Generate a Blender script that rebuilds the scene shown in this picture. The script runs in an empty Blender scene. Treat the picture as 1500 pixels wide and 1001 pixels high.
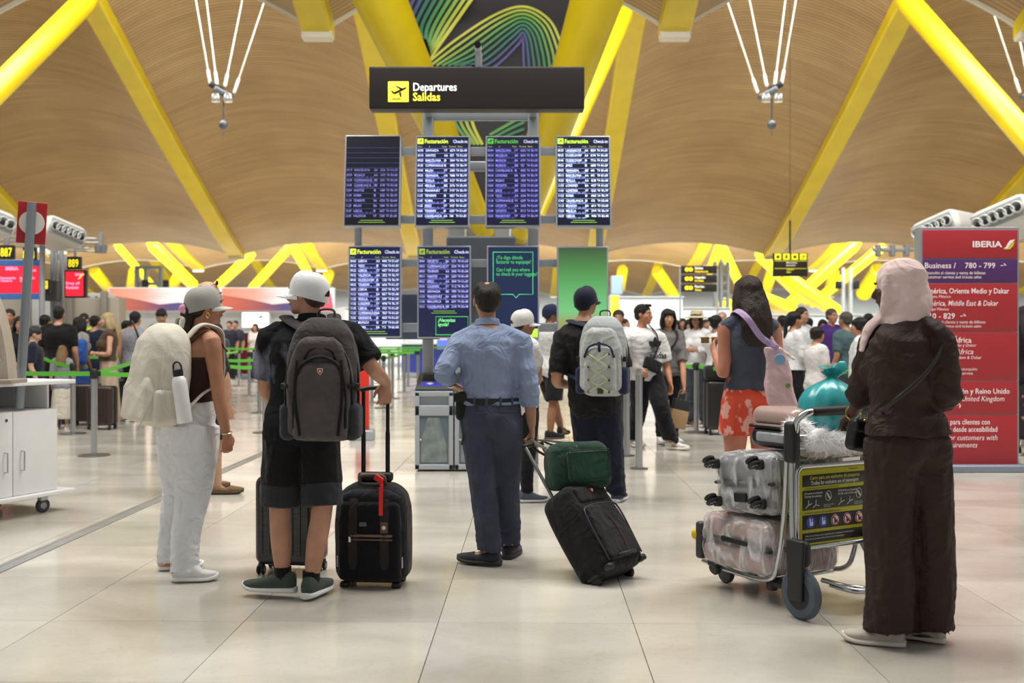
import bpy, math, random
import numpy as np
from mathutils import Vector, Matrix
V = Vector
S = bpy.context.scene
COL = S.collection
FPX, HZ, CAMZ = 1600.0, 490.0, 1.35
R0 = random.Random(7)

# ---------------------------------------------------------------- camera, world, lights, exposure
cam = bpy.data.objects.new('camera', bpy.data.cameras.new('camera'))
COL.objects.link(cam)
cam.location = (0, 0, CAMZ)
cam.rotation_euler = (math.pi / 2, 0, 0)
cam.data.sensor_width = 36.0
cam.data.lens = 36.0 * FPX / 1500
cam.data.shift_y = -10.5 / 1500
cam.data.clip_end = 400
cam.data.dof.use_dof = True
cam.data.dof.focus_distance = 6.2
cam.data.dof.aperture_fstop = 2.6
S.camera = cam

world = bpy.data.worlds.new('world')
S.world = world
world.use_nodes = True
wn = world.node_tree.nodes
wn['Background'].inputs[0].default_value = (1.0, 0.975, 0.93, 1)
wn['Background'].inputs[1].default_value = 0.34


def area(name, loc, rot, sx, sy, energy, color=(1, .96, .88)):
    d = bpy.data.lights.new(name, 'AREA')
    d.shape = 'RECTANGLE'
    d.size, d.size_y, d.energy, d.color = sx, sy, energy, color
    o = bpy.data.objects.new(name, d)
    COL.objects.link(o)
    o.location, o.rotation_euler = loc, rot
    return o


PI = math.pi
# skylights between the roof waves
area('skylight_lamp', (0, 8.5, 15), (math.radians(12), 0, 0), 26, 6, 5000)
area('skylight_lamp', (0, 30.5, 16), (math.radians(30), 0, 0), 60, 5, 15500, (1, .97, .90))
area('skylight_lamp', (0, 57.5, 8.2), (math.radians(96), 0, 0), 110, 4, 56000, (.97, 1, 1))
area('skylight_lamp', (0, 84, 8), (math.radians(92), 0, 0), 130, 4, 14000, (1, 1, .96))
area('hall_lamp', (0, 44, 4.4), (0, 0, 0), 50, 12, 2600, (1, 1, 1))

S.view_settings.view_transform = 'Standard'
S.view_settings.look = 'None'
S.view_settings.exposure = 0.0
S.view_settings.gamma = 1.0
S.view_settings.use_curve_mapping = False


# ---------------------------------------------------------------- helpers
def W(px, py, Y):
    return V(((px - 750) / FPX * Y, Y, CAMZ - (py - HZ) / FPX * Y))


def lin(h):
    h = h.lstrip('#')
    c = [int(h[i:i + 2], 16) / 255 for i in (0, 2, 4)]
    return tuple(x / 12.92 if x <= .04045 else ((x + .055) / 1.055) ** 2.4 for x in c) + (1.0,)


MATS = {}


def mat(hexc, rough=.55, metal=0., var=0., vscale=6., hex2=None, bump=0., bscale=60., stretch=(1, 1, 1),
        emit=0., emithex=None, coat=0., sheen=0., spec=.5, trans=0., alpha=1., rnd=0., thresh=None, detail=3., wr=0.):
    key = (hexc, rough, metal, var, vscale, hex2, bump, bscale, stretch, emit, emithex, coat, sheen, spec, trans, alpha, rnd, thresh, detail, wr)
    if key in MATS:
        return MATS[key]
    m = bpy.data.materials.new('mat_%d' % len(MATS))
    m.use_nodes = True
    nt = m.node_tree
    N, L = nt.nodes, nt.links
    b = N['Principled BSDF']
    b.inputs['Base Color'].default_value = lin(hexc)
    b.inputs['Roughness'].default_value = rough
    b.inputs['Metallic'].default_value = metal
    b.inputs['Specular IOR Level'].default_value = spec
    b.inputs['Coat Weight'].default_value = coat
    b.inputs['Coat Roughness'].default_value = .15
    b.inputs['Sheen Weight'].default_value = sheen
    b.inputs['Transmission Weight'].default_value = trans
    b.inputs['Alpha'].default_value = alpha
    if emit:
        b.inputs['Emission Color'].default_value = lin(emithex or hexc)
        b.inputs['Emission Strength'].default_value = emit
    if var or hex2 or bump or rnd:
        tc = N.new('ShaderNodeTexCoord')
        mp = N.new('ShaderNodeMapping')
        mp.inputs['Scale'].default_value = stretch
        L.new(tc.outputs['Object'], mp.inputs['Vector'])
    if var or hex2 or rnd:
        nz = N.new('ShaderNodeTexNoise')
        nz.inputs['Scale'].default_value = vscale
        nz.inputs['Detail'].default_value = detail
        L.new(mp.outputs['Vector'], nz.inputs['Vector'])
        rp = N.new('ShaderNodeValToRGB')
        c1 = lin(hexc)
        if hex2:
            c2 = lin(hex2)
        else:
            c2 = tuple(max(0, x * (1 - var)) for x in c1[:3]) + (1,)
        lo, hi = thresh or (.38, .64)
        rp.color_ramp.elements[0].position = lo
        rp.color_ramp.elements[1].position = hi
        rp.color_ramp.elements[0].color = c2
        rp.color_ramp.elements[1].color = c1
        L.new(nz.outputs['Fac'], rp.inputs['Fac'])
        out = rp.outputs['Color']
        if rnd:
            oi = N.new('ShaderNodeObjectInfo')
            mr = N.new('ShaderNodeMapRange')
            mr.inputs['To Min'].default_value = 1 - rnd
            mr.inputs['To Max'].default_value = 1.0
            L.new(oi.outputs['Random'], mr.inputs['Value'])
            hs = N.new('ShaderNodeHueSaturation')
            L.new(mr.outputs['Result'], hs.inputs['Value'])
            L.new(out, hs.inputs['Color'])
            out = hs.outputs['Color']
        L.new(out, b.inputs['Base Color'])
    if bump:
        n2 = N.new('ShaderNodeTexNoise')
        n2.inputs['Scale'].default_value = bscale
        n2.inputs['Detail'].default_value = 4
        L.new(mp.outputs['Vector'], n2.inputs['Vector'])
        bp = N.new('ShaderNodeBump')
        bp.inputs['Strength'].default_value = bump
        bp.inputs['Distance'].default_value = .01
        L.new(n2.outputs['Fac'], bp.inputs['Height'])
        if wr:
            n4 = N.new('ShaderNodeTexNoise'); n4.inputs['Scale'].default_value = 7.5; n4.inputs['Detail'].default_value = 2.5; n4.inputs['Distortion'].default_value = 1.6
            L.new(tc.outputs['Object'], n4.inputs['Vector'])
            b4 = N.new('ShaderNodeBump'); b4.inputs['Strength'].default_value = wr; b4.inputs['Distance'].default_value = .05
            L.new(n4.outputs['Fac'], b4.inputs['Height']); L.new(b4.outputs['Normal'], bp.inputs['Normal'])
        L.new(bp.outputs['Normal'], b.inputs['Normal'])
    MATS[key] = m
    return m


def cloth(h, var=.12, bump=.25, rough=.85, wr=.45, **k):
    return mat(h, rough=rough, var=var, vscale=9, bump=bump, bscale=240, sheen=.1, spec=.25, wr=wr, **k)


def skin(h):
    return mat(h, rough=.5, var=.14, vscale=14, bump=.06, bscale=120, spec=.4)


def glow(h, e=1.0):
    return mat(h, rough=.6, emit=e)


def setp(o, label=None, cat=None, group=None, kind=None):
    if label: o['label'] = label
    if cat: o['category'] = cat
    if group: o['group'] = group
    if kind: o['kind'] = kind
    return o


def thing(name, label, cat, loc=(0, 0, 0), group=None, frame=None):
    """Empty at the base of a thing; frame = 3x3 matrix whose columns are the local axes."""
    o = bpy.data.objects.new(name, None)
    COL.objects.link(o)
    o.empty_display_size = .1
    M = Matrix.Translation(V(loc))
    if frame is not None:
        M = M @ frame.to_4x4()
    o.matrix_world = M
    return setp(o, label, cat, group)


def rotz(a):
    return Matrix.Rotation(a, 3, 'Z')


def axes(x, y, z):
    return Matrix((x, y, z)).transposed()


def dup(root, loc, rz=None, label=None, group=None):
    r = root.copy()
    COL.objects.link(r)
    if rz is not None:
        r.matrix_world = Matrix.Translation(V(loc)) @ rotz(rz).to_4x4()
    else:
        r.location = loc
    if label: r['label'] = label
    if group: r['group'] = group
    for ch in list(root.children):
        c = ch.copy(); COL.objects.link(c); c.parent = r
        for g in ch.children:
            d = g.copy(); COL.objects.link(d); d.parent = c
    return r


def catmull(P, n):
    P = [np.array(p, float) for p in P]
    if len(P) < 2 or n <= 1:
        return P
    out = []
    Q = [2 * P[0] - P[1]] + P + [2 * P[-1] - P[-2]]
    for i in range(1, len(Q) - 2):
        p0, p1, p2, p3 = Q[i - 1:i + 3]
        for j in range(n):
            t = j / n
            out.append(.5 * ((2 * p1) + (-p0 + p2) * t + (2 * p0 - 5 * p1 + 4 * p2 - p3) * t * t + (-p0 + 3 * p1 - 3 * p2 + p3) * t ** 3))
    out.append(P[-1])
    return out


PEND = []


class MB:
    def __init__(self):
        self.v, self.f = [], []

    def add(self, vs, fs):
        o = len(self.v)
        self.v.extend([tuple(x) for x in vs])
        self.f.extend([tuple(i + o for i in f) for f in fs])
        return self

    def rings(self, rings, cap0=True, cap1=True, closed=True):
        n = len(rings[0])
        vs, fs = [], []
        for r in rings:
            vs.extend(r)
        for i in range(len(rings) - 1):
            for j in range(n if closed else n - 1):
                a, b = i * n + j, i * n + (j + 1) % n
                fs.append((a, b, b + n, a + n))
        if cap0:
            fs.append(tuple(range(n - 1, -1, -1)))
        if cap1:
            k = (len(rings) - 1) * n
            fs.append(tuple(range(k, k + n)))
        return self.add(vs, fs)

    def tube(self, pts, rad, side=None, seg=10, sub=1, rnd=True):
        rr = [(r, r) if not isinstance(r, (tuple, list)) else tuple(r) for r in (rad if isinstance(rad, list) else [rad] * len(pts))]
        A = catmull([tuple(p) + r for p, r in zip(pts, rr)], sub)
        P = [V(a[:3]) for a in A]
        Rr = [(max(a[3], 1e-4), max(a[4], 1e-4)) for a in A]
        sd = V(side) if side is not None else None
        rings = []
        last = None
        m = len(P)
        for i, p in enumerate(P):
            t = (P[min(i + 1, m - 1)] - P[max(i - 1, 0)])
            if t.length < 1e-9: t = V((0, 0, 1))
            t.normalize()
            if sd is not None:
                s = sd - t * sd.dot(t)
            elif last is not None:
                s = last - t * last.dot(t)
            else:
                s = t.orthogonal()
            if s.length < 1e-6: s = t.orthogonal()
            s.normalize(); last = s
            u = t.cross(s)
            def ring(c, k):
                return [c + s * (Rr[i][0] * k * math.cos(2 * PI * j / seg)) + u * (Rr[i][1] * k * math.sin(2 * PI * j / seg)) for j in range(seg)]
            h = min(Rr[i])
            if rnd and i == 0:
                rings.append(ring(p - t * h * .85, .4)); rings.append(ring(p - t * h * .5, .82))
            rings.append(ring(p, 1))
            if rnd and i == m - 1:
                rings.append(ring(p + t * h * .5, .82)); rings.append(ring(p + t * h * .85, .4))
        return self.rings(rings)

    def ell(self, c, r, ax=None, seg=16, n=10, zmin=-1.0):
        X, Y, Z = ax or (V((1, 0, 0)), V((0, 1, 0)), V((0, 0, 1)))
        c = V(c)
        rings = []
        a0 = math.asin(max(-1, zmin)) if zmin > -1 else -PI / 2 * .93
        for i in range(n + 1):
            a = a0 + (PI / 2 * .93 - a0) * i / n
            rings.append([c + X * (r[0] * math.cos(a) * math.cos(2 * PI * j / seg)) + Y * (r[1] * math.cos(a) * math.sin(2 * PI * j / seg)) + Z * (r[2] * math.sin(a)) for j in range(seg)])
        return self.rings(rings)

    def rbox(self, c, dims, r=.01, M=None, k=2, m=1, f=None):
        """rounded box; M = 3x3 axes; f deforms a local point (dims units)"""
        h = [d / 2 for d in dims]
        r = min([r] + [x * .98 for x in h])
        cs = []
        for a in range(3):
            l = [-h[a] + r * i / k for i in range(k)] + [-h[a] + r + (2 * h[a] - 2 * r) * i / m for i in range(m + 1)] + [h[a] - r + r * (i + 1) / k for i in range(k)]
            cs.append(l)
        idx, vs, fs = {}, [], []
        n = len(cs[0]) - 1
        c = V(c)
        def vid(i, j, l):
            if (i, j, l) in idx: return idx[(i, j, l)]
            p = V((cs[0][i], cs[1][j], cs[2][l]))
            q = V([max(-h[a] + r, min(h[a] - r, p[a])) for a in range(3)])
            d = p - q
            if d.length > 1e-9: p = q + d.normalized() * r
            if f: p = V(f(p))
            if M is not None: p = M @ p
            idx[(i, j, l)] = len(vs)
            vs.append(c + p)
            return idx[(i, j, l)]
        for a in range(n):
            for b in range(n):
                fs.append((vid(a, b, 0), vid(a, b + 1, 0), vid(a + 1, b + 1, 0), vid(a + 1, b, 0)))
                fs.append((vid(a, b, n), vid(a + 1, b, n), vid(a + 1, b + 1, n), vid(a, b + 1, n)))
                fs.append((vid(a, 0, b), vid(a + 1, 0, b), vid(a + 1, 0, b + 1), vid(a, 0, b + 1)))
                fs.append((vid(a, n, b), vid(a, n, b + 1), vid(a + 1, n, b + 1), vid(a + 1, n, b)))
                fs.append((vid(0, a, b), vid(0, a, b + 1), vid(0, a + 1, b + 1), vid(0, a + 1, b)))
                fs.append((vid(n, a, b), vid(n, a + 1, b), vid(n, a + 1, b + 1), vid(n, a, b + 1)))
        return self.add(vs, fs)

    def box(self, c, dims, M=None, bev=None):
        return self.rbox(c, dims, min(dims) * .18 if bev is None else bev, M, k=1, m=1)

    def lathe(self, prof, c=(0, 0, 0), ax=None, seg=20):
        X, Y, Z = ax or (V((1, 0, 0)), V((0, 1, 0)), V((0, 0, 1)))
        c = V(c)
        rings = [[c + X * (r * math.cos(2 * PI * j / seg)) + Y * (r * math.sin(2 * PI * j / seg)) + Z * z for j in range(seg)] for r, z in prof]
        return self.rings(rings)

    def wheel(self, c, axis, r, w, seg=20):
        a = V(axis).normalized()
        x = a.orthogonal().normalized()
        y = a.cross(x)
        e = min(w * .3, r * .2)
        return self.lathe([(r * .3, -w / 2), (r - e, -w / 2), (r, -w / 2 + e), (r, w / 2 - e), (r - e, w / 2), (r * .3, w / 2)], c, (x, y, a), seg)

    def prism(self, poly, c, X, Y, N, depth):
        """2D outline extruded from the plane by depth along N"""
        c, X, Y, N = V(c), V(X), V(Y), V(N)
        a = [c + X * p[0] + Y * p[1] for p in poly]
        b = [q + N * depth for q in a]
        return self.rings([a, b])

    def text(self, s, size, c, X, Y, off=0., align='LEFT', sp=1.0, bold=0., shear=0., wid=1.0):
        vs, fs = text_mesh(s, align, sp, bold, shear)
        c, X, Y = V(c), V(X), V(Y)
        N = X.cross(Y)
        return self.add([c + X * (p[0] * size * wid) + Y * (p[1] * size) + N * off for p in vs], fs)

    def build(self, name, m, parent=None, loc=None, smooth=True, voxel=None, sm=2, post=None, sharp=None, uv=None):
        me = bpy.data.meshes.new(name)
        vs = self.v
        if loc is not None:
            vs = [(x - loc[0], y - loc[1], z - loc[2]) for x, y, z in vs]
        me.from_pydata(vs, [], self.f)
        me.materials.append(m)
        if uv is not None:
            l = me.uv_layers.new(name='UVMap')
            arr = np.zeros(len(me.loops), 'i')
            me.loops.foreach_get('vertex_index', arr)
            l.data.foreach_set('uv', np.array(uv, 'f')[arr].ravel())
        if smooth:
            me.polygons.foreach_set('use_smooth', np.ones(len(me.polygons), bool))
            if voxel is None:
                me.update()
                me.set_sharp_from_angle(angle=math.radians(sharp or 42))
        me.update()
        o = bpy.data.objects.new(name, me)
        COL.objects.link(o)
        if parent is not None:
            o.parent = parent
        if voxel:
            PEND.append((o, voxel, sm, post))
        return o


def finish_remesh():
    for o, vx, sm, post in PEND:
        a = o.modifiers.new('r', 'REMESH')
        a.mode = 'VOXEL'; a.voxel_size = vx; a.use_smooth_shade = True
        if sm:
            b = o.modifiers.new('s', 'SMOOTH')
            b.factor = .5; b.iterations = sm
    bpy.context.view_layer.update()
    dg = bpy.context.evaluated_depsgraph_get()
    new = [bpy.data.meshes.new_from_object(o.evaluated_get(dg)) for o, _, _, _ in PEND]
    for (o, vx, sm, post), me in zip(PEND, new):
        nm = o.data.name
        ms = list(o.data.materials)
        o.modifiers.clear()
        o.data = me
        me.name = nm
        if not me.materials:
            for m in ms: me.materials.append(m)
        if post:
            n = len(me.vertices)
            co = np.zeros(n * 3, 'f'); me.vertices.foreach_get('co', co)
            no = np.zeros(n * 3, 'f'); me.vertices.foreach_get('normal', no)
            co, no = co.reshape(-1, 3), no.reshape(-1, 3)
            co = post(co.astype('d'), no.astype('d'))
            me.vertices.foreach_set('co', co.astype('f').ravel())
            me.update()
        me.polygons.foreach_set('use_smooth', np.ones(len(me.polygons), bool))
    PEND.clear()


def wob(p, freq, seed, n=5):
    r = np.random.RandomState(seed)
    out = np.zeros(len(p))
    w = np.zeros_like(p)
    for i in range(3):
        k = r.randn(3) * np.array(freq) * .45
        w[:, i] = np.sin(p @ k + r.rand() * 6.28)
    for i in range(n):
        k = r.randn(3) * np.array(freq)
        out += (1 - 2 * np.abs(np.sin((p @ k + 1.6 * w[:, i % 3] + r.rand() * 6.28) * .5))) / n
    return out


def folds(amp, freq=(16, 16, 16), seed=1, zband=None, amp2=0, freq2=(8, 8, 45), pull=0):
    """cloth folds: displacement along the normal, stronger in the z-band (z0,z1) with amp2"""
    def post(p, n):
        d = amp * wob(p, freq, seed)
        if zband:
            t = np.clip((zband[1] - p[:, 2]) / (zband[1] - zband[0]), 0, 1)
            t = t * t * (3 - 2 * t)
            d = d * (1 - .4 * t) + t * amp2 * wob(p, freq2, seed + 9)
        return p + n * d[:, None]
    return post


TXT = {}


def text_mesh(s, align, sp, bold, shear):
    key = (s, align, sp, bold, shear)
    if key in TXT: return TXT[key]
    c = bpy.data.curves.new('t', 'FONT')
    c.body = s; c.align_x = align; c.space_line = sp; c.size = 1; c.resolution_u = 2
    c.offset = bold; c.shear = shear
    o = bpy.data.objects.new('t', c)
    COL.objects.link(o)
    dg = bpy.context.evaluated_depsgraph_get()
    me = bpy.data.meshes.new_from_object(o.evaluated_get(dg))
    vs = [tuple(v.co) for v in me.vertices]
    fs = [tuple(p.vertices) for p in me.polygons]
    bpy.data.objects.remove(o); bpy.data.curves.remove(c); bpy.data.meshes.remove(me)
    TXT[key] = (vs, fs)
    return TXT[key]

# ---------------------------------------------------------------- people
U = V((0, 0, 1))


class Sk:
    pass


def lerp(a, b, t):
    return a + (b - a) * t


def skel(x, y, H, yaw, sex='m', hyaw=None, pitch=0., fat=1., z0=0., tilt=0., **ov):
    """yaw 0 faces +Y (away from the camera), positive turns to the left; ov: tuple = local (right, forward, up), Vector = world"""
    s = Sk()
    k = s.k = H / 1.75
    s.H, s.sex, s.fat = H, sex, fat
    s.B = V((x, y, z0))
    s.F = V((-math.sin(yaw), math.cos(yaw), 0)); s.R = V((math.cos(yaw), math.sin(yaw), 0))
    hy = yaw if hyaw is None else hyaw
    F0 = V((-math.sin(hy), math.cos(hy), 0)); s.RH = V((math.cos(hy), math.sin(hy), 0))
    s.FH = (F0 * math.cos(pitch) + U * math.sin(pitch)).normalized()
    s.UH = s.RH.cross(s.FH)
    if tilt:
        q = Matrix.Rotation(tilt, 3, s.FH); s.RH = q @ s.RH; s.UH = q @ s.UH
    fem = sex == 'f'
    s.hip = (.172 if fem else .165) * fat; s.waist = (.132 if fem else .152) * fat
    s.chest = (.15 if fem else .175) * fat; s.D = (.112 if fem else .122) * fat
    s.sw = .165 if fem else .19
    s.limb = (.92 if fem else 1.0) * (.5 + .5 * fat)
    def L(t):
        return t if isinstance(t, V) else s.B + (s.R * t[0] + s.F * t[1] + U * t[2]) * k
    g = lambda n, d: L(ov.get(n, d))
    s.P = g('P', (0, 0, .93)); s.N = g('N', (0, -.01, 1.465))
    s.HD = g('HD', None) if 'HD' in ov else s.N + (U * .165 + s.FH * .03) * k
    for c, sg in (('L', -1), ('R', 1)):
        sh = s.N + (s.R * sg * s.sw - U * .045) * k
        setattr(s, 'sh' + c, L(ov['sh' + c]) if 'sh' + c in ov else sh)
        hp = s.P + (s.R * sg * .088 * (.6 + .4 * fat)) * k
        setattr(s, 'hp' + c, L(ov['hp' + c]) if 'hp' + c in ov else hp)
        an = g('an' + c, (sg * .10, -.02, .085))
        setattr(s, 'an' + c, an)
        kn = L(ov['kn' + c]) if 'kn' + c in ov else (lerp(hp, an, .5) + s.F * .02 * k)
        setattr(s, 'kn' + c, kn)
        setattr(s, 'el' + c, g('el' + c, (sg * (s.sw + .05), -.03, 1.11)))
        setattr(s, 'wr' + c, g('wr' + c, (sg * (s.sw + .055), .06, .88)))
        ty = ov.get('toe' + c, yaw - sg * .15)
        setattr(s, 'toe' + c, V((-math.sin(ty), math.cos(ty), 0)))
        el, wr = getattr(s, 'el' + c), getattr(s, 'wr' + c)
        hd = ov.get('hd' + c); hd = V(hd).normalized() if hd else (wr - el).normalized()
        setattr(s, 'hd' + c, hd)
        pn = ov.get('pn' + c); pn = V(pn) if pn else (-s.R * sg)
        pn = (pn - hd * pn.dot(hd)).normalized()
        setattr(s, 'pn' + c, pn)
        th = ov.get('th' + c); th = V(th) if th else s.F
        th = (th - hd * th.dot(hd) - pn * th.dot(pn))
        if th.length < 1e-3: th = hd.cross(pn)
        setattr(s, 'th' + c, th.normalized())
        setattr(s, 'curl' + c, ov.get('curl' + c, .35))
    return s


SZ = [.80, .86, .93, 1.02, 1.10, 1.20, 1.30, 1.38, 1.43, 1.465, 1.50]


def sec(s, z):
    h, w, c, D = s.hip, s.waist, s.chest, s.D
    ws = [h * .7, h * .96, h, (h + w) / 2 + .004, w, (w + c) / 2, c, c * .98, c * .84, .088, .062]
    ds = [.08, .105, D, D * .93, D * .9, D * .95, D * 1.02, D * .93, .088, .07, .058]
    of = [0, -.012, -.01, .006, .012, .004, -.006, -.01, -.012, -.012, -.006]
    return [float(np.interp(z, SZ, a)) for a in (ws, ds, of)]


def spine(s, z):
    if z >= .93:
        return lerp(s.P, s.N, (z - .93) / .535)
    return s.P - U * (.93 - z) * s.k


def torso(mb, s, z0, z1, e=0., flare=0., seg=28, bust=True, butt=True, pw=2.0):
    zs = sorted(set([z0, z1] + [z for z in SZ if z0 < z < z1] + list(np.linspace(z0, z1, 9))))
    rings = []
    for z in zs:
        w, d, o = sec(s, z)
        fl = flare * max(0, (1.05 - z)) / max(.05, 1.05 - z0) if z0 < 1.05 else 0
        ee = e * (1 if z < 1.38 else max(.45, 1 - (z - 1.38) / .16))
        w = (w + ee + fl) * s.k; d = (d + ee + fl) * s.k
        c = spine(s, z) + s.F * o * s.k
        def q(a):
            ca, sa = math.cos(a), math.sin(a)
            return c + s.R * (w * abs(ca) ** (2 / pw) * (1 if ca >= 0 else -1)) + s.F * (d * abs(sa) ** (2 / pw) * (1 if sa >= 0 else -1))
        rings.append([q(2 * PI * j / seg) for j in range(seg)])
    mb.rings(rings)
    k = s.k
    if butt and z0 < .9:
        for sg in (-1, 1):
            mb.ell(s.P + (s.F * -.05 + s.R * sg * .072 * s.fat - U * .05) * k, [(.09 * s.fat + e * .5) * k, (.085 * s.fat + e * .5) * k, (.105 + e * .5) * k])
    if bust and s.sex == 'f' and z1 > 1.3 and z0 < 1.2:
        for sg in (-1, 1):
            mb.ell(spine(s, 1.25) + (s.F * .08 * s.fat + s.R * sg * .07) * k, [(.07 + e) * k, (.062 + e) * k, (.07 + e) * k])


def arm(mb, s, c, t, rad, e=0., start=0.):
    """rad at shoulder, mid upper arm, elbow, mid forearm, wrist; t = how far down (1 elbow, 2 wrist)"""
    sh, el, wr = getattr(s, 'sh' + c), getattr(s, 'el' + c), getattr(s, 'wr' + c)
    k = s.k * s.limb
    sg = -1 if c == 'L' else 1
    inn = sh - s.R * sg * .05 * s.k - U * .012 * s.k
    pts, rr = ([inn], [(rad[0] + e) * k * .9]) if start == 0 else ([], [])
    for f, r in zip((0, .5, 1, 1.5, 2), rad):
        if f < start: continue
        if f > t: break
        pts.append(lerp(sh, el, f) if f <= 1 else lerp(el, wr, f - 1)); rr.append((r + e) * k)
    if t not in (0, .5, 1, 1.5, 2):
        pts.append(lerp(sh, el, t) if t <= 1 else lerp(el, wr, t - 1))
        rr.append((float(np.interp(t, (0, .5, 1, 1.5, 2), rad)) + e) * k)
    mb.tube(pts, rr, seg=14, sub=3, rnd=False)


def leg(mb, s, c, t, rad, e=0., seg=18, depth=1.08, drop=0.):
    hp, kn, an = getattr(s, 'hp' + c), getattr(s, 'kn' + c), getattr(s, 'an' + c)
    k = s.k * (.5 + .5 * s.fat)
    pts, rr = [], []
    fs = [0, .5, 1, 1.5, 2]
    for f in [x for x in fs if x < t - 1e-6] + [t]:
        p = lerp(hp, kn, f) if f <= 1 else lerp(kn, an, f - 1)
        r = (float(np.interp(f, fs, rad)) + e) * k
        if f == 1.5: p = p - s.F * .012 * s.k
        pts.append(p); rr.append((r, r * depth))
    if drop:
        pts.append(pts[-1] - U * drop); rr.append(rr[-1])
    mb.tube(pts, rr, side=s.R, seg=seg, sub=3, rnd=False)


def hand(mb, s, c):
    wr, hd, pn, th = (getattr(s, n + c) for n in ('wr', 'hd', 'pn', 'th'))
    cu, k = getattr(s, 'curl' + c), s.k * (.93 if s.sex == 'f' else 1.0)
    P = lambda a, b, d: wr + (hd * a + th * b + pn * d) * k
    mb.tube([P(-.02, 0, 0), P(.02, .002, 0), P(.055, .004, .002), P(.085, .002, .004)], [(.026 * k, .019 * k), (.031 * k, .018 * k), (.040 * k, .016 * k), (.041 * k, .013 * k)], side=th, seg=14, sub=2)
    for off, ln, spd in ((.031, .072, .10), (.0105, .081, .03), (-.0105, .075, -.04), (-.031, .059, -.12)):
        p = P(.082, off, .003)
        d = (hd + th * spd).normalized()
        a = 0
        pts = [P(.06, off, .002), p]
        for fr, b in ((.45, .55), (.31, .8), (.24, .5)):
            a += b * cu * 1.7
            q = d * math.cos(a) + pn * math.sin(a)
            p = p + q * ln * fr * k
            pts.append(p)
        mb.tube(pts, [.0088 * k, .0092 * k, .0084 * k, .0078 * k, .0066 * k], seg=8, sub=2)
    d = (hd * .75 + th * .62 + pn * .25).normalized()
    d2 = (hd * .9 + th * (.25 - .3 * cu) + pn * (.3 + .6 * cu)).normalized()
    p0, p1 = P(.018, .022, .004), P(.018, .022, .004) + d * .045 * k
    mb.tube([p0, p1, p1 + d2 * .032 * k, p1 + d2 * .032 * k + (d2 + pn * cu * .5).normalized() * .024 * k], [.014 * k, .0115 * k, .0098 * k, .0075 * k], seg=9, sub=2)


def hp(s, r, f, u):
    return s.HD + (s.RH * r + s.FH * f + s.UH * u) * s.k


def head(mb, s):
    k = s.k; ax = (s.RH, s.FH, s.UH)
    E = lambda c, r: mb.ell(hp(s, *c), [x * k for x in r], ax, 20, 12)
    E((0, -.015, .035), (.076, .098, .083))
    E((0, .03, -.03), (.061, .06, .085))
    E((0, .038, -.075), (.047, .05, .034))
    E((0, .066, -.096), (.024, .024, .018))
    E((0, .075, .026), (.05, .018, .011))
    for sg in (-1, 1):
        E((sg * .079, -.006, -.008), (.007, .02, .032))
        E((sg * .042, .058, -.022), (.024, .026, .022))
    mb.tube([hp(s, 0, .088, .016), hp(s, 0, .101, -.012), hp(s, 0, .112, -.032), hp(s, 0, .096, -.04)], [.008 * k, .011 * k, .0145 * k, .010 * k], seg=8, sub=2)
    mb.tube([hp(s, -.02, .082, -.062), hp(s, 0, .091, -.061), hp(s, .02, .082, -.062)], [.006 * k, .009 * k, .006 * k], seg=8, sub=2)
    mb.tube([lerp(s.N, spine(s, 1.40), 1.0), s.N, lerp(s.N, hp(s, 0, -.02, -.05), .6), hp(s, 0, -.015, -.03)], [.075 * k, .064 * k, .053 * k, .052 * k], side=s.RH, seg=16, sub=2)


def body(s, root, sk, vox, feet=True, fist=True):
    mb = MB()
    torso(mb, s, .80, 1.50, 0)
    for c in 'LR':
        arm(mb, s, c, 2, (.056, .047, .041, .039, .026))
        hand(mb, s, c)
        leg(mb, s, c, 2, (.088, .078, .056, .054, .036), depth=1.05)
        an, T = getattr(s, 'an' + c), getattr(s, 'toe' + c)
        Sd = U.cross(T)
        z = lambda a, h: an + T * a * s.k + U * (-.085 + h) * s.k
        mb.tube([z(-.045, .04), z(0, .05), z(.08, .035), z(.15, .022), z(.18, .02)], [(.028, .03), (.034, .045), (.04, .03), (.04, .018), (.025, .012)], side=Sd, seg=12, sub=2)
        sh = getattr(s, 'sh' + c)
        mb.tube([s.N - U * .02 * s.k, lerp(s.N, sh, .5) + U * .008 * s.k, sh], [.055 * s.k, .05 * s.k, .055 * s.k * s.limb], seg=12, sub=2)
    head(mb, s)
    return mb.build('body', sk, root, loc=s.B, voxel=vox, sm=2)


def face(s, root, brow='#2a1d16', lip='#a05a50', eyes=True):
    k = s.k; ax = (s.RH, s.FH, s.UH)
    for sg in (-1, 1):
        mb = MB(); mb.ell(hp(s, sg * .031, .0815, .004), [.0125 * k, .009 * k, .0075 * k], ax, 12, 8)
        e = mb.build('eye', mat('#e9e4de', .2), root, loc=s.B)
        mb = MB(); mb.ell(hp(s, sg * .031, .0885, .004), [.006 * k, .0035 * k, .0062 * k], ax, 10, 6)
        mb.build('iris', mat('#1d120c', .2), e, loc=s.B)
        mb = MB(); mb.tube([hp(s, sg * .014, .095, .022), hp(s, sg * .033, .093, .028), hp(s, sg * .05, .079, .022)], [.003 * k, .0042 * k, .002 * k], seg=6, sub=2)
        mb.build('eyebrow', mat(brow, .8), root, loc=s.B)
    mb = MB(); mb.tube([hp(s, -.022, .086, -.063), hp(s, -.008, .0965, -.060), hp(s, .008, .0965, -.060), hp(s, .022, .086, -.063)], [(.002 * k, .003 * k), (.005 * k, .006 * k), (.005 * k, .006 * k), (.002 * k, .003 * k)], seg=8, sub=2)
    mb.build('lips', mat(lip, .45), root, loc=s.B)


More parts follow.
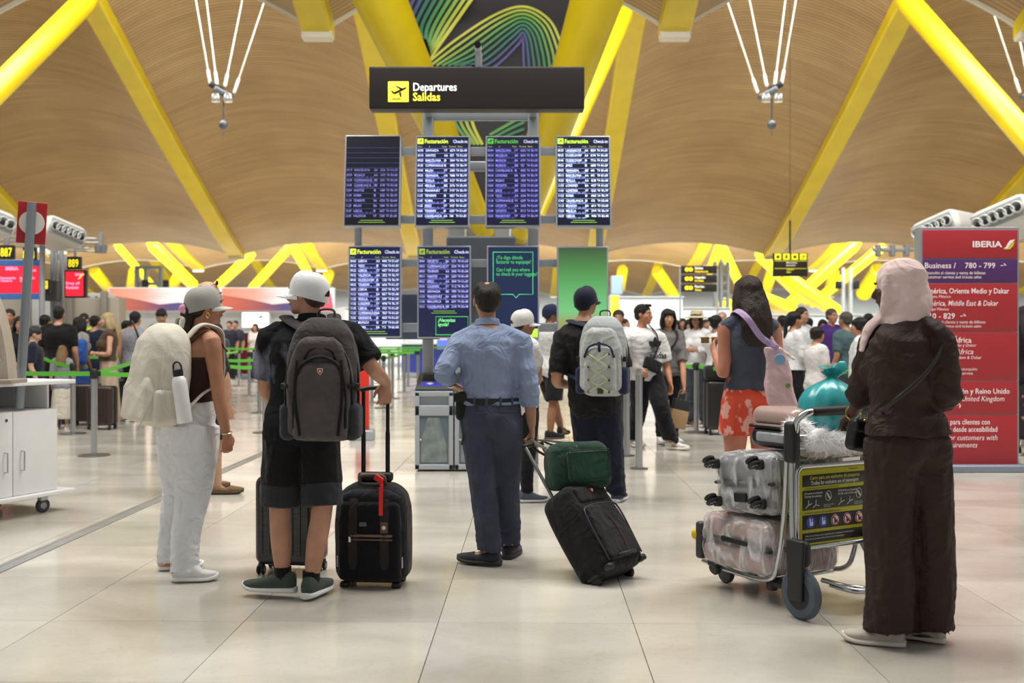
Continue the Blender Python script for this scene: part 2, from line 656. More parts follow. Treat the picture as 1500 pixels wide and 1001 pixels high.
def hair(s, root, style, col, vox=.012, length=.25, cap_on=False):
    k = s.k; ax = (s.RH, s.FH, s.UH)
    m = mat(col, rough=.42, var=.45, vscale=30, bump=.9, bscale=90, stretch=(3, 3, .5), spec=.45)
    mb = MB()
    E = lambda c, r: mb.ell(hp(s, *c), [x * k for x in r], ax, 20, 12)
    fr, am = (150, 150, 16), .0045
    if cap_on:
        if style in ('pony', 'long'):
            bk = s.N - s.F * .10 * k
            mb.tube([hp(s, 0, -.085, -.005), hp(s, 0, -.115, -.03), hp(s, 0, -.11, -.09), bk + U * .0 * k, bk - U * length * k], [(.05 * k, .03 * k), (.045 * k, .03 * k), (.05 * k, .034 * k), (.04 * k, .026 * k), (.02 * k, .012 * k)], side=s.R, seg=14, sub=4)
        E((0, -.055, -.028), (.072, .05, .05)); E((0, -.02, -.01), (.081, .08, .022))
    elif style in ('short', 'bowl', 'crop', 'bald_crown'):
        g = .0 if style == 'crop' else .006
        if style == 'bald_crown':
            E((0, -.034, .027), (.086, .090, .0865)); E((.03, -.012, .06), (.054, .07, .063)); E((-.034, -.016, .058), (.052, .07, .062))
        else:
            E((0, -.024, .045), (.082 + g, .1 + g, .082 + g))
        E((0, -.058, -.012), (.07 + g, .058 + g, .062))
        if style == 'bowl':
            E((0, .012, .05), (.086, .088, .06)); E((.062, -.02, -.01), (.028, .06, .05)); E((-.062, -.02, -.01), (.028, .06, .05))
    elif style in ('bob', 'long', 'pony', 'bun'):
        E((0, -.022, .044), (.088, .108, .09)); E((0, -.06, -.01), (.08, .062, .075))
        if style == 'bob':
            E((0, .055, .062), (.07, .05, .035))
            for sg in (-1, 1):
                mb.tube([hp(s, sg * .06, .03, .08), hp(s, sg * .086, .02, .0), hp(s, sg * .088, .005, -.08), hp(s, sg * .075, 0, -.15)], [(.03 * k, .04 * k), (.022 * k, .055 * k), (.024 * k, .06 * k), (.012 * k, .045 * k)], side=s.RH, seg=12, sub=3)
            mb.tube([hp(s, 0, -.07, .05), hp(s, 0, -.085, -.05), hp(s, 0, -.075, -.15)], [(.07 * k, .05 * k), (.085 * k, .04 * k), (.075 * k, .03 * k)], side=s.RH, seg=14, sub=3)
        if style == 'long':
            bk = s.N - s.F * .13 * k
            lo = bk - U * length * k
            mb.tube([hp(s, 0, -.06, .06), hp(s, 0, -.1, -.04), lerp(hp(s, 0, -.1, -.1), bk + U * .03 * k, .6), bk - U * .08 * k, lo], [(.072 * k, .05 * k), (.092 * k, .05 * k), (.105 * k, .04 * k), (.112 * k, .032 * k), (.07 * k, .014 * k)], side=s.R, seg=20, sub=4)
            for sg in (-1, 1):
                mb.tube([hp(s, sg * .05, .02, .08), hp(s, sg * .085, -.01, .0), hp(s, sg * .09, -.03, -.09), hp(s, sg * .085, -.05, -.2)], [(.025 * k, .04 * k), (.02 * k, .05 * k), (.026 * k, .055 * k), (.02 * k, .03 * k)], side=s.RH, seg=12, sub=3)
        if style == 'pony':
            bk = s.N - s.F * .12 * k
            mb.tube([hp(s, 0, -.09, .05), hp(s, 0, -.135, .02), hp(s, 0, -.14, -.08), bk - U * .06 * k, bk - U * length * k], [(.03 * k, .03 * k), (.032 * k, .03 * k), (.042 * k, .032 * k), (.04 * k, .026 * k), (.012 * k, .01 * k)], side=s.R, seg=14, sub=4)
        if style == 'bun':
            E((0, -.14, .06), (.042, .04, .042))
    return mb.build('hair', m, root, loc=s.B, voxel=vox, sm=1, post=folds(am * k, fr, 5))


def cap(s, root, col, brim=None, back_gap=True, logo=None, turn=0.):
    """baseball cap: six-panel crown, button, brim; turn rotates it about the head's axis"""
    k = s.k
    q = Matrix.Rotation(turn, 3, s.UH)
    R_, F_, U_ = q @ s.RH, q @ s.FH, s.UH
    C = s.HD + (s.FH * -.014 + U_ * .022) * k
    m = cloth(col, var=.06, bump=.2, wr=.08)
    mb = MB()
    seg = 48
    rings = []
    for i in range(14):
        a = -.42 + (PI / 2 * .97 + .42) * i / 13
        ring = []
        for j in range(seg):
            t = 2 * PI * j / seg
            pan = 1 - .012 * (abs(math.cos(3 * t)) < .14)
            ca = math.cos(max(a, 0)) ** .8 if a > 0 else 1 - .12 * (-a) ** 1.5
            rad = ca * pan
            front = max(0, math.sin(t))
            back = max(0, -math.sin(t))
            u = .098 * math.sin(a) + (.012 * front * max(0, math.sin(a * 1.6)))
            if a < 0: u = -.10 * (-a) * (1 + .55 * back - .35 * front)
            ring.append(C + R_ * (.090 * rad * math.cos(t) * k) + F_ * (.110 * rad * math.sin(t) * k) + U_ * u * k)
        rings.append(ring)
    mb.rings(rings, cap0=True)
    o = mb.build('cap', m, root, loc=s.B, sharp=60)
    b = MB()
    top, bot = [], []
    n = 17
    for row in range(5):
        a, c = [], []
        for j in range(n):
            t = PI * (.12 + .76 * j / (n - 1))
            x = math.cos(t) * .088 * (1 - .05 * row / 4); y = math.sin(t) * .104
            ext = .078 * (row / 4) * (math.sin(PI * j / (n - 1)) ** .45)
            z = -.022 - .016 * (row / 4) - .020 * ((x / .09) ** 2)
            p = C + (R_ * x + F_ * (y + ext) + U_ * z) * k
            a.append(p); c.append(p - U_ * .005 * k)
        top.append(a); bot.append(c)
    vs = [p for r in top for p in r] + [p for r in bot for p in r]
    M = 5 * n
    fs = []
    for r in range(4):
        for j in range(n - 1):
            i = r * n + j
            fs += [(i, i + 1, i + n + 1, i + n), (M + i, M + i + n, M + i + n + 1, M + i + 1)]
    edge = [r * n for r in range(5)] + [4 * n + j for j in range(1, n)] + [r * n + n - 1 for r in (3, 2, 1, 0)]
    for i in range(len(edge) - 1):
        fs.append((edge[i], edge[i + 1], M + edge[i + 1], M + edge[i]))
    b.add(vs, fs)
    b.build('cap_brim', cloth(brim or col, var=.06, bump=.2), o, loc=s.B, sharp=60)
    bt = MB(); bt.ell(C + U_ * .099 * k, [.009 * k, .009 * k, .005 * k], (R_, F_, U_), 10, 5)
    bt.build('cap_button', m, o, loc=s.B)
    if back_gap:
        g = MB()
        pts = []
        for j in range(9):
            t = -PI / 2 + .42 * (j - 4) / 4
            uu = .004 + .030 * math.cos((j - 4) / 4 * PI / 2) - .03
            pts.append(C + R_ * (.0905 * math.cos(t) * k) + F_ * (.1105 * math.sin(t) * k) + U_ * uu * k)
        lo = [C + R_ * (.0905 * math.cos(-PI / 2 + .42 * (j - 4) / 4) * k) + F_ * (.1105 * math.sin(-PI / 2 + .42 * (j - 4) / 4) * k) + U_ * -.030 * k for j in range(9)]
        g.rings([lo, pts], closed=False, cap0=False, cap1=False)
        g.build('cap_opening', mat('#16110e', .9), o, loc=s.B)
    return o


def shoe(s, root, c, col, sole='#e8e6e0', L=.285, fat=1., accent=None, high=.122):
    an, T = getattr(s, 'an' + c), getattr(s, 'toe' + c)
    k = s.k * (.94 if s.sex == 'f' else 1.0)
    Sd = V((-T.y, T.x, 0))
    lift = max(0., an.z - s.B.z - .09 * s.k)
    O = V((an.x, an.y, s.B.z + lift)) - T * .075 * k
    prof = [(0, .012, .07), (.006, .027, high * .92), (.03, .036, high), (.07, .038, high * 1.02), (.11, .040, high * .86), (.15, .044, high * .72), (.19, .048, .070), (.225, .046, .062), (.258, .037, .052), (.278, .022, .040), (.285, .008, .028)]
    def rings(z0, grow, top=None):
        out = []
        for a, w, h in prof:
            w = w * fat + grow; hh = (top if top is not None else h)
            a = (a / .285 - .5) * (L + grow * 2) + L / 2
            bend = .010 * math.sin(a / L * PI) * (1 if c == 'L' else -1)
            tip = .014 * max(0, (a / L - .75) / .25) ** 2
            r = []
            for j in range(20):
                t = 2 * PI * j / 20
                ct, st = math.cos(t), math.sin(t)
                x = w * abs(ct) ** .75 * (1 if ct >= 0 else -1)
                z = z0 + (hh - z0) * (.5 + .5 * (abs(st) ** .8 * (1 if st >= 0 else -1)))
                if z > .07: x *= 1 - (z - .07) * 1.8
                r.append(O + T * a * k + Sd * (x + bend) * k + U * (z + tip) * k)
            out.append(r)
        return out
    mb = MB(); mb.rings(rings(.015, 0))
    o = mb.build('shoe', cloth(col, var=.12, bump=.3), root, loc=s.B, sharp=70)
    mb = MB(); mb.rings(rings(0., .005, .034))
    mb.build('sole', mat(sole, .6), o, loc=s.B, sharp=50)
    mb = MB()
    for i in range(4):
        a = .115 + .022 * i
        hh = float(np.interp(a, [p[0] for p in prof], [p[2] for p in prof])) + .003
        mb.tube([O + (T * a + Sd * -.02 + U * (hh - .008)) * k, O + (T * (a + .004) + U * hh) * k, O + (T * a + Sd * .02 + U * (hh - .008)) * k], .0032 * k, seg=6, sub=2)
    mb.build('laces', mat(accent or col, .8), o, loc=s.B)
    return o


PANTS = {'slim': (.096, .088, .068, .062, .052), 'straight': (.100, .094, .078, .074, .072), 'wide': (.112, .118, .116, .118, .122), 'shorts': (.106, .108, .104, .1, .1)}


def pants(s, root, col, style='straight', to=1.93, top=1.0, e=.012, vox=.012, m=None, seed=3, name='trousers', amp=.007, drop=None, rad=None, amp2=.013):
    mb = MB()
    torso(mb, s, .82, top, e, bust=False)
    rad = rad or PANTS[style]
    if drop is None: drop = .028 if to > 1.5 else 0.
    for c in 'LR':
        leg(mb, s, c, to, rad, e * .3, depth=1.06, drop=drop)
    zb = (s.B.z + .1, s.B.z + .42) if to > 1.5 else None
    B = s.B
    ps = folds(amp * s.k, (52, 52, 24), seed, (.05, .45) if to > 1.5 else None, amp2 * s.k, (26, 26, 110))
    return mb.build(name, m or cloth(col, var=.18), root, loc=B, voxel=vox, sm=2, post=ps)


SLEEVE = (.070, .069, .062, .054, .044)


def top(s, root, col, sleeve=.6, hem=.88, e=.022, vox=.012, m=None, flare=.01, seed=4, name='shirt', rad=None, z1=1.475, amp=.009, collar=None, freq=(38, 38, 40)):
    mb = MB()
    torso(mb, s, hem, z1, e, flare, bust=True, butt=hem < .9)
    for c in 'LR':
        if sleeve > 0:
            arm(mb, s, c, sleeve, rad or SLEEVE, .0)
        if z1 > 1.45:
            sh = getattr(s, 'sh' + c)
            mb.tube([s.N - U * .03 * s.k, lerp(s.N, sh, .5) + U * .004 * s.k, sh - U * .002 * s.k], [.068 * s.k, .066 * s.k, (.068 if sleeve > 0 else .056) * s.k], seg=12, sub=2)
    o = mb.build(name, m or cloth(col), root, loc=s.B, voxel=vox, sm=2, post=folds(amp * s.k, freq, seed))
    if collar:
        k = s.k
        mb = MB()
        rings = []
        for a, h in ((.068, -.03), (.066, .012), (.071, .018), (.082, -.024)):
            rings.append([s.N + (s.R * (a * 1.05 * math.cos(t)) + s.F * (a * math.sin(t) + .004) + U * (h + .03 - .016 * math.sin(t))) * k for t in [2 * PI * j / 28 for j in range(28)]])
        mb.rings(rings, cap0=False, cap1=False)
        mb.build('collar', m or cloth(collar), o, loc=s.B)
    return o


def skirt(s, root, m, z1=1.02, z0=.5, w=.24, d=.2, vox=.012, name='skirt', amp=.012, seed=8):
    mb = MB()
    rings = []
    for i in range(10):
        t = i / 9
        z = lerp(z1, z0, t)
        ww, dd, o = sec(s, max(z, .9))
        tt = max(0, (z1 - z - .1) / max(.01, z1 - z0 - .1))
        ww = lerp(ww + .012, w, tt ** .8); dd = lerp(dd + .012, d, tt ** .8)
        c = spine(s, z) + s.F * o * s.k
        rings.append([c + s.R * ww * s.k * math.cos(2 * PI * j / 40) + s.F * dd * s.k * math.sin(2 * PI * j / 40) for j in range(40)])
    mb.rings(rings)
    return mb.build(name, m, root, loc=s.B, voxel=vox, sm=1, post=folds(amp * s.k, (26, 26, 3), seed))


def person(s, label, sk='#c99a7c', group=None, vox=.009, hairdo=None, hat=None, tp=None, bt=None, sh=None, fc=None, loc=None):
    r = thing('person', label, 'person', s.B, group)
    s.root = r
    body(s, r, skin(sk), vox)
    if bt:
        if bt.get('kind') == 'skirt':
            skirt(s, r, bt['m'], bt.get('z1', 1.02), bt.get('z0', .5), bt.get('w', .24), bt.get('d', .2), bt.get('vox', vox * 1.3), bt.get('name', 'skirt'))
        else:
            pants(s, r, **{'vox': vox * 1.3, **{a: b for a, b in bt.items() if a != 'kind'}})
    if tp:
        top(s, r, **{'vox': vox * 1.3, **tp})
    if sh:
        for c in 'LR':
            shoe(s, r, c, **sh)
    if hairdo:
        hair(s, r, hairdo[0], hairdo[1], max(.007, vox), hairdo[2] if len(hairdo) > 2 else .25, bool(hat))
    if hat:
        cap(s, r, **hat)
    if fc is not None:
        face(s, r, **fc)
    return r

# ---------------------------------------------------------------- the setting
X3, Y3, Z3 = V((1, 0, 0)), V((0, 1, 0)), V((0, 0, 1))
STEEL = mat('#b9bcbf', .28, .9, var=.06, vscale=4)
GREYP = mat('#a9b0b8', .42, .35, var=.05, vscale=3)
WHITEP = mat('#e4e5e6', .45, var=.03)
BLACKP = mat('#15151a', .5, var=.2)
YELLOW = mat('#dcc40c', .42, var=.08, vscale=1.2, coat=.15)


def marble(rnd):
    m = bpy.data.materials.new('marble')
    m.use_nodes = True
    nt = m.node_tree; N, L = nt.nodes, nt.links
    b = N['Principled BSDF']
    b.inputs['Roughness'].default_value = .17
    b.inputs['Specular IOR Level'].default_value = .5
    tc = N.new('ShaderNodeTexCoord')
    geo = N.new('ShaderNodeNewGeometry')
    n1 = N.new('ShaderNodeTexNoise'); n1.inputs['Scale'].default_value = .9; n1.inputs['Detail'].default_value = 7; n1.inputs['Distortion'].default_value = .6
    mp = N.new('ShaderNodeMapping'); mp.inputs['Scale'].default_value = (1.0, 1.5, 1)
    L.new(geo.outputs['Position'], mp.inputs['Vector']); L.new(mp.outputs['Vector'], n1.inputs['Vector'])
    r1 = N.new('ShaderNodeValToRGB')
    e = r1.color_ramp.elements
    e[0].position, e[0].color = .30, lin('#a9a49a'); e[1].position, e[1].color = .72, lin('#ccc9c2')
    x = e.new(.5); x.color = lin('#bcb8af')
    L.new(n1.outputs['Fac'], r1.inputs['Fac'])
    n2 = N.new('ShaderNodeTexNoise'); n2.inputs['Scale'].default_value = 5.5; n2.inputs['Detail'].default_value = 9; n2.inputs['Distortion'].default_value = 2.2
    L.new(mp.outputs['Vector'], n2.inputs['Vector'])
    r2 = N.new('ShaderNodeValToRGB')
    e = r2.color_ramp.elements
    e[0].position, e[0].color = .485, (1, 1, 1, 1); e[1].position, e[1].color = .515, (1, 1, 1, 1)
    x = e.new(.5); x.color = (.84, .81, .76, 1)
    L.new(n2.outputs['Fac'], r2.inputs['Fac'])
    mx = N.new('ShaderNodeMixRGB'); mx.blend_type = 'MULTIPLY'; mx.inputs[0].default_value = .6
    L.new(r1.outputs[0], mx.inputs[1]); L.new(r2.outputs[0], mx.inputs[2])
    oi = N.new('ShaderNodeObjectInfo')
    mr = N.new('ShaderNodeMapRange'); mr.inputs['To Min'].default_value = 1 - rnd; mr.inputs['To Max'].default_value = 1.03
    L.new(oi.outputs['Random'], mr.inputs['Value'])
    hs = N.new('ShaderNodeHueSaturation'); L.new(mr.outputs[0], hs.inputs['Value']); L.new(mx.outputs[0], hs.inputs['Color'])
    L.new(hs.outputs[0], b.inputs['Base Color'])
    n3 = N.new('ShaderNodeTexNoise'); n3.inputs['Scale'].default_value = 2.5; n3.inputs['Detail'].default_value = 6
    L.new(geo.outputs['Position'], n3.inputs['Vector'])
    m3 = N.new('ShaderNodeMapRange'); m3.inputs['To Min'].default_value = .08; m3.inputs['To Max'].default_value = .24
    L.new(n3.outputs['Fac'], m3.inputs['Value']); L.new(m3.outputs[0], b.inputs['Roughness'])
    return m


def bamboo():
    m = bpy.data.materials.new('bamboo_slats')
    m.use_nodes = True
    nt = m.node_tree; N, L = nt.nodes, nt.links
    b = N['Principled BSDF']; b.inputs['Roughness'].default_value = .42
    uv = N.new('ShaderNodeUVMap')
    sx = N.new('ShaderNodeSeparateXYZ'); L.new(uv.outputs[0], sx.inputs[0])
    P = .145
    dv = N.new('ShaderNodeMath'); dv.operation = 'DIVIDE'; dv.inputs[1].default_value = P; L.new(sx.outputs['Y'], dv.inputs[0])
    fl = N.new('ShaderNodeMath'); fl.operation = 'FLOOR'; L.new(dv.outputs[0], fl.inputs[0])
    fr = N.new('ShaderNodeMath'); fr.operation = 'FRACT'; L.new(dv.outputs[0], fr.inputs[0])
    # boards: long stretches of tone along a slat
    cx = N.new('ShaderNodeCombineXYZ')
    mx_ = N.new('ShaderNodeMath'); mx_.operation = 'MULTIPLY'; mx_.inputs[1].default_value = .28; L.new(sx.outputs['X'], mx_.inputs[0])
    my = N.new('ShaderNodeMath'); my.operation = 'MULTIPLY'; my.inputs[1].default_value = 3.17; L.new(fl.outputs[0], my.inputs[0])
    L.new(mx_.outputs[0], cx.inputs['X']); L.new(my.outputs[0], cx.inputs['Y'])
    nz = N.new('ShaderNodeTexNoise'); nz.inputs['Scale'].default_value = 1; nz.inputs['Detail'].default_value = 2; L.new(cx.outputs[0], nz.inputs['Vector'])
    n2 = N.new('ShaderNodeTexNoise'); n2.inputs['Scale'].default_value = .35; n2.inputs['Detail'].default_value = 3; L.new(uv.outputs[0], n2.inputs['Vector'])
    ad = N.new('ShaderNodeMath'); ad.operation = 'ADD'; L.new(nz.outputs['Fac'], ad.inputs[0]); L.new(n2.outputs['Fac'], ad.inputs[1])
    rp = N.new('ShaderNodeValToRGB'); e = rp.color_ramp.elements
    rp.color_ramp.elements[0].position = .30; rp.color_ramp.elements[1].position = .72
    hf = N.new('ShaderNodeMath'); hf.operation = 'MULTIPLY'; hf.inputs[1].default_value = .5; L.new(ad.outputs[0], hf.inputs[0])
    e[0].color = lin('#99794c'); e[1].color = lin('#bfa170')
    L.new(hf.outputs[0], rp.inputs['Fac'])
    gap = N.new('ShaderNodeValToRGB'); g = gap.color_ramp.elements
    g[0].position, g[0].color = .0, (.42, .38, .33, 1); g[1].position, g[1].color = .22, (1, 1, 1, 1)
    x = g.new(.13); x.color = (.42, .38, .33, 1)
    x = g.new(.97); x.color = (1, 1, 1, 1)
    L.new(fr.outputs[0], gap.inputs['Fac'])
    mu = N.new('ShaderNodeMixRGB'); mu.blend_type = 'MULTIPLY'; mu.inputs[0].default_value = 1
    L.new(rp.outputs[0], mu.inputs[1]); L.new(gap.outputs[0], mu.inputs[2])
    L.new(mu.outputs[0], b.inputs['Base Color'])
    bp = N.new('ShaderNodeBump'); bp.inputs['Strength'].default_value = .6; bp.inputs['Distance'].default_value = .05
    L.new(gap.outputs[0], bp.inputs['Height']); L.new(bp.outputs[0], b.inputs['Normal'])
    return m


# floor: base slab, single tiles near the camera, jointed stone beyond
MARBLE, MARBLE_FAR = marble(.10), marble(0)
GA = rotz(-math.radians(1.1))
fl = MB(); fl.box((0, 55, -.16), (190, 140, .28), bev=.01)
floor = fl.build('floor', mat('#6e675b', .7, var=.1), None)
setp(floor, kind='structure')
T, TD = .9133, .905
DSPLIT = 3.30 + 15 * TD
tm = MB(); g = .0016
tm.rbox((0, 0, -.0075), (T - 2 * g, TD - 2 * g, .015), .0015, k=1)
tile0 = None
for i in range(-9, 10):
    for j in range(15):
        p = GA @ V((-.444 + (i + .5) * T, 3.30 + (j + .5) * TD, 0))
        if abs(p.x) > .52 * p.y + 1.0: continue
        if tile0 is None:
            o = tile0 = tm.build('tile', MARBLE, floor, smooth=False)
        else:
            o = tile0.copy(); COL.objects.link(o)
        o.parent = floor
        o.location = p
        o.rotation_euler = (0, 0, -math.radians(1.1))
# beyond: joined tiles, still with real joints
rest = MB()
for j in range(15, 58):
    for i in range(-46, 46):
        p = GA @ V((-.444 + (i + .5) * T, 3.30 + (j + .5) * TD, 0))
        if abs(p.x) > .5 * p.y + 2: continue
        w, d = T / 2 - .003, TD / 2 - .003
        q = [GA @ V((a * w, b * d, 0)) + p for a, b in ((-1, -1), (1, -1), (1, 1), (-1, 1))]
        rest.add(q + [v - V((0, 0, .012)) for v in q], [(0, 1, 2, 3), (0, 4, 5, 1), (1, 5, 6, 2), (2, 6, 7, 3), (3, 7, 4, 0)])
for j in range(-9, 15):
    for i in range(-46, 46):
        p = GA @ V((-.444 + (i + .5) * T, 3.30 + (j + .5) * TD, 0))
        if j >= 0 and abs(p.x) <= .52 * p.y + 1.0 and -9 <= i <= 9: continue
        if abs(p.x) > 14: continue
        w, d = T / 2 - .0016, TD / 2 - .0016
        q = [GA @ V((a * w, b * d, 0)) + p for a, b in ((-1, -1), (1, -1), (1, 1), (-1, 1))]
        rest.add(q + [v - V((0, 0, .012)) for v in q], [(0, 1, 2, 3), (0, 4, 5, 1), (1, 5, 6, 2), (2, 6, 7, 3), (3, 7, 4, 0)])
ro = rest.build('far_tiles', MARBLE_FAR, floor, smooth=False); setp(ro, kind='stuff')
ff = MB(); ff.box((0, 91, -.008), (190, 70, .016), bev=.002)
ff.build('far_paving', MARBLE_FAR, floor)
# metal expansion joint running away from the camera
ej = MB()
a, b_ = GA @ V((-3.06, 3.6, 0)), GA @ V((-3.06, 13, 0))
dr = (b_ - a).normalized(); sdv = V((dr.y, -dr.x, 0))
fr3 = axes(sdv, dr, Z3)
mid = (a + b_) / 2
ej.rbox(mid + sdv * .038, (.03, (b_ - a).length, .012), .003, fr3, k=1)
ej.rbox(mid - sdv * .038, (.03, (b_ - a).length, .012), .003, fr3, k=1)
ej.rbox(mid - V((0, 0, .001)), (.05, (b_ - a).length, .008), .002, fr3, k=1)
setp(ej.build('trim_1', mat('#a6a7a8', .4, .5, var=.1), None), kind='structure')

# ceiling: slatted bamboo waves with yellow ribs
BAMBOO = bamboo()
PITCH, X0 = 9.0, -13.9


def wave(D, Z, A, pw=.8, ribs=range(-3, 7), xlim=62, ribw=.78, ribm=None, fade=None, lip=True):
    xs = np.arange(-xlim, xlim + .01, .45)
    Ds = np.linspace(D[0], D[-1], 26)
    Zs = np.interp(Ds, D, Z); As = np.interp(Ds, D, A)
    # smooth the profile
    Zs = np.convolve(np.pad(Zs, 2, 'reflect', reflect_type='odd'), np.ones(5) / 5, 'valid')
    s = np.concatenate([[0], np.cumsum(np.hypot(np.diff(Ds), np.diff(Zs)))])
    mb = MB(); uv = []
    vs = []
    nx, nd = len(xs), len(Ds)
    for lay in (0, .4):
        for i in range(nd):
            for x in xs:
                arch = As[i] * abs(math.sin(PI * (x - X0) / PITCH)) ** pw
                vs.append((x, Ds[i], Zs[i] + arch + lay)); uv.append((x, s[i] - .0 * arch))
    fs = []
    M = nx * nd
    for i in range(nd - 1):
        for j in range(nx - 1):
            k = i * nx + j
            fs.append((k, k + nx, k + nx + 1, k + 1))
            fs.append((M + k, M + k + 1, M + k + nx + 1, M + k + nx))
    for j in range(nx - 1):
        fs.append((j, j + 1, M + j + 1, M + j))
        k = (nd - 1) * nx + j
        fs.append((k, M + k, M + k + 1, k + 1))
    mb.add(vs, fs)
    o = mb.build('ceiling', BAMBOO, None, uv=uv, sharp=70)
    setp(o, kind='structure')
    if lip:
        lp = MB()
        lp.tube([(x, Ds[-1] + .05, Zs[-1] + .12 + As[-1] * abs(math.sin(PI * (x - X0) / PITCH)) ** pw) for x in xs], .16, seg=6)
        lp.build('edge_trim', mat('#c9c6bb', .5, var=.05), o)
        lp = MB()
        lp.tube([(x, Ds[0], Zs[0] + .15 + As[0] * abs(math.sin(PI * (x - X0) / PITCH)) ** pw) for x in xs], .2, seg=6)
        lp.build('edge_trim', mat('#3a3027', .5, var=.05), o)
    for r in ribs:
        x = X0 + PITCH * r
        rb = MB()
        rings = []
        for i in range(nd):
            n = 8
            zz = Zs[i]
            half = ribw / 2
            up = As[i] * abs(math.sin(PI * half / PITCH)) ** pw + .05
            rings.append([V((x - half, Ds[i], zz + up)), V((x - half, Ds[i], zz - .10)), V((x - half + .06, Ds[i], zz - .16)), V((x + half - .06, Ds[i], zz - .16)), V((x + half, Ds[i], zz - .10)), V((x + half, Ds[i], zz + up))])
        rb.rings(rings)
        rb.build('ceiling_rib', ribm or YELLOW, o)
        ec = MB(); ec.rbox((x, Ds[-1] - .18, Zs[-1] - .02), (ribw * .98, .4, .34), .05)
        ec.build('rib_shoe', mat('#d6d2c4', .5), o)
    return o


wave([20.5, 24, 27.7], [11.6, 10.3, 8.95], [1.7, 1.7, 1.65], .85, range(-1, 5), 40)
wave([31.5, 36, 42.8, 50, 54.3, 55.3], [14.0, 12.35, 9.6, 6.95, 5.45, 5.3], [1.9, 1.7, 1.3, 1.0, .8, .75])
wave([61, 68, 76, 80], [11.8, 9.2, 6.8, 6.1], [1.2, 1.0, .8, .7], xlim=75, ribs=range(-5, 9))
wave([87, 94, 102, 107], [11.5, 9., 6.2, 5.1], [1.2, 1.0, .8, .7], xlim=85, ribs=range(-5, 9))
wl = MB(); wl.box((0, 118, 4.0), (190, .6, 16)); setp(wl.build('wall_back', mat('#c9cdcc', .5, var=.06, vscale=.3), None), kind='structure')

# yellow roof struts
NSTRUT = [0]


def strut(a, b, r0, r1, m=None, cap=True):
    mb = MB()
    a, b = V(a), V(b)
    d = b - a
    mb.tube([a, a + d * .04, a + d * .5, b - d * .04, b], [r0 * .75, r0, (r0 + r1) / 2, r1, r1 * .75], seg=20, rnd=False)
    o = mb.build('roof_strut', m or YELLOW, None)
    setp(o, kind='structure')
    j = MB(); dn = d.normalized()
    j.tube([a - dn * .1, a + dn * .25], [r0 * .8, r0 * .82], seg=16, rnd=False)
    j.tube([b - dn * .25, b + dn * .15], [r1 * .8, r1 * .7], seg=16, rnd=False)
    j.build('strut_joint', mat('#b9a21c', .4, .3), o)
    return o


strut(W(712, 345, 27), W(531, -60, 21.0), .27, .54)
strut(W(762, 345, 27), W(893, -60, 21.0), .27, .54)
strut(W(772, 345, 28.2), W(918, 15, 35.5), .22, .27)
strut(W(706, 345, 28.2), W(545, 15, 35.5), .22, .25)
strut(W(-230, 358, 27), W(133, -6, 34.5), .34, .36)
strut(W(1655, 375, 27), W(1322, -6, 34.5), .34, .36)
for a, b_, D, r in (((225, 421), (172, 360), 66, .22), ((285, 420), (222, 358), 66, .34), ((314, 424), (368, 374), 68, .3), ((368, 424), (427, 360), 70, .3), ((452, 402), (430, 361), 69, .3),
                   ((160, 424), (137, 396), 84, .42), ((192, 424), (197, 396), 84, .4), ((250, 424), (262, 402), 84, .4), ((475, 424), (482, 400), 84, .4),
                   ((1085, 420), (1056, 360), 68, .3), ((1040, 398), (1054, 362), 69, .3), ((1182, 440), (1114, 372), 66, .42), ((1150, 452), (1255, 356), 66, .36), ((1190, 446), (1292, 362), 66, .3),
                   ((1232, 462), (1145, 402), 64, .42), ((1264, 432), (1288, 394), 84, .6), ((990, 438), (962, 396), 84, .45), ((908, 424), (912, 394), 84, .4), ((1120, 432), (1130, 400), 84, .4),
                   ((1160, 455), (1100, 432), 62, .42), ((1060, 446), (1105, 462), 62, .4), ((1330, 430), (1310, 394), 84, .5), ((1215, 424), (1222, 398), 84, .4)):
    strut(W(a[0], a[1], D), W(b_[0], b_[1], D - 3), r, r)

# grey column foot behind the display boards
cf = MB()
cx0, cx1 = W(655, 0, 27).x, W(775, 0, 27).x
cf.rbox(((cx0 + cx1) / 2, 27.6, 2.05), (cx1 - cx0, 1.2, 4.1), .12)
colm = cf.build('column', mat('#8d949b', .5, .1, var=.08, vscale=.8), None); setp(colm, kind='structure')
for sx in (-.55, .55):
    q = MB(); q.box(((cx0 + cx1) / 2 + sx, 26.98, 2.05), (.06, .04, 4.0)); q.build('column_seam', mat('#b6bcc2', .4, .4), colm)

# dark banner with ribbon stripes hung between the central struts
bn = thing('hanging_banner', 'huge dark banner with green and violet ribbon stripes between yellow struts', 'banner', W(710, 320, 30))
BL = W(710, 320, 30)


def bp(cx, cy):
    """crop pixels (2.78 per photo pixel, offset 480,0) to the banner plane"""
    return W(480 + cx / 2.78, cy / 2.78, 30) - BL


pb = MB()
pb.prism([(p.x, p.z) for p in (W(556, -70, 30) - BL, W(868, -70, 30) - BL, W(727, 318, 30) - BL, W(693, 318, 30) - BL)], (0, .03, 0), X3, Z3, V((0, 1, 0)), .12)
pb.build('panel', mat('#17161f', .55), bn)


def stripe(pts, w, col):
    P = [V(p) for p in catmull([tuple(bp(*p)) for p in pts], 6)]
    mb = MB()
    rings = []
    for i, p in enumerate(P):
        t = (P[min(i + 1, len(P) - 1)] - P[max(i - 1, 0)]).normalized()
        n = V((-t.z, 0, t.x)) * w / 2
        rings.append([p + n, p - n, p - n + V((0, -.03, 0)), p + n + V((0, -.03, 0))])
    mb.rings(rings)
    mb.build('stripe', mat(col, .5), bn)


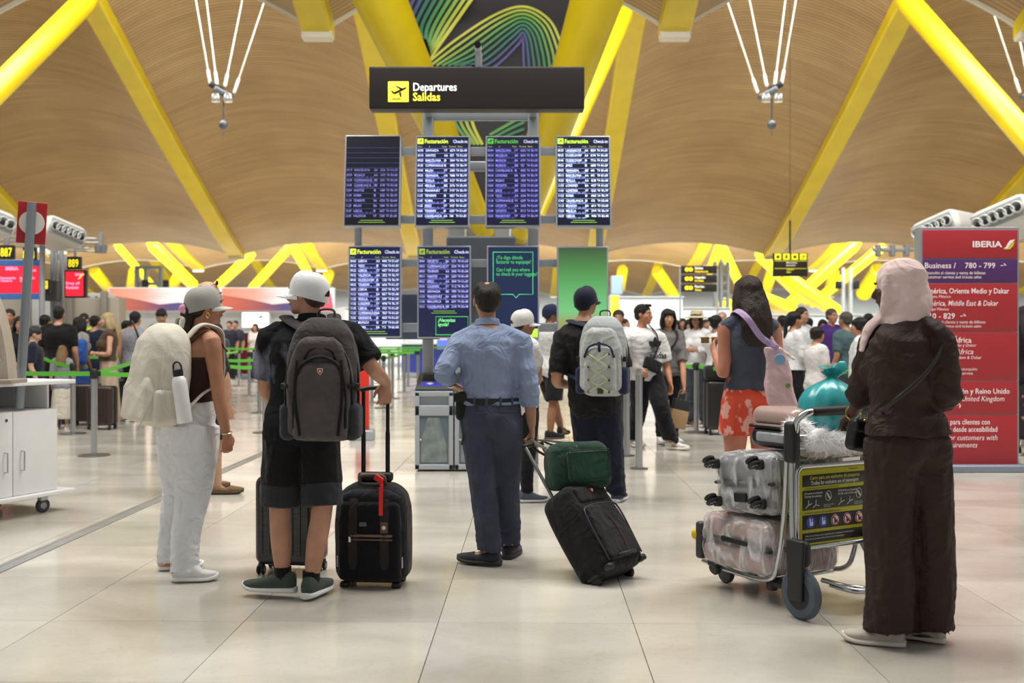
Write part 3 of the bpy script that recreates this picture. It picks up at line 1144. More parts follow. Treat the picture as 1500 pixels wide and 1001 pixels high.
RC = ['#c4c84e', '#a9bd4c', '#86ac4b', '#5d9a4d', '#3f8653', '#2f7458', '#2c6a63', '#36527a', '#48478a', '#544790']
for i in range(9):
    f = 1 - .06 * i
    stripe([(598 - 30 * i, -20), (598 - 30 * i - 95 * f * 1.0, 115), (598 - 30 * i - 190 * f + 18 * i, 250 - 10 * i)], .095, RC[i])
for i in range(9):
    stripe([(395 + 24 * i, 268), (520 + 19 * i, 165 + 14 * i), (680 + 12 * i, 62 + 15 * i), (800 - 1 * i, 28 + 15 * i), (900 - 13 * i, 80 + 12 * i), (950 - 19 * i, 180 + 8 * i), (968 - 21 * i, 275)], .062, RC[(i + 0) % 10] if i < 8 else '#544790')
for i in range(4):
    stripe([(500 + 26 * i, 455), (530 + 22 * i, 520), (585 + 15 * i, 590)], .08, RC[3 - i])
for i in range(5):
    stripe([(800, 470 + 28 * i), (740 - 4 * i, 505 + 24 * i), (660, 550 + 20 * i)], .075, RC[3 + i])

# spotlights hung on cables
for px, sg in ((325, 1), (1128, -1), (1512, -1)):
    D = 33
    lb = {325: 'grey cable-hung spotlight cluster below the left roof wave', 1128: 'grey cable-hung spotlight cluster below the right roof wave', 1512: 'cable-hung spotlight cluster cut by the right picture edge'}[px]
    c = W(px, 135, D)
    r = thing('cable_spotlight', lb, 'lamp', c, 'spotlight clusters hung under the roof')
    m = mat('#6d7277', .35, .6, var=.2)
    q = MB(); q.rbox((sg * .06, 0, -.05), (.62, .3, .2), .06, Matrix.Rotation(sg * .5, 3, 'Y')); q.build('lamp_housing', m, r)
    q = MB(); q.rbox((-sg * .2, .1, .18), (.42, .3, .18), .05, Matrix.Rotation(sg * .45, 3, 'Y')); q.build('lamp_housing', BLACKP, r)
    for xx in (-.15, .22):
        q = MB(); q.lathe([(.0, -.2), (.13, -.2), (.15, -.14), (.12, .02), (.0, .04)], (xx, -.12, -.12)); q.build('reflector', mat('#cfd3d6', .2, .8), r)
    q = MB(); q.tube([(.05, 0, -.2), (.05, 0, -.85)], .025, seg=6); q.build('rod', m, r)
    q = MB(); q.ell((.05, 0, -.98), (.14, .14, .16)); q.build('counterweight', m, r)
    q = MB(); q.tube([(.05, 0, -1.1), (.05, 0, -1.3)], .012, seg=6); q.build('rod', m, r)
    for k, (tx, ty) in enumerate(((-40, 0), (-24, 0), (30, 12), (62, 15))):
        e = W(px + sg * tx, ty - 12, D + (0, 1, 1.5, 0)[k]) - c
        s0 = V(((-.35, -.15, .1, .38)[k] * sg, 0, (.25, .25, .2, .0)[k]))
        q = MB(); q.tube([s0, e], [.028, .022], seg=6); q.build('cable', mat('#e3e0d6', .5), r)
        q = MB(); q.tube([s0, s0 + (e - s0).normalized() * .4], .05, seg=8); q.build('cable_end', mat('#f0f0ee', .4), r)

# ---------------------------------------------------------------- display structure
YD = 10.8
SC = FPX / YD


def wz(py, Y=YD): return CAMZ - (py - HZ) / FPX * Y
def wx(px, Y=YD): return (px - 750) / FPX * Y


fr = thing('display_frame', 'grey metal frame of posts and rails carrying the flight display boards', 'frame', (wx(703), YD + .3, 0))
FB = V((wx(703), YD + .3, 0))
for px in (627, 781):
    q = MB(); q.rbox(V((wx(px, YD + .62), YD + .62, wz(156, YD + .62) / 2)) - FB, (.11, .105, wz(156, YD + .62)), .012); q.build('post', GREYP, fr)
for px in (627, 781):
    q = MB(); q.rbox(V((wx(px, YD + .4), YD + .4, wz(150))) - FB, (.08, .5, .08), .012); q.build('sign_bracket', GREYP, fr)
for px in (522, 880):
    q = MB(); q.rbox(V((wx(px), YD + .13, (wz(330) + wz(364)) / 2)) - FB, (.07, .06, wz(330) - wz(364) + .3), .01); q.build('hanger', GREYP, fr)
for py, h, a, b in ((170, .10, 627, 781), (222, .085, 560, 840), (244, .10, 640, 770), (322, .085, 560, 840), (386, .08, 560, 850), (480, .09, 560, 850)):
    q = MB(); q.rbox(V(((wx(a) + wx(b)) / 2, YD + (.13 if py not in (170, 244) else .62), wz(py, YD + (.13 if py not in (170, 244) else .62)))) - FB, ((wx(b) - wx(a)) * (1.06 if py in (170, 244) else 1), .07, h), .012); q.build('rail', GREYP, fr)
q = MB(); q.rbox(V((wx(600), YD + .36, (wz(430) + wz(497)) / 2)) - FB, (.55, .05, .46), .01); q.build('back_panel', mat('#5f6c8c', .45, var=.1), fr)
q = MB(); q.rbox(V((wx(703), YD + .5, (wz(340) + wz(478)) / 2)) - FB, (.72, .16, wz(340) - wz(478)), .03); q.build('back_panel', mat('#848d97', .45, .2, var=.08), fr)
# camera on top of the sign
cm = thing('security_camera', 'small grey security camera on the stalk above the departures sign', 'camera', W(701, 98, YD))
q = MB(); q.tube([(0, .05, 0), (0, .05, .14), (-.01, .02, .17)], [.035, .035, .03], seg=10); q.build('bracket', GREYP, cm)
q = MB(); q.rbox((-.005, -.01, .19), (.07, .17, .07), .03); q.build('camera_body', mat('#c6c9cc', .4), cm)
q = MB(); q.lathe([(.0, -.02), (.032, -.02), (.034, .01), (0, .012)], (-.005, -.10, .19), (X3, Z3, -Y3), 14); q.build('lens', mat('#0d0d10', .15), cm)

# departures sign
sg_c = V(((wx(541) + wx(856)) / 2, YD - .02, wz(129)))
sg = thing('departures_sign', 'long black hanging sign reading Departures Salidas with yellow plane pictogram', 'sign', sg_c)
sw, sh_ = wx(856) - wx(541), wz(98) - wz(160)
q = MB(); q.rbox((0, .11, 0), (sw, .22, sh_), .012); q.build('sign_box', mat('#231f1e', .5, var=.08), sg)
q = MB(); q.rbox((0, -.002, 0), (sw - .03, .012, sh_ - .03), .004); q.build('sign_face', mat('#2a2422', .4), sg)


def plane_icon(mb, c, s, X, Y, off):
    """departing aeroplane pictogram"""
    X, Y = V(X), V(Y); N = X.cross(Y)
    b = V(c) + N * off
    for poly in ([(-.36, .02), (-.30, .05), (-.2, -.03), (.30, .20), (.38, .22), (.40, .17), (.34, .11), (-.14, -.13), (-.24, -.12)],
                 [(.10, .09), (-.14, .26), (-.06, .27), (.22, .15)], [(.02, -.06), (.10, -.28), (.16, -.27), (.14, -.02)], [(-.3, -.38), (.12, -.38), (.12, -.34), (-.3, -.34)]):
        mb.prism([(p[0] * s, p[1] * s) for p in poly], b, X, Y, N, .002)


q = MB(); q.rbox((wx(584) - sg_c.x, -.012, wz(135.5) - sg_c.z), (30 / SC, .012, 30 / SC), .02); icon = q.build('pictogram', glow('#fff14a', 1.0), sg)
q = MB(); plane_icon(q, (wx(584) - sg_c.x, -.02, wz(135.5) - sg_c.z), 30 / SC, X3, Z3, 0); q.build('pictogram_plane', mat('#171310', .5), icon)
q = MB(); q.text('Departures', .112, (wx(605) - sg_c.x, -.012, wz(134) - sg_c.z), X3, Z3, bold=.012, wid=.84); q.build('lettering', glow('#ffffff', 1.0), sg, smooth=False)
q = MB(); q.text('Salidas', .112, (wx(605) - sg_c.x, -.012, wz(148.5) - sg_c.z), X3, Z3, bold=.018, wid=.92); q.build('lettering', glow('#fff04a', 1.0), sg, smooth=False)

CITY = ['FRANKFURT', 'MALLORCA', 'LONDRES', 'LISBOA', 'BRUSELAS', 'DUSSELDORF', 'SEVILLA', 'BARCELONA', 'TENERIFE', 'VIGO', 'BILBAO', 'PARIS', 'CASABLANCA', 'MILAN', 'LANZAROTE', 'MUNICH', 'OPORTO', 'COPENHAGUE', 'ROMA', 'GRANADA', 'VALENCIA', 'MELILLA', 'JEREZ', 'NANTES']


def display(label, px0, px1, py0, py1, kind, rows=14, ink='#b9c6ff', dim='#6d77d6', bg='#0c1026', e=1.0, tilt=0., head='#d7f04a', seed=1, skip=0):
    w, h = (px1 - px0) / SC, (py1 - py0) / SC
    c = V((wx((px0 + px1) / 2), YD, wz((py0 + py1) / 2)))
    r = thing('flight_display', label, 'screen', c, 'flight display boards', Matrix.Rotation(-tilt, 3, 'X'))
    q = MB(); q.rbox((0, .05, 0), (w, .10, h), .01); q.build('bezel', mat('#b6bcc6', .35, .5), r)
    iw, ih = w - .03, h - .03
    q = MB(); q.rbox((0, -.002, 0), (iw, .008, ih), .002)
    Zt = ih / 2; L0 = -iw / 2
    rr = random.Random(seed)
    if kind == 'ad':
        o = q.build('screen', mat('#3f7d3a', .35, var=.0, hex2='#8ee08c', vscale=1.5, thresh=(.4, .62), emit=0), r)
        m = bpy.data.materials.new('ad'); m.use_nodes = True
        N, L = m.node_tree.nodes, m.node_tree.links
        b = N['Principled BSDF']; b.inputs['Base Color'].default_value = (.02, .02, .02, 1)
        tc = N.new('ShaderNodeTexCoord'); sp = N.new('ShaderNodeSeparateXYZ'); L.new(tc.outputs['Generated'], sp.inputs[0])
        rp = N.new('ShaderNodeValToRGB'); el = rp.color_ramp.elements
        el[0].position, el[0].color = 0, lin('#9a9a50'); el[1].position, el[1].color = 1, lin('#3d5a3a')
        for pz, cc in ((.18, '#a7b26a'), (.3, '#7fd78a'), (.6, '#5fb565'), (.8, '#4c8f48')):
            x = el.new(pz); x.color = lin(cc)
        L.new(sp.outputs['Z'], rp.inputs['Fac']); L.new(rp.outputs[0], b.inputs['Emission Color']); b.inputs['Emission Strength'].default_value = .85
        o.data.materials[0] = m
        return r
    if kind == 'help':
        q.build('screen', mat('#101a33', .3, emit=.9, emithex='#1c2848'), r)
        q = MB()
        fx, fz = iw * .40, Zt - .05
        pts = [(-fx, fz), (fx, fz), (fx, -.02), (.06, -.02), (.03, -.055), (0, -.02), (-fx, -.02), (-fx, fz)]
        q.tube([(a, -.008, b) for a, b in pts], .004, seg=6); q.build('speech_outline', glow('#49c07f', .8), r)
        q = MB()
        q.text('¿Te digo dónde\nfacturar tu equipaje?', .05, (-fx + .03, -.007, fz - .07), X3, Z3, bold=.012, sp=.85, wid=.84)
        q.text('Can I tell you where\nto check in your luggage?', .05, (-fx + .03, -.007, fz - .19), X3, Z3, bold=.012, sp=.85, wid=.8)
        q.build('lettering', glow('#3fae62', .85), r, smooth=False)
        q = MB(); q.rbox((0, -.005, -ih / 2 + .045), (iw, .006, .085), .002); q.build('green_strip', glow('#a9d94a', .9), r)
        return r
    q.build('screen', mat(bg, .3, emit=.8, emithex=bg), r)
    hz_ = Zt - .045
    if not skip:
        q = MB(); q.rbox((L0 + .035, -.007, hz_), (.058, .006, .058), .006); ic = q.build('pictogram', glow(head, e), r)
        q = MB(); plane_icon(q, (L0 + .035, -.0112, hz_), .058, X3, Z3, 0); q.build('pictogram_plane', mat('#18201a', .5), ic)
        q = MB(); q.text('Facturación', .058, (L0 + .075, -.007, hz_ - .02), X3, Z3, bold=.02, wid=.86); q.build('heading', glow(head, e * .95), r, smooth=False)
        q = MB(); q.text('Check-in', .046, (L0 + iw * .70, -.007, hz_ - .018), X3, Z3, bold=.012, wid=.86); q.build('heading', glow('#c8cdfa', e), r, smooth=False)
        q = MB(); q.text('Hora            A                      Vuelo    Terminal   Mostr.', .02, (L0 + .01, -.007, hz_ - .062), X3, Z3, bold=.01, wid=.98); q.build('column_titles', glow('#a9b46a', e * .7), r, smooth=False)
    zt = hz_ - .075
    zb = -ih / 2 + (.06 if kind == 'flights' else .27)
    rh = (zt - zb) / rows
    Bm, ln = MB(), MB()
    for i in range(rows):
        z = zt - rh * (i + .5)
        ln.box((0, -.0065, z + rh * .5), (iw, .003, .0032))
        if i < skip: continue
        A = MB()
        ee = e * (min(1, .35 + .16 * (i - skip)) if skip else 1)
        t = '%02d:%02d' % (9 + (i * 7 + seed) // 60 + i // 6, (seed * 13 + i * 10) % 60)
        for s_, x_, w_ in ((t, .008, .74), (CITY[rr.randrange(len(CITY))], .085, .78), (rr.choice(['IB', 'IBE', 'VY', 'BA', 'AA']), iw * .53, .8), ('%d' % rr.randrange(400, 8999), iw * .645, .74), ('T4', iw * .765, .74), (rr.choice(['780 a 799', '810 a 829', '830 a 848']), iw * .84, .5)):
            A.text(s_, .034, (L0 + x_, -.0065, z - .006), X3, Z3, bold=.016, wid=w_)
        A.build('flight_row', glow(ink, round(ee, 2)), r, smooth=False)
        if rr.random() < .6:
            Bm.text('OPERADO  %s  %d' % (rr.choice(['AA', 'BA', 'QR']), rr.randrange(1000, 7999)), .024, (L0 + .095, -.0065, z - rh * .5 + .004), X3, Z3, bold=.01, wid=.85)
    if Bm.v: setp(Bm.build('operator_rows', glow(dim, e * .7), r, smooth=False), kind='stuff')
    ln.build('row_lines', glow(dim, e * .45), r, smooth=False)
    z = zb - .022
    q2 = MB(); q2.box((0, -.0065, z + .008), (iw * .42, .003, .006)); q2.box((0, -.0065, z - .012), (iw * .5, .003, .006)); q2.build('footer_lines', glow('#7fae3c', e * .6), r)
    if kind == 'bottom':
        q = MB(); bx0, bx1, bz0, bz1 = L0 + iw * .34, L0 + iw * .97, -ih / 2 + .02, -ih / 2 + .2
        q.tube([(bx0, -.008, bz0), (bx1, -.008, bz0), (bx1, -.008, bz1), (bx0, -.008, bz1), (bx0, -.008, bz0)], .004, seg=6); q.build('speech_outline', glow('#3fae5c', .8), r)
        q = MB(); q.text('¿Necesitas\nayuda?', .05, (bx0 + .02, -.007, bz1 - .05), X3, Z3, bold=.02, sp=.85, wid=.8, shear=.15); q.build('lettering', glow('#7be08a', .9), r, smooth=False)
    return r


T8 = math.radians(9)
display('leftmost upper flight board, dim with its top half black', 504, 587, 195, 334, 'flights', 14, '#7f7fd0', '#4a4a98', '#0d0d18', .55, T8, seed=3, skip=4)
display('second upper flight board from the left, bright green heading', 608, 688, 196, 334, 'flights', 14, '#c5d2ff', '#7d88ee', '#0c1028', 1.05, T8, '#dcf04a', seed=5)
display('third upper flight board from the left, violet dim text', 711, 792, 196, 334, 'flights', 14, '#8583e6', '#4b4bb0', '#10102a', .7, T8, '#55b348', seed=8)
display('rightmost upper flight board, brightest white text', 814, 895, 196, 334, 'flights', 14, '#d8e6ff', '#93a8f5', '#0b1024', 1.15, T8, '#c2f04a', seed=11)
display('leftmost lower flight board, beside the white-capped man', 510, 588, 360, 495, 'flights', 15, '#cdd6ff', '#8d98ee', '#11183a', 1.0, .0, '#dcf04a', seed=14)
display('lower flight board with green-outlined help box at its foot', 611, 690, 360, 496, 'bottom', 10, '#a9aef5', '#7d83dd', '#161b3c', .9, .0, '#8fa93e', seed=17)
display('lower board with green speech bubble asking about luggage check in', 713, 790, 360, 497, 'help')
display('lower rightmost board showing a plain green advertisement', 816, 891, 361, 497, 'ad')

# recycling bins under the boards
for i, (a, b) in enumerate(((608, 664), (666, 723), (725, 782))):
    Yb = 10.75
    x0, x1 = wx(a, Yb), wx(b, Yb)
    w = x1 - x0
    lb = ['leftmost grey recycling bin with blue label on its sloped top', 'middle grey recycling bin behind the man in blue shirt', 'rightmost grey recycling bin beside the green bag'][i]
    r = thing('recycling_bin', lb, 'bin', ((x0 + x1) / 2, Yb, 0), 'recycling bins under the flight boards')
    q = MB(); q.prism([(0.012, 0.02), (.012, .79), (.5, .93), (.5, .02)], (-w / 2, 0, 0), Y3, Z3, X3, w); q.build('cabinet', mat('#9aa2ab', .45, .3, var=.05), r)
    for z, h in ((.765, .05), (.60, .10), (.045, .05)):
        q = MB(); q.rbox((0, 0, z), (w, .03, h), .005); q.build('front_rail', mat('#b4bbc3', .4, .3), r)
    for sx in (-1, 1):
        q = MB(); q.rbox((sx * (w / 2 - .022), 0, .40), (.044, .03, .76), .005); q.build('front_stile', mat('#b4bbc3', .4, .3), r)
    q = MB(); q.rbox((0, -.002, .31), (w - .085, .008, .49), .002); q.build('door_pane', mat('#66747c', .12, var=.15, vscale=5, coat=.4), r)
    q = MB(); q.prism([(-.13, -.22), (.13, -.22), (.12, -.05), (.05, .22), (-.06, .22), (-.13, .0)], (0, -.0065, .31), X3, Z3, -Y3, .003); q.build('plastic_bag', mat('#8d979a', .35, var=.35, vscale=9, bump=.8, bscale=25), r)
    q = MB(); q.ell((-w / 2 + .055, -.012, .31), (.012, .012, .012)); q.build('knob', STEEL, r)
    sl = math.atan2(.14, .488)
    Ms = Matrix.Rotation(sl, 3, 'X')
    q = MB(); q.rbox((0, .255, .872), (w, .52, .03), .008, Ms); lid = q.build('lid', mat('#43484c', .5, var=.1), r)
    q = MB(); q.rbox(V((0, .255, .872)) + Ms @ V((0, .08, .012)), (w - .10, .2, .012), .02, Ms); q.build('opening', mat('#0d0e10', .8), lid)
    q = MB(); q.rbox(V((0, .255, .872)) + Ms @ V((0, -.11, .014)), (w - .08, .13, .008), .004, Ms); q.build('label_plate', mat('#3b3fc0', .35), lid)
    q = MB(); q.rbox(V((0, .255, .872)) + Ms @ V((-.05, -.11, .019)), (.055, .055, .004), .004, Ms @ rotz(.78)); q.build('recycling_symbol', mat('#cfd6ff', .4), lid)

# airline totem
x0, x1 = wx(1346), wx(1491)
TC = V(((x0 + x1) / 2, YD - .05, 0))
tw, th_ = x1 - x0, wz(333)
tt = thing('sign_totem', 'tall red airline information totem with purple band, behind the woman in brown', 'sign', TC)
q = MB(); q.rbox((0, .10, th_ / 2 + .02), (tw, .16, th_ - .04), .01); q.build('frame', mat('#9fa5ae', .38, .5), tt)
q = MB(); q.rbox((0, .06, .035), (tw + .12, .34, .07), .015); q.build('base', mat('#8c95a5', .4, .4), tt)
zf = lambda py: wz(py, YD - .05)
bands = [(337, 378, '#b5303a'), (379.5, 414, '#57306f'), (415.5, 486, '#b02f37'), (487.5, 557, '#b02f37'), (558.5, 607, '#b02f37'), (608.5, 682, '#b02f37')]
for a, b, c in bands:
    q = MB(); q.rbox((0, .012, (zf(a) + zf(b)) / 2), (tw - .05, .02, zf(a) - zf(b)), .003); q.build('panel', mat(c, .4, var=.05), tt)
WT = mat('#f3e4e6', .5, emit=.12)


def tx(mb, s, px, py, size, **k):
    mb = MB()
    mb.text(s, size, (wx(px, YD - .05) - TC.x, .0, zf(py)), X3, Z3, off=.001, **k)
    mb.build('lettering', WT, tt, smooth=False)


q = MB()
tx(q, 'IBERIA', 1424, 362, .082, bold=.03, wid=1.25)
tx(q, 'Business /    780 - 799  →', 1354, 393, .078, wid=1.0, bold=.01)
tx(q, 'Atención al cliente y venta de billetes\nCustomer service and tickets sales', 1355, 402, .042, bold=.005, sp=.95, wid=.94)
tx(q, 'América, Oriente Medio y Dakar', 1354, 430, .074, bold=.014, wid=.84)
tx(q, 'excepto México', 1354, 436.5, .04)
tx(q, 'América, Middle East & Dakar', 1354, 448, .074, shear=.2, wid=.80, bold=.006)
tx(q, 'except México', 1354, 455, .04, shear=.2)
tx(q, '810 - 829  →', 1354, 467, .078, bold=.01)
tx(q, 'Atención al cliente y venta de billetes\nCustomer service and tickets sales', 1355, 474, .042, sp=.95, wid=.94)
tx(q, 'Europa y África', 1354, 502, .074, bold=.014)
tx(q, 'excepto Reino Unido y Dakar', 1354, 508, .042)
tx(q, 'Europe & Africa', 1354, 519, .074, shear=.2)
tx(q, 'except United Kingdom & Dakar', 1354, 526, .042, shear=.2)
tx(q, '830 - 848  →', 1354, 538, .078, wid=.8)
tx(q, 'Atención al cliente y facturación', 1350, 543, .042); tx(q, 'Customer service', 1380, 549, .042)
tx(q, 'Emiratos, Japón y Reino Unido', 1356, 577, .074, bold=.014, wid=.90)
tx(q, 'Japan & the United Kingdom', 1362, 588, .074, shear=.2, wid=.86)
tx(q, '849 - 859  ↑', 1353, 599, .078, wid=.92)
tx(q, 'Mostrador para clientes con\nnecesidades desde accesibilidad', 1352, 622, .074, sp=.98, bold=.01, wid=.78)
tx(q, 'Counter for customers with\nspecial requirements', 1352, 645, .074, shear=.2, sp=.98, wid=.86)


def tail_logo(mb, c, s, X, Y, part):
    X, Y = V(X), V(Y); N = X.cross(Y)
    if part == 0:
        P = [(-.5, -.42), (-.1, -.3), (.12, .02), (.5, .4), (.1, .36), (-.12, .1), (-.26, -.2)]
    else:
        P = [(-.42, -.46), (.08, -.42), (.36, -.1), (.44, .26), (.2, .06), (.02, -.22)]
    mb.prism([(p[0] * s, p[1] * s) for p in P], c, X, Y, N, .003)


q = MB(); tail_logo(q, (wx(1475) - TC.x, .0, zf(358)), .115, X3, Z3, 0); q.build('logo', mat('#f0ece4', .5, emit=.1), tt)
q = MB(); tail_logo(q, (wx(1475) - TC.x, -.001, zf(358)), .115, X3, Z3, 1); q.build('logo', mat('#e3bd35', .5, emit=.1), tt)

# ---------------------------------------------------------------- check-in zone, left
def wall_block(name, x0, x1, y0, y1, z0, z1, m, kind='structure', bev=.02):
    q = MB(); q.rbox(((x0 + x1) / 2, (y0 + y1) / 2, (z0 + z1) / 2), (x1 - x0, y1 - y0, z1 - z0), bev)
    return setp(q.build(name, m, None), kind=kind)


def PX(px, Y): return (px - 750) / FPX * Y
def PZ(py, Y): return CAMZ - (py - HZ) / FPX * Y


wall_block('wall_left', PX(-260, 21), PX(158, 21), 21.6, 22.0, 0, PZ(436, 21.6), mat('#b3aa9b', .55, var=.06, vscale=.6))
for px in (40, 100, 150):
    q = MB(); q.rbox((PX(px, 21.4), 21.5, 1.1), (.12, .14, 2.2), .02); setp(q.build('trim_2', mat('#8f8a82', .5), None), kind='structure')
# canopy box with round holes, beyond the queue
cn = thing('counter_canopy', 'pale grey slanted counter canopy with round holes beyond the queue', 'canopy', W(125, 452, 24))
cb = W(125, 452, 24)
P4 = [W(121, 440, 24), W(158, 438, 24), W(158, 474, 24), W(140, 462, 24)]
q = MB(); q.prism([(p.x - cb.x, p.z - cb.z) for p in P4], (0, 0, 0), X3, Z3, Y3, 1.0); q.build('soffit', mat('#8b8a86', .5), cn)
q = MB(); q.rbox(W(142, 436, 23.9) - cb, (.62, .5, .18), .03); q.build('fascia', mat('#d5d9da', .5), cn)
q = MB(); q.rbox((PX(150, 24.6) - cb.x, .6, -cb.z / 2), (.12, .12, cb.z), .02); q.build('post', GREYP, cn)
for i in range(3):
    q = MB(); q.wheel(W(130 + 11 * i, 436.5, 23.63) - cb, (0, 1, 0), .035, .03, 12); q.build('hole', BLACKP, cn)
# white board on the wall
wb = thing('notice_board', 'white information board on the wall behind the check-in queue', 'board', W(60, 457, 21.5))
q = MB(); q.rbox((0, 0, 0), (.42, .05, .56), .015); q.build('panel', mat('#c9c9c7', .4), wb)
q = MB(); q.rbox((0, -.028, 0), (.37, .006, .51), .003); q.build('sheet', mat('#d6d8d8', .4, var=.08, vscale=12), wb)

DS = 20.0


def red_screen(label, x0, x1, y0, y1, D, txt, blue=True):
    c = V((PX((x0 + x1) / 2, D), D, PZ((y0 + y1) / 2, D)))
    w, h = PX(x1, D) - PX(x0, D), PZ(y0, D) - PZ(y1, D)
    r = thing('counter_screen', label, 'screen', c, 'red airline screens above the check-in counters')
    q = MB(); q.rbox((0, .08, 0), (w + .06, .14, h + .06), .02); q.build('housing', BLACKP, r)
    q = MB(); q.rbox((0, .0, 0), (w, .02, h), .006); q.build('screen', mat('#d41f33', .4, emit=.85, emithex='#e8233a'), r)
    if blue:
        for s in (1, -1):
            q = MB(); q.rbox((0, -.002, s * (h / 2 + .055)), (w + .05, .03, .11), .01); q.build('blue_strip', mat('#3f6aa8', .4, emit=.25), r)
    q = MB()
    for t, px, py, sz in txt:
        q.text(t, sz, (PX(px, D) - c.x, -.012, PZ(py, D) - c.z), X3, Z3, bold=.03)
    q.build('lettering', glow('#ff9fd0', .9), r, smooth=False)
    q = MB(); tail_logo(q, (w * .32 if blue else w * .38, -.012, h * .3), .13, X3, Z3, 0); q.build('logo', glow('#ffd86a', .9), r)
    return r


red_screen('wide red counter screen between blue strips at left picture edge', -46, 57, 390, 430, DS, [('IBERIA', 8, 396, .085), ('Facturación', 1, 409, .06), ('Check-in', 1, 413, .06), ('Facturación', 29, 409, .06), ('Check-in', 29, 413, .06), ('IBERIA', 40, 398, .06)])
red_screen('narrow red counter screen under the lit number 889', 96, 122, 398, 434, DS, [('IBERIA', 110, 404, .06), ('Drop off', 97, 417, .07), ('Equipaje', 97, 423, .07)], False)
for t, x0, x1, y0, y1, lb in (('887', -1, 19, 359, 380, 'lit yellow counter number 887 at left picture edge'), ('888', 33, 51, 362, 384, 'lit yellow counter number half hidden behind the red sign pole'), ('889', 98, 117, 376, 395, 'lit yellow counter number 889 above the narrow red screen')):
    D = DS
    c = V((PX((x0 + x1) / 2, D), D, PZ((y0 + y1) / 2, D))); w, h = PX(x1, D) - PX(x0, D), PZ(y0, D) - PZ(y1, D)
    r = thing('counter_number', lb, 'sign', c, 'lit counter numbers')
    q = MB(); q.rbox((0, .06, 0), (w, .12, h), .015); q.build('box', mat('#2c2a26', .5), r)
    q = MB(); q.text(t, h * .86, (0, -.002, -h * .30), X3, Z3, align='CENTER', bold=.006, wid=.62); q.build('digits', glow('#ffe81f', 1.1), r, smooth=False)
    q = MB(); q.tube([(0, .08, h / 2), (0, .08, h / 2 + .35)], .025, seg=8); q.build('hanger', GREYP, r)
ys = thing('pictogram_sign', 'small yellow pictogram sign with black frame beside the red screens', 'sign', W(65, 419, DS))
q = MB(); q.rbox((0, .05, 0), (.17, .1, .24), .015); q.build('box', BLACKP, ys)
q = MB(); q.rbox((0, -.002, .02), (.13, .01, .15), .01); pl = q.build('face', glow('#e8d83a', .9), ys)
q = MB(); plane_icon(q, (0, -.009, .02), .12, X3, Z3, 0); q.build('pictogram', mat('#1c1a10', .5), pl)
# service posts between the screens
gp = thing('service_column', 'slim grey service column with cabinet between the red screens', 'column', W(82, 470, 20.6))
gb = W(82, 470, 20.6)
for px, w in ((77, .06), (90, .07), (83, .04)):
    q = MB(); q.rbox(V((PX(px, 20.6), 20.6, 1.6)) - gb, (w, .08, 3.2), .01); q.build('post', GREYP, gp)
q = MB(); q.rbox(V((PX(80, 20.5), 20.4, PZ(427, 20.5))) - gb, (.22, .2, .38), .02); q.build('cabinet', mat('#5b6268', .5), gp)
q = MB(); q.rbox(V((PX(104, 20.5), 20.3, PZ(392, 20.5))) - gb, (.07, .1, .40), .01); q.build('light_panel', mat('#dfe3e5', .4), gp)

# pipes and lamp rail under the roof at left
pr = thing('pipe_rail', 'grey pipe rail with small lamps running above the counters', 'rail', W(90, 345, 21.5))
prb = W(90, 345, 21.5)
for py, D, x0, x1, r_ in ((346, 21.5, -40, 140, .03), (352, 21.8, -40, 150, .025), (360, 22.5, -40, 130, .025), (366, 21.6, 88, 150, .02)):
    q = MB(); q.tube([W(x0, py, D) - prb, W(x1, py + 4, D) - prb], r_, seg=8); q.build('pipe', mat('#b6b6b0', .4, .4), pr)
for px in (10, 48, 72, 120, 148):
    q = MB(); q.rbox(W(px, 352, 21.5) - prb, (.08, .12, .3), .02); q.build('bracket', mat('#9a9a96', .45), pr)
for px in (144, 152):
    q = MB(); q.lathe([(.0, 0), (.06, .02), (.08, .16), (.02, .2)], W(px, 372, 21.5) - prb, seg=12); q.build('lamp', mat('#8d8f92', .4, .3), pr)
q = MB(); q.rbox(W(70, 368, 21) - prb, (.38, .9, .05), .01); q.build('light_tray', glow('#e6f3f2', .8), pr)


def diffuser(label, px, py, D, L, yaw, n=6):
    """white air diffuser: slanted housing, grey front with a row of nozzles"""
    c = W(px, py, D)
    r = thing('air_diffuser', label, 'vent', c, 'white air diffusers with nozzles', rotz(yaw) @ Matrix.Rotation(math.radians(20 if yaw > 0 else -20), 3, 'Y'))
    H_ = .40
    q = MB(); q.rbox((0, .65, 0), (L, 1.3, H_), .16, k=4); q.build('housing', mat('#e8e8e4', .4), r)
    q = MB(); q.rbox((0, -.005, 0), (L - .14, .03, H_ - .14), .12, k=4); q.build('nozzle_plate', mat('#a6aaab', .45, .1), r)
    for i in range(n):
        x = (i - (n - 1) / 2) * (L - .3) / max(1, n - 1)
        q = MB(); q.lathe([(.085, 0), (.085, .05), (.07, .07), (.055, .02), (.05, -.03)], (x, -.015, .0), (X3, Z3, -Y3), 16); q.build('nozzle', mat('#dadcdc', .35), r)
        q = MB(); q.ell((x + .012, -.045, -.03), (.048, .02, .05)); q.build('nozzle_opening', mat('#131415', .8), r)
    q = MB(); q.tube([(0, 1.0, -H_ / 2 + .05), V((0, 1.0, -H_ / 2)) + r.matrix_world.to_3x3().transposed() @ V((0, 0, -c.z + .2))], .05, seg=10); q.build('support_post', GREYP, r)


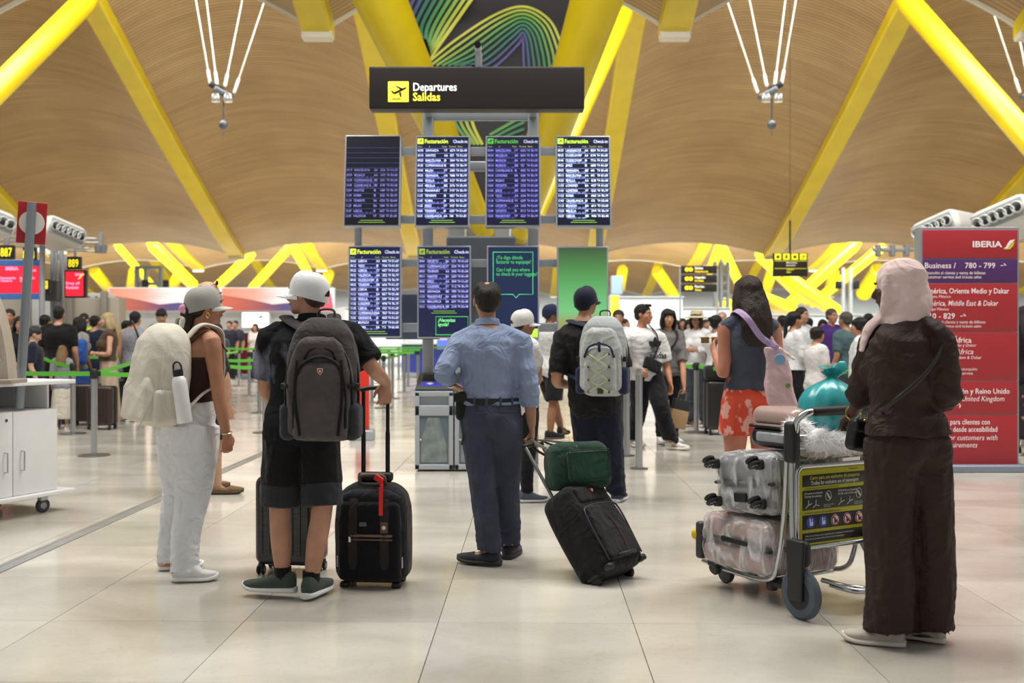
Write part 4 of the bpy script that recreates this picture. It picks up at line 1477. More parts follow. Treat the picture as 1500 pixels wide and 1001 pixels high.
diffuser('white air diffuser just right of the red circle sign', 99, 339, 19, .78, math.radians(44))
diffuser('white air diffuser cut by the left picture edge', -14, 318, 17, .90, math.radians(44))
diffuser('white air diffuser behind the top left corner of red totem', 1366, 333, 17, .80, math.radians(-44))
diffuser('white air diffuser above the red totem at right edge', 1462, 316, 15, .86, math.radians(-44))
q = MB(); q.rbox((0, 0, 0), (1.0, .08, .08), .02)
rr_ = thing('pipe_rail', 'grey lamp rail left of the red totem top', 'rail', W(1318, 366, 20))
q.build('rail', mat('#a6a9ab', .4, .4), rr_)
q = MB(); q.tube([(.45, .1, 0), (.45, .1, -2.85)], .03, seg=8); q.build('post', GREYP, rr_)
for i in range(4):
    q = MB(); q.rbox((-.4 + .26 * i, 0, -.02), (.08, .14, .22), .02); q.build('bracket', mat('#8b8e90', .4), rr_)

# no-entry style sign on a leaning pole
Yp = 8.05
sp_ = thing('pole_sign', 'red rectangular sign with white disc on leaning grey pole at left', 'sign', W(30, 594, Yp))
spb = W(30, 594, Yp)
a, b = W(28, 598, Yp), W(47, 297, Yp)
q = MB(); q.tube([a - spb, b - spb], .033, seg=14, rnd=False); q.build('pole', mat('#8f979f', .35, .6), sp_)
up = (b - a).normalized(); rt = V((math.cos(.35), math.sin(.35) * 1, 0)); rt = (rt - up * rt.dot(up)).normalized(); nn = rt.cross(up)
c = W(46, 326, Yp) - spb - nn * .045
M3 = axes(rt, -nn, up)
q = MB(); q.rbox(c, (.20, .012, .31), .012, M3); q.build('plate', mat('#a31420', .4), sp_)
q = MB(); q.wheel(c + nn * .008, nn, .088, .005, 32); q.build('disc', mat('#dcd8d2', .5), sp_)
q = MB(); q.wheel(c + nn * .008, nn, .03, .0052, 32); q.build('disc_centre', mat('#dcd8d2', .5), sp_)
for s in (-.09, .09):
    q = MB(); q.rbox(c + up * s + nn * .02, (.05, .03, .03), .006, M3); q.build('clamp', STEEL, sp_)

# white service cart at left
c1, c2 = V((.40, .917, 0)), V((-.917, .40, 0))
E = V((PX(82, 8.35), 8.35, 0))
CF = axes(c1, c2, Z3)
ct = thing('service_cart', 'white wheeled service cabinet with two doors at left picture edge', 'cart', E, None, CF)
L_, Dp = 1.25, .62
q = MB(); q.rbox((-L_ / 2 + .01, Dp / 2 - .01, .988), (L_ + .22, Dp + .14, .030), .006); q.build('tabletop', WHITEP, ct)
q = MB(); q.rbox((-L_ / 2 + .01, Dp / 2 - .01, .150), (L_ + .22, Dp + .12, .030), .006); q.build('base_board', WHITEP, ct)
q = MB(); q.rbox((-L_ / 2, Dp / 2 + .012, .475), (L_, Dp - .022, .62), .004); q.build('cabinet_body', mat('#c6c8cb', .5), ct)
q = MB(); q.rbox((-.011, Dp / 2 + .03, .88), (.022, Dp - .08, .186), .003); q.build('side_panel', WHITEP, ct)
q = MB(); q.rbox((-L_ / 2, Dp - .03, .88), (L_, .02, .186), .003); q.build('back_panel', mat('#cfd1d3', .5), ct)
dw = L_ / 3
for i in range(3):
    xm = -dw * (i + .5)
    q = MB(); q.rbox((xm, -.008, .475), (dw - .006, .018, .615), .004); d = q.build('door', WHITEP, ct)
    hx = xm - dw * .32 if i % 2 == 0 else xm + dw * .32
    q = MB(); q.tube([(hx, -.015, .49), (hx, -.048, .49), (hx, -.048, .35), (hx, -.015, .35)], .006, seg=8); q.build('handle', STEEL, d)
    if i == 1:
        q = MB(); q.wheel((xm + dw * .36, -.018, .725), (0, 1, 0), .012, .006, 12); q.build('lock', mat('#55585b', .3, .8), d)
for x in (-.10, -.62, -L_ + .05):
    for y in (.03, Dp - .1):
        q = MB(); q.wheel((x, y, .055), (0.25, 1, 0), .055, .03, 22); w_ = q.build('caster', mat('#3a3d40', .6), ct)
        q = MB(); q.wheel((x, y, .055), (0.25, 1, 0), .030, .034, 16); q.build('wheel_hub', mat('#9b9fa3', .4, .4), w_)
        q = MB(); q.rbox((x, y, .115), (.07, .05, .05), .012); q.build('caster_fork', mat('#b7babd', .35, .7), w_)
# leaflet stand on the cart
ls = thing('leaflet_stand', 'beige slanted leaflet stand with white paper on the white cart', 'stand', W(2, 556, 7.7))
lb_ = W(-8, 556, 7.7); lb_.z = 1.003; ls.location = lb_
q = MB(); q.prism([(-.2, 0), (.10, 0), (.085, .18), (.055, .36), (.02, .50), (-.03, .62), (-.2, .62)], (0, .0, .0), X3, Z3, Y3, .14); q.build('stand_body', mat('#b9aea2', .5, .15, var=.1), ls)
q = MB(); q.rbox((0, .06, .015), (.30, .26, .03), .006); q.build('stand_foot', mat('#a59a8f', .5, .15), ls)
q = MB(); q.prism([(-.18, .22), (.045, .16), (.02, .34), (-.02, .42), (-.18, .46)], (0, -.004, 0), X3, Z3, -Y3, .004); q.build('leaflet', mat('#e2e6f2', .5), ls)

# ---------------------------------------------------------------- barriers
BELT = mat('#5fb83a', .5, var=.1, vscale=3, emit=.05)
P0 = thing('stanchion', 'x', 'barrier post', (0, 0, 0), 'queue barrier posts')
q = MB(); q.lathe([(0, 0), (.17, 0), (.175, .008), (.16, .014), (.05, .022), (.0, .024)], seg=28); q.build('base', mat('#8b8d8e', .3, .85), P0)
q = MB(); q.lathe([(0, .02), (.034, .02), (.034, .86), (0, .86)], seg=20); q.build('post', STEEL, P0)
q = MB(); q.lathe([(0, .855), (.036, .855), (.038, .87), (.038, .955), (.03, .965), (0, .967)], seg=20); hd_ = q.build('head', mat('#2b2d2f', .45, .3), P0)
for a in range(4):
    q = MB(); q.rbox((.034 * math.cos(a * PI / 2), .034 * math.sin(a * PI / 2), .912), (.02, .03, .07), .004, rotz(a * PI / 2), k=1); q.build('belt_clip', mat('#1b1c1d', .5), hd_)
posts = {}
PL = [(138, 668, 'front barrier post left of the white backpack'), (107, 636, 'second barrier post beside the girl at the queue'), (388, 634, 'barrier post beside the elbow of the white-capped man'), (380, 605, 'barrier post further behind the white-capped man'), (365, 580, 'thin far barrier post left of the white-capped man'), (1020, 634, 'barrier post left of the black suitcase at right'), (1206, 640, 'barrier post behind the teal bag'), (1500, 655, 'barrier post at the right picture edge beside the totem'), (-70, 650, 'barrier post outside the left edge')]
for i, (px, py, lb) in enumerate(PL):
    Y = CAMZ * FPX / (py - HZ)
    o = P0 if i == 0 else dup(P0, (0, 0, 0))
    o.location = (PX(px, Y), Y, 0); o['label'] = lb
    posts[i] = V((PX(px, Y), Y, .912))
FARP = [(545, 590), (562, 598), (575, 584), (592, 575), (556, 562), (540, 570), (598, 566), (584, 556), (612, 572), (570, 566), (350, 566), (372, 560), (322, 575)]
for i, (px, py) in enumerate(FARP):
    Y = CAMZ * FPX / (py - HZ)
    o = dup(P0, (PX(px, Y), Y, 0), None, 'thin far barrier post in the empty lanes behind the flight boards', 'far barrier posts')
    posts[100 + i] = V((PX(px, Y), Y, .912))


def belt(a, b, lb, sag=.02, w=.05):
    a, b = V(a), V(b)
    d = (b - a); dn = V((d.x, d.y, 0)).normalized()
    a = a + dn * .045; b = b - dn * .045
    P = [a + (b - a) * (i / 8) - Z3 * sag * math.sin(PI * i / 8) for i in range(9)]
    n = V((-dn.y, dn.x, 0)) * .0012
    q = MB()
    q.rings([[p + Z3 * w / 2 - n, p + Z3 * w / 2 + n, p - Z3 * w / 2 + n, p - Z3 * w / 2 - n] for p in P])
    o = q.build('barrier_belt', BELT, None, loc=a)
    o.location = a
    setp(o, lb, 'belt', 'green barrier belts')
    for e, dd in ((a, dn), (b, -dn)):
        c = MB(); c.rbox(e + dd * .01 - a, (.03, .012, w + .008), .003, axes(dd, V((-dd.y, dd.x, 0)), Z3), k=1); c.build('belt_end', mat('#1b1c1d', .5), o)


def pt(px, py, Y): return W(px, py, Y)


belt(posts[8], posts[0], 'green belt across the left queue, running behind the leaning pole')
belt(posts[0], V((PX(255, 12.6), 12.6, .912)), 'green belt from the front post towards the white backpack')
belt(posts[0], V((PX(262, 16.5), 16.5, 1.12)), 'green belt rising behind the blonde woman', .0)
belt(V((PX(60, 15.4), 15.4, 1.02)), posts[1], 'short green belt behind the blonde girl')
belt(V((PX(120, 17), 17, 1.0)), V((PX(200, 18), 18, 1.0)), 'green belt behind the grey tank top man')
belt(posts[2], V((PX(330, 15), 15, .912)), 'green belt between the two couples, lower one')
belt(posts[3], V((PX(316, 18.9), 18.9, .912)), 'green belt between the two couples, upper one')
belt(V((PX(316, 26), 26, 1.02)), V((PX(412, 26), 26, 1.02)), 'far green belt below the red counter line')
belt(posts[5], V((PX(1075, 14), 14, .912)), 'green belt left of the orange-skirted woman')
belt(V((PX(890, 16.5), 16.5, .912)), posts[5], 'green belt behind the couple walking at right')
belt(V((PX(1120, 14.2), 14.2, .912)), posts[6], 'green belt behind the pink tote bag')
belt(posts[6], V((PX(1290, 14.0), 14.0, .912)), 'green belt above the teal bag')
belt(posts[7], V((PX(1560, 13), 13, .912)), 'green belt at the right picture edge')
for a, b in ((110, 112), (100, 101), (101, 103), (105, 104), (104, 107), (107, 106), (102, 109)):
    o = belt(posts[a], posts[b], 'thin far green belt in the empty lanes')
for (x0, x1, Y, z) in ((508, 612, 22, .98), (515, 620, 26, .98), (520, 700, 31, .98)):
    belt(V((PX(x0, Y), Y, z)), V((PX(x1, Y), Y, z)), 'far green belt low under the left flight boards, %s of three' % {22: 'nearest', 26: 'middle', 31: 'farthest'}[Y], .0, .05)

# steel hoop barrier beside the walking man
hb = thing('hoop_barrier', 'brushed steel hoop barrier with two legs beside grey backpack', 'barrier', (PX(927, 11.4), 11.4, 0))
hbb = V((PX(927, 11.4), 11.4, 0))
A_, B_ = V((PX(918, 12.1), 12.1, 0)) - hbb, V((PX(936, 10.95), 10.95, 0)) - hbb
for p, px in ((A_, 0), (B_, 1)):
    q = MB(); q.tube([p + Z3 * .01, p + Z3 * .94], .036, seg=16, rnd=False); q.build('leg', STEEL, hb)
    q = MB(); q.lathe([(0, 0), (.09, 0), (.09, .01), (.05, .016), (0, .016)], p, seg=24); q.build('base', mat('#8b8d8e', .3, .85), hb)
d = (B_ - A_).normalized()
q = MB(); q.tube([A_ + Z3 * .92, A_ + Z3 * .965 + d * .02, A_ + Z3 * .975 + d * .08, B_ + Z3 * .975 - d * .08, B_ + Z3 * .965 - d * .02, B_ + Z3 * .92], .036, seg=16, sub=3, rnd=False); q.build('top_rail', STEEL, hb)

# ---------------------------------------------------------------- far hall
DB = 38.0
pr0 = wall_block('wall_partition', PX(150, DB), PX(500, DB), DB + .5, DB + 1.0, 0, PZ(452, DB), mat('#d7d9db', .45, var=.05, vscale=.4))
ad = thing('led_banner', 'long lit advertising screen with orange and violet desert landscape', 'screen', W(323, 439, DB))
adb = W(323, 439, DB)
aw, ah = PX(488, DB) - PX(157, DB), PZ(423, DB) - PZ(456, DB)
q = MB(); q.rbox((0, .2, 0), (aw, .4, ah + .06), .03); q.build('housing', mat('#c9cacd', .4), ad)


def led_mat(stops, e=1.0, axis='X', vert=None):
    m = bpy.data.materials.new('led'); m.use_nodes = True
    N, L = m.node_tree.nodes, m.node_tree.links
    b = N['Principled BSDF']; b.inputs['Base Color'].default_value = (.02, .02, .02, 1)
    tc = N.new('ShaderNodeTexCoord'); sp = N.new('ShaderNodeSeparateXYZ'); L.new(tc.outputs['Generated'], sp.inputs[0])
    nz = N.new('ShaderNodeTexNoise'); nz.inputs['Scale'].default_value = 3; nz.inputs['Detail'].default_value = 5
    mp = N.new('ShaderNodeMapping'); mp.inputs['Scale'].default_value = (1, 1, 4); L.new(tc.outputs['Generated'], mp.inputs[0]); L.new(mp.outputs[0], nz.inputs[0])
    ad_ = N.new('ShaderNodeMath'); ad_.operation = 'MULTIPLY_ADD'; ad_.inputs[1].default_value = .35
    sb = N.new('ShaderNodeMath'); sb.operation = 'SUBTRACT'; sb.inputs[1].default_value = .5; L.new(nz.outputs['Fac'], sb.inputs[0])
    L.new(sb.outputs[0], ad_.inputs[0]); L.new(sp.outputs[axis], ad_.inputs[2])
    rp = N.new('ShaderNodeValToRGB'); el = rp.color_ramp.elements
    el[0].position, el[0].color = stops[0][0], lin(stops[0][1]); el[1].position, el[1].color = stops[-1][0], lin(stops[-1][1])
    for p, c in stops[1:-1]:
        x = el.new(p); x.color = lin(c)
    L.new(ad_.outputs[0], rp.inputs[0]); L.new(rp.outputs[0], b.inputs['Emission Color']); b.inputs['Emission Strength'].default_value = e
    return m


SKYM = led_mat([(.0, '#ff9a78'), (.3, '#ffb59a'), (.5, '#fff4f0'), (1, '#ffffff')], 1.0, 'X')
GRD = led_mat([(.0, '#f0704e'), (.35, '#b9605c'), (.55, '#5b4a86'), (1, '#7a68a8')], .9, 'X')
half = aw / 2
for i in range(2):
    x0 = -aw / 2 + .05 + i * half
    q = MB(); q.rbox((x0 + half / 2, -.012, 0), (half - .04, .03, ah), .004); q.build('picture', SKYM, ad)
    q = MB(); q.prism([(0, -ah / 2), (half * .96, -ah / 2), (half * .96, -ah * .1), (half * .8, -ah * .28), (half * .62, -ah * .14), (half * .45, -ah * .22), (half * .25, ah * .0), (half * .1, ah * .12), (0, ah * .2)], (x0, -.03, 0), X3, Z3, -Y3, .004); q.build('picture_ground', GRD, ad)
    for c, w_, h_, cc in ((.80, .10, .62, '#d9606a'), (.93, .12, .85, '#c04a5c'), (.72, .06, .4, '#6a4a7a'), (.87, .05, .5, '#e87a7a')):
        q = MB(); q.prism([(half * (c - w_ / 2), -ah / 2), (half * (c + w_ / 2), -ah / 2), (half * (c + w_ * .3), ah * (h_ - .6)), (half * (c + .01), ah * (h_ - .45)), (half * (c - w_ * .35), ah * (h_ - .75))], (x0, -.036, 0), X3, Z3, -Y3, .004); q.build('picture_rock', glow(cc, .9), ad)
ws = thing('white_screen', 'bright white screen on the far partition under the advertising screen', 'screen', W(374, 469, DB))
q = MB(); q.rbox((0, .245, 0), (.95, .49, .55), .02); q.build('housing', WHITEP, ws)
q = MB(); q.rbox((0, -.01, 0), (.9, .03, .5), .004); q.build('screen', glow('#ffffff', 1.2), ws)
q = MB(); q.prism([(-.02, .1), (.12, .16), (.2, .13), (.16, .08), (.05, .06)], (.1, -.03, 0), X3, Z3, -Y3, .004); q.build('logo', mat('#6f8a80', .5), ws)
# far counters
for i, (x0, x1, y0, D, c, lb) in enumerate(((318, 410, 488, 33, '#7a2630', 'far dark red counter under the white screen'), (895, 1000, 436, 44, '#dfe6ec', 'far white kiosk block behind the walking couple'), (1000, 1070, 452, 48, '#d7dfe2', 'far pale kiosk block behind the orange-skirted woman'), (1100, 1300, 462, 46, '#cfdcdc', 'far pale glass counter behind the right queue'), (588, 700, 505, 34, '#3b4aa8', 'far blue counter front under the flight boards'), (500, 590, 452, 46, '#e0e3e6', 'far white counter block left of the flight boards'))):
    r = thing('far_counter', lb, 'counter', (PX((x0 + x1) / 2, D), D, 0))
    w, h = PX(x1, D) - PX(x0, D), PZ(y0, D)
    q = MB(); q.rbox((0, .5, h / 2), (w, 1.0, h), .04); q.build('front', mat(c, .4, var=.06), r)
    q = MB(); q.rbox((0, .45, h + .02), (w + .1, 1.15, .05), .015); q.build('top', mat('#c8cdd0', .35), r)
    q = MB(); q.rbox((0, -.01, .08), (w, .04, .14), .01); q.build('kick_plate', GREYP, r)
for i, (px0, px1, py0, py1, D, c, lb) in enumerate(((895, 912, 404, 432, 41, '#86a2bd', 'far blue lit screen right of the green advertisement'), (893, 908, 432, 466, 40, '#d8d23a', 'far yellow panel right of the green advertisement'), (640, 700, 497, 512, 32, '#5a6ee8', 'far blue lit panel below the flight boards'))):
    r = thing('far_screen', lb, 'screen', W((px0 + px1) / 2, (py0 + py1) / 2, D))
    w, h = PX(px1, D) - PX(px0, D), PZ(py0, D) - PZ(py1, D)
    q = MB(); q.rbox((0, .1, 0), (w, .2, h), .03); q.build('housing', GREYP, r)
    zb_ = PZ((py0 + py1) / 2, D); q = MB(); q.rbox((0, .12, -zb_ / 2), (.2, .1, zb_), .02); q.build('post', GREYP, r)
    q = MB(); q.rbox((0, -.005, 0), (w - .06, .02, h - .06), .005); q.build('screen', glow(c, .8), r)
rd = thing('red_pillar', 'bright red slim panel seen behind the white-capped man', 'panel', (PX(531, 14), 14, 0))
q = MB(); q.rbox((0, 0, .66), (.17, .12, 1.06), .01); q.build('panel', mat('#d63322', .4), rd)
q = MB(); q.rbox((0, 0, .065), (.3, .3, .13), .02); q.build('foot', GREYP, rd)
# lift tower and mast with cameras
lt = thing('lift_tower', 'pale grey ladder-framed lift tower far behind the orange-skirted woman', 'tower', (PX(1056, 52), 52, 0))
for px in (1047, 1056, 1066):
    q = MB(); q.rbox((PX(px, 52) - PX(1056, 52), 0, 2.4), (.12, .4, 4.8), .02); q.build('post', mat('#8f9ca5', .4, .2), lt)
for z in (2.6, 3.0, 3.4, 3.8, 4.2, 4.6):
    q = MB(); q.rbox((PX(1061, 52) - PX(1056, 52), 0, z), (.34, .3, .1), .02); q.build('rung', mat('#8f9ca5', .4, .2), lt)
lt2 = thing('lift_tower', 'pale glass lift frame far behind the left roof struts', 'tower', (PX(224, 55), 55, 0))
for px in (201, 214, 236):
    q = MB(); q.rbox((PX(px, 55) - PX(224, 55), 0, 2.4), (.15, .4, 4.8), .02); q.build('post', mat('#7d898f', .5, .2), lt2)
for z in (3.1, 3.9, 4.72):
    q = MB(); q.rbox((PX(219, 55) - PX(224, 55), 0, z), (1.3, .3, .14), .02); q.build('rail', mat('#7d898f', .5, .2), lt2)
for px in (216, 246):
    q = MB(); q.rbox((PX(px, 55) - PX(224, 55), -.3, PZ(418, 55)), (.26, .3, .5), .05); q.build('speaker', BLACKP, lt2)
ms = thing('speaker_mast', 'pale mast carrying two black loudspeakers far at right', 'mast', (PX(1240, 50), 50, 0))
for px in (1235, 1246):
    q = MB(); q.rbox((PX(px, 50) - PX(1240, 50), 0, 2.2), (.14, .2, 4.4), .02); q.build('post', mat('#c9d2d6', .4, .2), ms)
for px in (1226, 1252):
    q = MB(); q.rbox((PX(px, 50) - PX(1240, 50), -.2, PZ(418, 50)), (.24, .3, .36), .05); q.build('speaker', BLACKP, ms)
# black direction signs
ds = thing('direction_sign', 'three stacked black and yellow direction strips right of the flight boards', 'sign', W(1024, 408, 34))
dsb = W(1024, 408, 34)
for i, py in enumerate((395, 408.5, 422)):
    q = MB(); q.rbox(V((0, .04, PZ(py, 34) - dsb.z)), (1.12, .1, .24), .02); p_ = q.build('strip', mat('#1c1a16', .5), ds)
    q = MB()
    for a in (-.38, -.26): q.wheel((a, -.015, PZ(py, 34) - dsb.z), (0, 1, 0), .065, .01, 14)
    q.build('pictogram', glow('#f3d81c', .9), p_)
    q = MB(); q.text(('Salidas', 'Llegadas', 'Puertas')[i], .10, (-.14, -.015, PZ(py, 34) - dsb.z + .01), X3, Z3, bold=.02); q.build('lettering', glow('#f5f0dd', .8), p_, smooth=False)
    q = MB(); q.text(('Departures', 'Arrivals', 'Gates')[i], .09, (-.14, -.015, PZ(py, 34) - dsb.z - .09), X3, Z3, bold=.02); q.build('lettering', glow('#f3d81c', .8), p_, smooth=False)
for sx in (-.58, .58):
    q = MB(); q.rbox((sx, .06, -1.4), (.05, .05, 3.4), .01); q.build('post', GREYP, ds)
hs = thing('hanging_sign', 'black hanging sign with row of yellow arrow pictograms, upper right', 'sign', W(1158, 388, 26))
q = MB(); q.rbox((0, .05, 0), (.82, .1, .56), .015); q.build('box', mat('#262219', .5), hs)
for i in range(4):
    q = MB(); q.rbox((-.30 + .2 * i, -.004, .19), (.16, .012, .15), .015); ic = q.build('pictogram', glow('#d8d21c', .9), hs)
    q = MB()
    if i == 1: q.prism([(0, -.05), (.045, 0), (.015, 0), (.015, .05), (-.015, .05), (-.015, 0), (-.045, 0)], (-.30 + .2 * i, -.012, .19), X3, Z3, -Y3, .003)
    elif i % 2: plane_icon(q, (-.30 + .2 * i, -.0115, .19), .13, X3, Z3, 0)
    else:
        q.rbox((-.30 + .2 * i, -.012, .18), (.07, .004, .05), .01); q.rbox((-.30 + .2 * i, -.012, .215), (.03, .004, .02), .005)
    q.build('pictogram_sign', mat('#1f1b0d', .5), ic)
q = MB(); q.text('Mostradores\nfacturación', .062, (-.1, -.004, .03), X3, Z3, bold=.015, wid=.8); q.build('lettering', glow('#d9d5c6', .7), hs, smooth=False)
q = MB(); q.text('Check-in\ndesks', .062, (-.1, -.004, -.13), X3, Z3, bold=.015, wid=.8); q.build('lettering', glow('#d8d21c', .8), hs, smooth=False)
for z in (.09, -.09):
    q = MB(); q.rbox((0, -.004, z), (.76, .008, .012), .002); q.build('yellow_line', glow('#c9c21c', .8), hs)
q = MB(); q.tube([(0, .05, .28), (0, .05, 1.05)], .022, seg=8); q.build('hanger', BLACKP, hs)
q = MB(); q.tube([(0, .05, 1.0), (0, .05, 7.4)], .004, seg=5); q.build('cable', BLACKP, hs)

# ---------------------------------------------------------------- foreground people
rad_ = math.radians


def backpack(name, label, C, yaw, w, h, d, s, body_m, panel_m, dark_m, strap_m, style=0, lean=0., side_m=None):
    Fv = V((-math.sin(yaw), math.cos(yaw), 0)); Rv = V((math.cos(yaw), math.sin(yaw), 0))
    M = axes(Rv, Fv, Z3) @ Matrix.Rotation(lean, 3, 'X')
    r = thing(name, label, 'backpack', C, None, M)
    loc = lambda p: M.transposed() @ (V(p) - V(C))

    def shape(sc=1., top=.42, bul=.25):
        def f(p):
            x, y, z = p
            t = z / (h / 2)
            q = 1 - top * max(0, t) ** 2.6
            x *= q * (1 - .05 * max(0, -t) ** 3)
            if y < 0:
                y *= (1 - .35 * max(0, t) ** 2 + bul * (1 - t * t) * .5)
            else:
                y *= 1 - .2 * max(0, t) ** 2
            return (x, y, z)
        return f
    q = MB(); q.rbox((0, 0, 0), (w, d, h), min(w, d) * .42, k=5, m=8, f=shape())
    q.build('main_compartment', body_m, r, voxel=.009, sm=3, post=folds(.004, (38, 38, 30), 21))
    # front pockets, each a proud padded panel
    def panel(nm, cx, cz, pw, ph, dep, m, y0=-.40, tp=.35, fz=.004, seed=3):
        def f(p):
            x, y, z = p
            t = z / (ph / 2)
            x *= 1 - tp * max(0, t) ** 2.4
            y *= (1 - .45 * max(0, t) ** 2)
            return (x, y, z)
        q = MB(); q.rbox((cx, y0 * d, cz), (pw, dep, ph), dep * .42, k=4, m=6, f=f)
        return q.build(nm, m, r, voxel=.008, sm=3, post=folds(fz, (44, 44, 30), seed))
    def arc(nm, cx, cz, pw, ph, y, m, rr=.006, par=r, skew=0, drop=1.0):
        pts = [(cx - pw / 2, y, cz - ph * drop), (cx - pw * .49, y, cz - ph * .2), (cx - pw * .36, y + .005, cz + ph * .25), (cx + skew, y + .012, cz + ph * .42), (cx + pw * .36, y + .005, cz + ph * .25), (cx + pw * .49, y, cz - ph * .2), (cx + pw / 2, y, cz - ph * drop)]
        q = MB(); q.tube(pts, rr, seg=8, sub=5); return q.build(nm, m, par)
    if style == 0:      # big dark grey travel pack
        panel('middle_pocket', .0, -.03, w * .92, h * .80, d * .5, panel_m, -.40, .5)
        fp = panel('front_pocket', .015, -.10, w * .74, h * .62, d * .34, panel_m, -.66, .42, .005, 8)
        arc('zip', 0, .10, w * .98, h * .50, -d * .12, dark_m, .010)
        arc('zip', 0, .06, w * .90, h * .50, -d * .50, dark_m, .009, drop=.75)
        arc('zip', .015, .01, w * .70, h * .40, -d * .74, dark_m, .009, drop=.95)
        arc('zip', .01, .12, w * .42, h * .14, -d * .60, dark_m, .006, drop=.1)
        for sx in (-1, 1):
            q = MB(); q.tube([(.015 + sx * w * .30, -d * .79, .10), (.015 + sx * w * .32, -d * .86, -.08), (.015 + sx * w * .26, -d * .82, -.26)], [(.008, .004)] * 3, side=(1, 0, 0), seg=8, sub=4); q.build('trim_band', dark_m, fp)
            q = MB(); q.rbox((sx * w * .44, -d * .22, -h * .33), (w * .22, d * .72, h * .30), .035, k=4, m=2); q.build('side_pocket', side_m or dark_m, r)
            q = MB(); q.tube([(sx * w * .49, -d * .1, -.05), (sx * w * .50, -d * .35, -.02), (sx * w * .42, -d * .6, -.03)], [(.012, .005)] * 3, side=(0, 0, 1), seg=8, sub=3); q.build('compression_strap', dark_m, r)
            q = MB(); q.rbox((sx * w * .50, -d * .32, -.03), (.03, .04, .03), .006); q.build('buckle', BLACKP, r)
        q = MB(); q.prism([(-.5, .5), (.5, .5), (.45, -.1), (0, -.55), (-.45, -.1)], (.02, 0, 0), X3, Z3, -Y3, .1)
        v = [((x - .02) * .028 + .025, y * .06 - d * .865, z * .030 + .045) for x, y, z in q.v]; q.v = v; sh_ = q.build('emblem', mat('#c9c9c9', .3, .6), r)
        v = [((x - .025) * .74 + .025, y - .002, (z - .045) * .74 + .045) for x, y, z in v]; q2 = MB(); q2.v, q2.f = v, q.f; e2 = q2.build('emblem_shield', mat('#b3262a', .4), sh_)
        q = MB(); q.box((.025, -d * .868 - .006, .046), (.011, .003, .003)); q.box((.025, -d * .868 - .006, .046), (.003, .003, .011)); q.build('emblem_cross', mat('#f0eeee', .4), sh_)
    elif style == 1:    # soft off-white pack
        panel('front_pocket', 0, -.13, w * .90, h * .46, d * .30, panel_m, -.44, .2, .007, 5)
        arc('zip', 0, .10, w * .94, h * .48, -d * .28, strap_m, .007)
        q = MB(); q.tube([(w * .42, -.3 * d, -.06), (w * .44, -.52 * d, -.20), (w * .36, -.62 * d, -.30)], .004, seg=6, sub=3); q.build('zip_cord', strap_m, r)
        for sx in (-1, 1):
            q = MB(); q.rbox((sx * w * .46, -.02, -h * .30), (.07, d * .66, h * .32), .03, k=4, m=2); q.build('side_pocket', panel_m, r, voxel=.008, sm=2, post=folds(.004, (44, 44, 30), 9))
    else:               # light grey sport pack with cord
        panel('middle_pocket', 0, -.02, w * .90, h * .78, d * .5, panel_m, -.40, .45)
        fp = panel('front_pocket', 0, -.10, w * .70, h * .56, d * .36, panel_m, -.64, .4, .005, 8)
        arc('zip', 0, .10, w * .98, h * .50, -d * .10, dark_m, .010)
        arc('zip', 0, .06, w * .86, h * .46, -d * .48, dark_m, .008, drop=.6)
        arc('zip', 0, .03, w * .62, h * .26, -d * .78, dark_m, .008, drop=.15)
        q = MB(); q.tube([(0, -d * .82, .11), (.005, -d * .86, .04)], [(.012, .006)] * 2, side=(1, 0, 0), seg=8); q.build('zip_pull', dark_m, fp)
        cm_ = mat('#b9c37a', .7)
        zz = (.02, -.08, -.18, -.27)
        q = MB(); pts = []
        for i, z in enumerate(zz): pts.append(((-1) ** i * w * .2, -d * .90, z))
        q.tube(pts, .004, seg=6); pts = [(-p[0], p[1] - .003, p[2]) for p in pts]; q.tube(pts, .004, seg=6); q.build('cord', cm_, fp)
        for z in zz:
            for sx in (-1, 1):
                q = MB(); q.rbox((sx * w * .21, -d * .86, z), (.018, .02, .018), .005); q.build('cord_loop', dark_m, fp)
        q = MB(); q.rbox((.01, -d * .80, -h * .42), (.045, .02, .045), .004, rotz(0)); q.build('badge', mat('#3a3a36', .5), r)
        for sx in (-1, 1):
            q = MB(); q.rbox((sx * w * .45, -d * .1, -h * .30), (w * .2, d * .8, h * .34), .035, k=4, m=2); q.build('side_pocket', side_m or dark_m, r)
            q = MB(); q.rbox((sx * w * .49, -d * .30, -.02), (.03, .05, .04), .006); q.build('buckle', BLACKP, r)
    q = MB(); q.tube([(-.04, d * .30, h * .47), (-.035, d * .32, h * .56), (.035, d * .32, h * .56), (.04, d * .30, h * .47)], [(.012, .006)] * 4, side=(0, 1, 0), seg=8, sub=4); q.build('carry_handle', strap_m, r)
    for c, sx in (('L', -1), ('R', 1)):
        sh = getattr(s, 'sh' + c); k = s.k
        mid = lerp(s.N, sh, .62)
        pth = [M @ V((sx * w * .20, d * .36, h * .36)) + V(C), mid + (-s.F * .055 + U * .072) * k, mid + (U * .078 + s.F * .01) * k, mid + (s.F * .085 + U * .035) * k, mid + (s.F * .09 - U * .10 + s.R * sx * .005) * k, mid + (s.F * .07 - U * .25 + s.R * sx * .04) * k, mid + (-s.F * .06 - U * .33 + s.R * sx * .06) * k, M @ V((sx * w * .42, d * .34, -h * .34)) + V(C)]
        q = MB(); q.tube([loc(p) for p in pth], [(.034, .010)] * 5 + [(.020, .006)] * 3, side=M.transposed() @ s.R, seg=12, sub=6)
        q.build('shoulder_strap', strap_m, r)
    return r


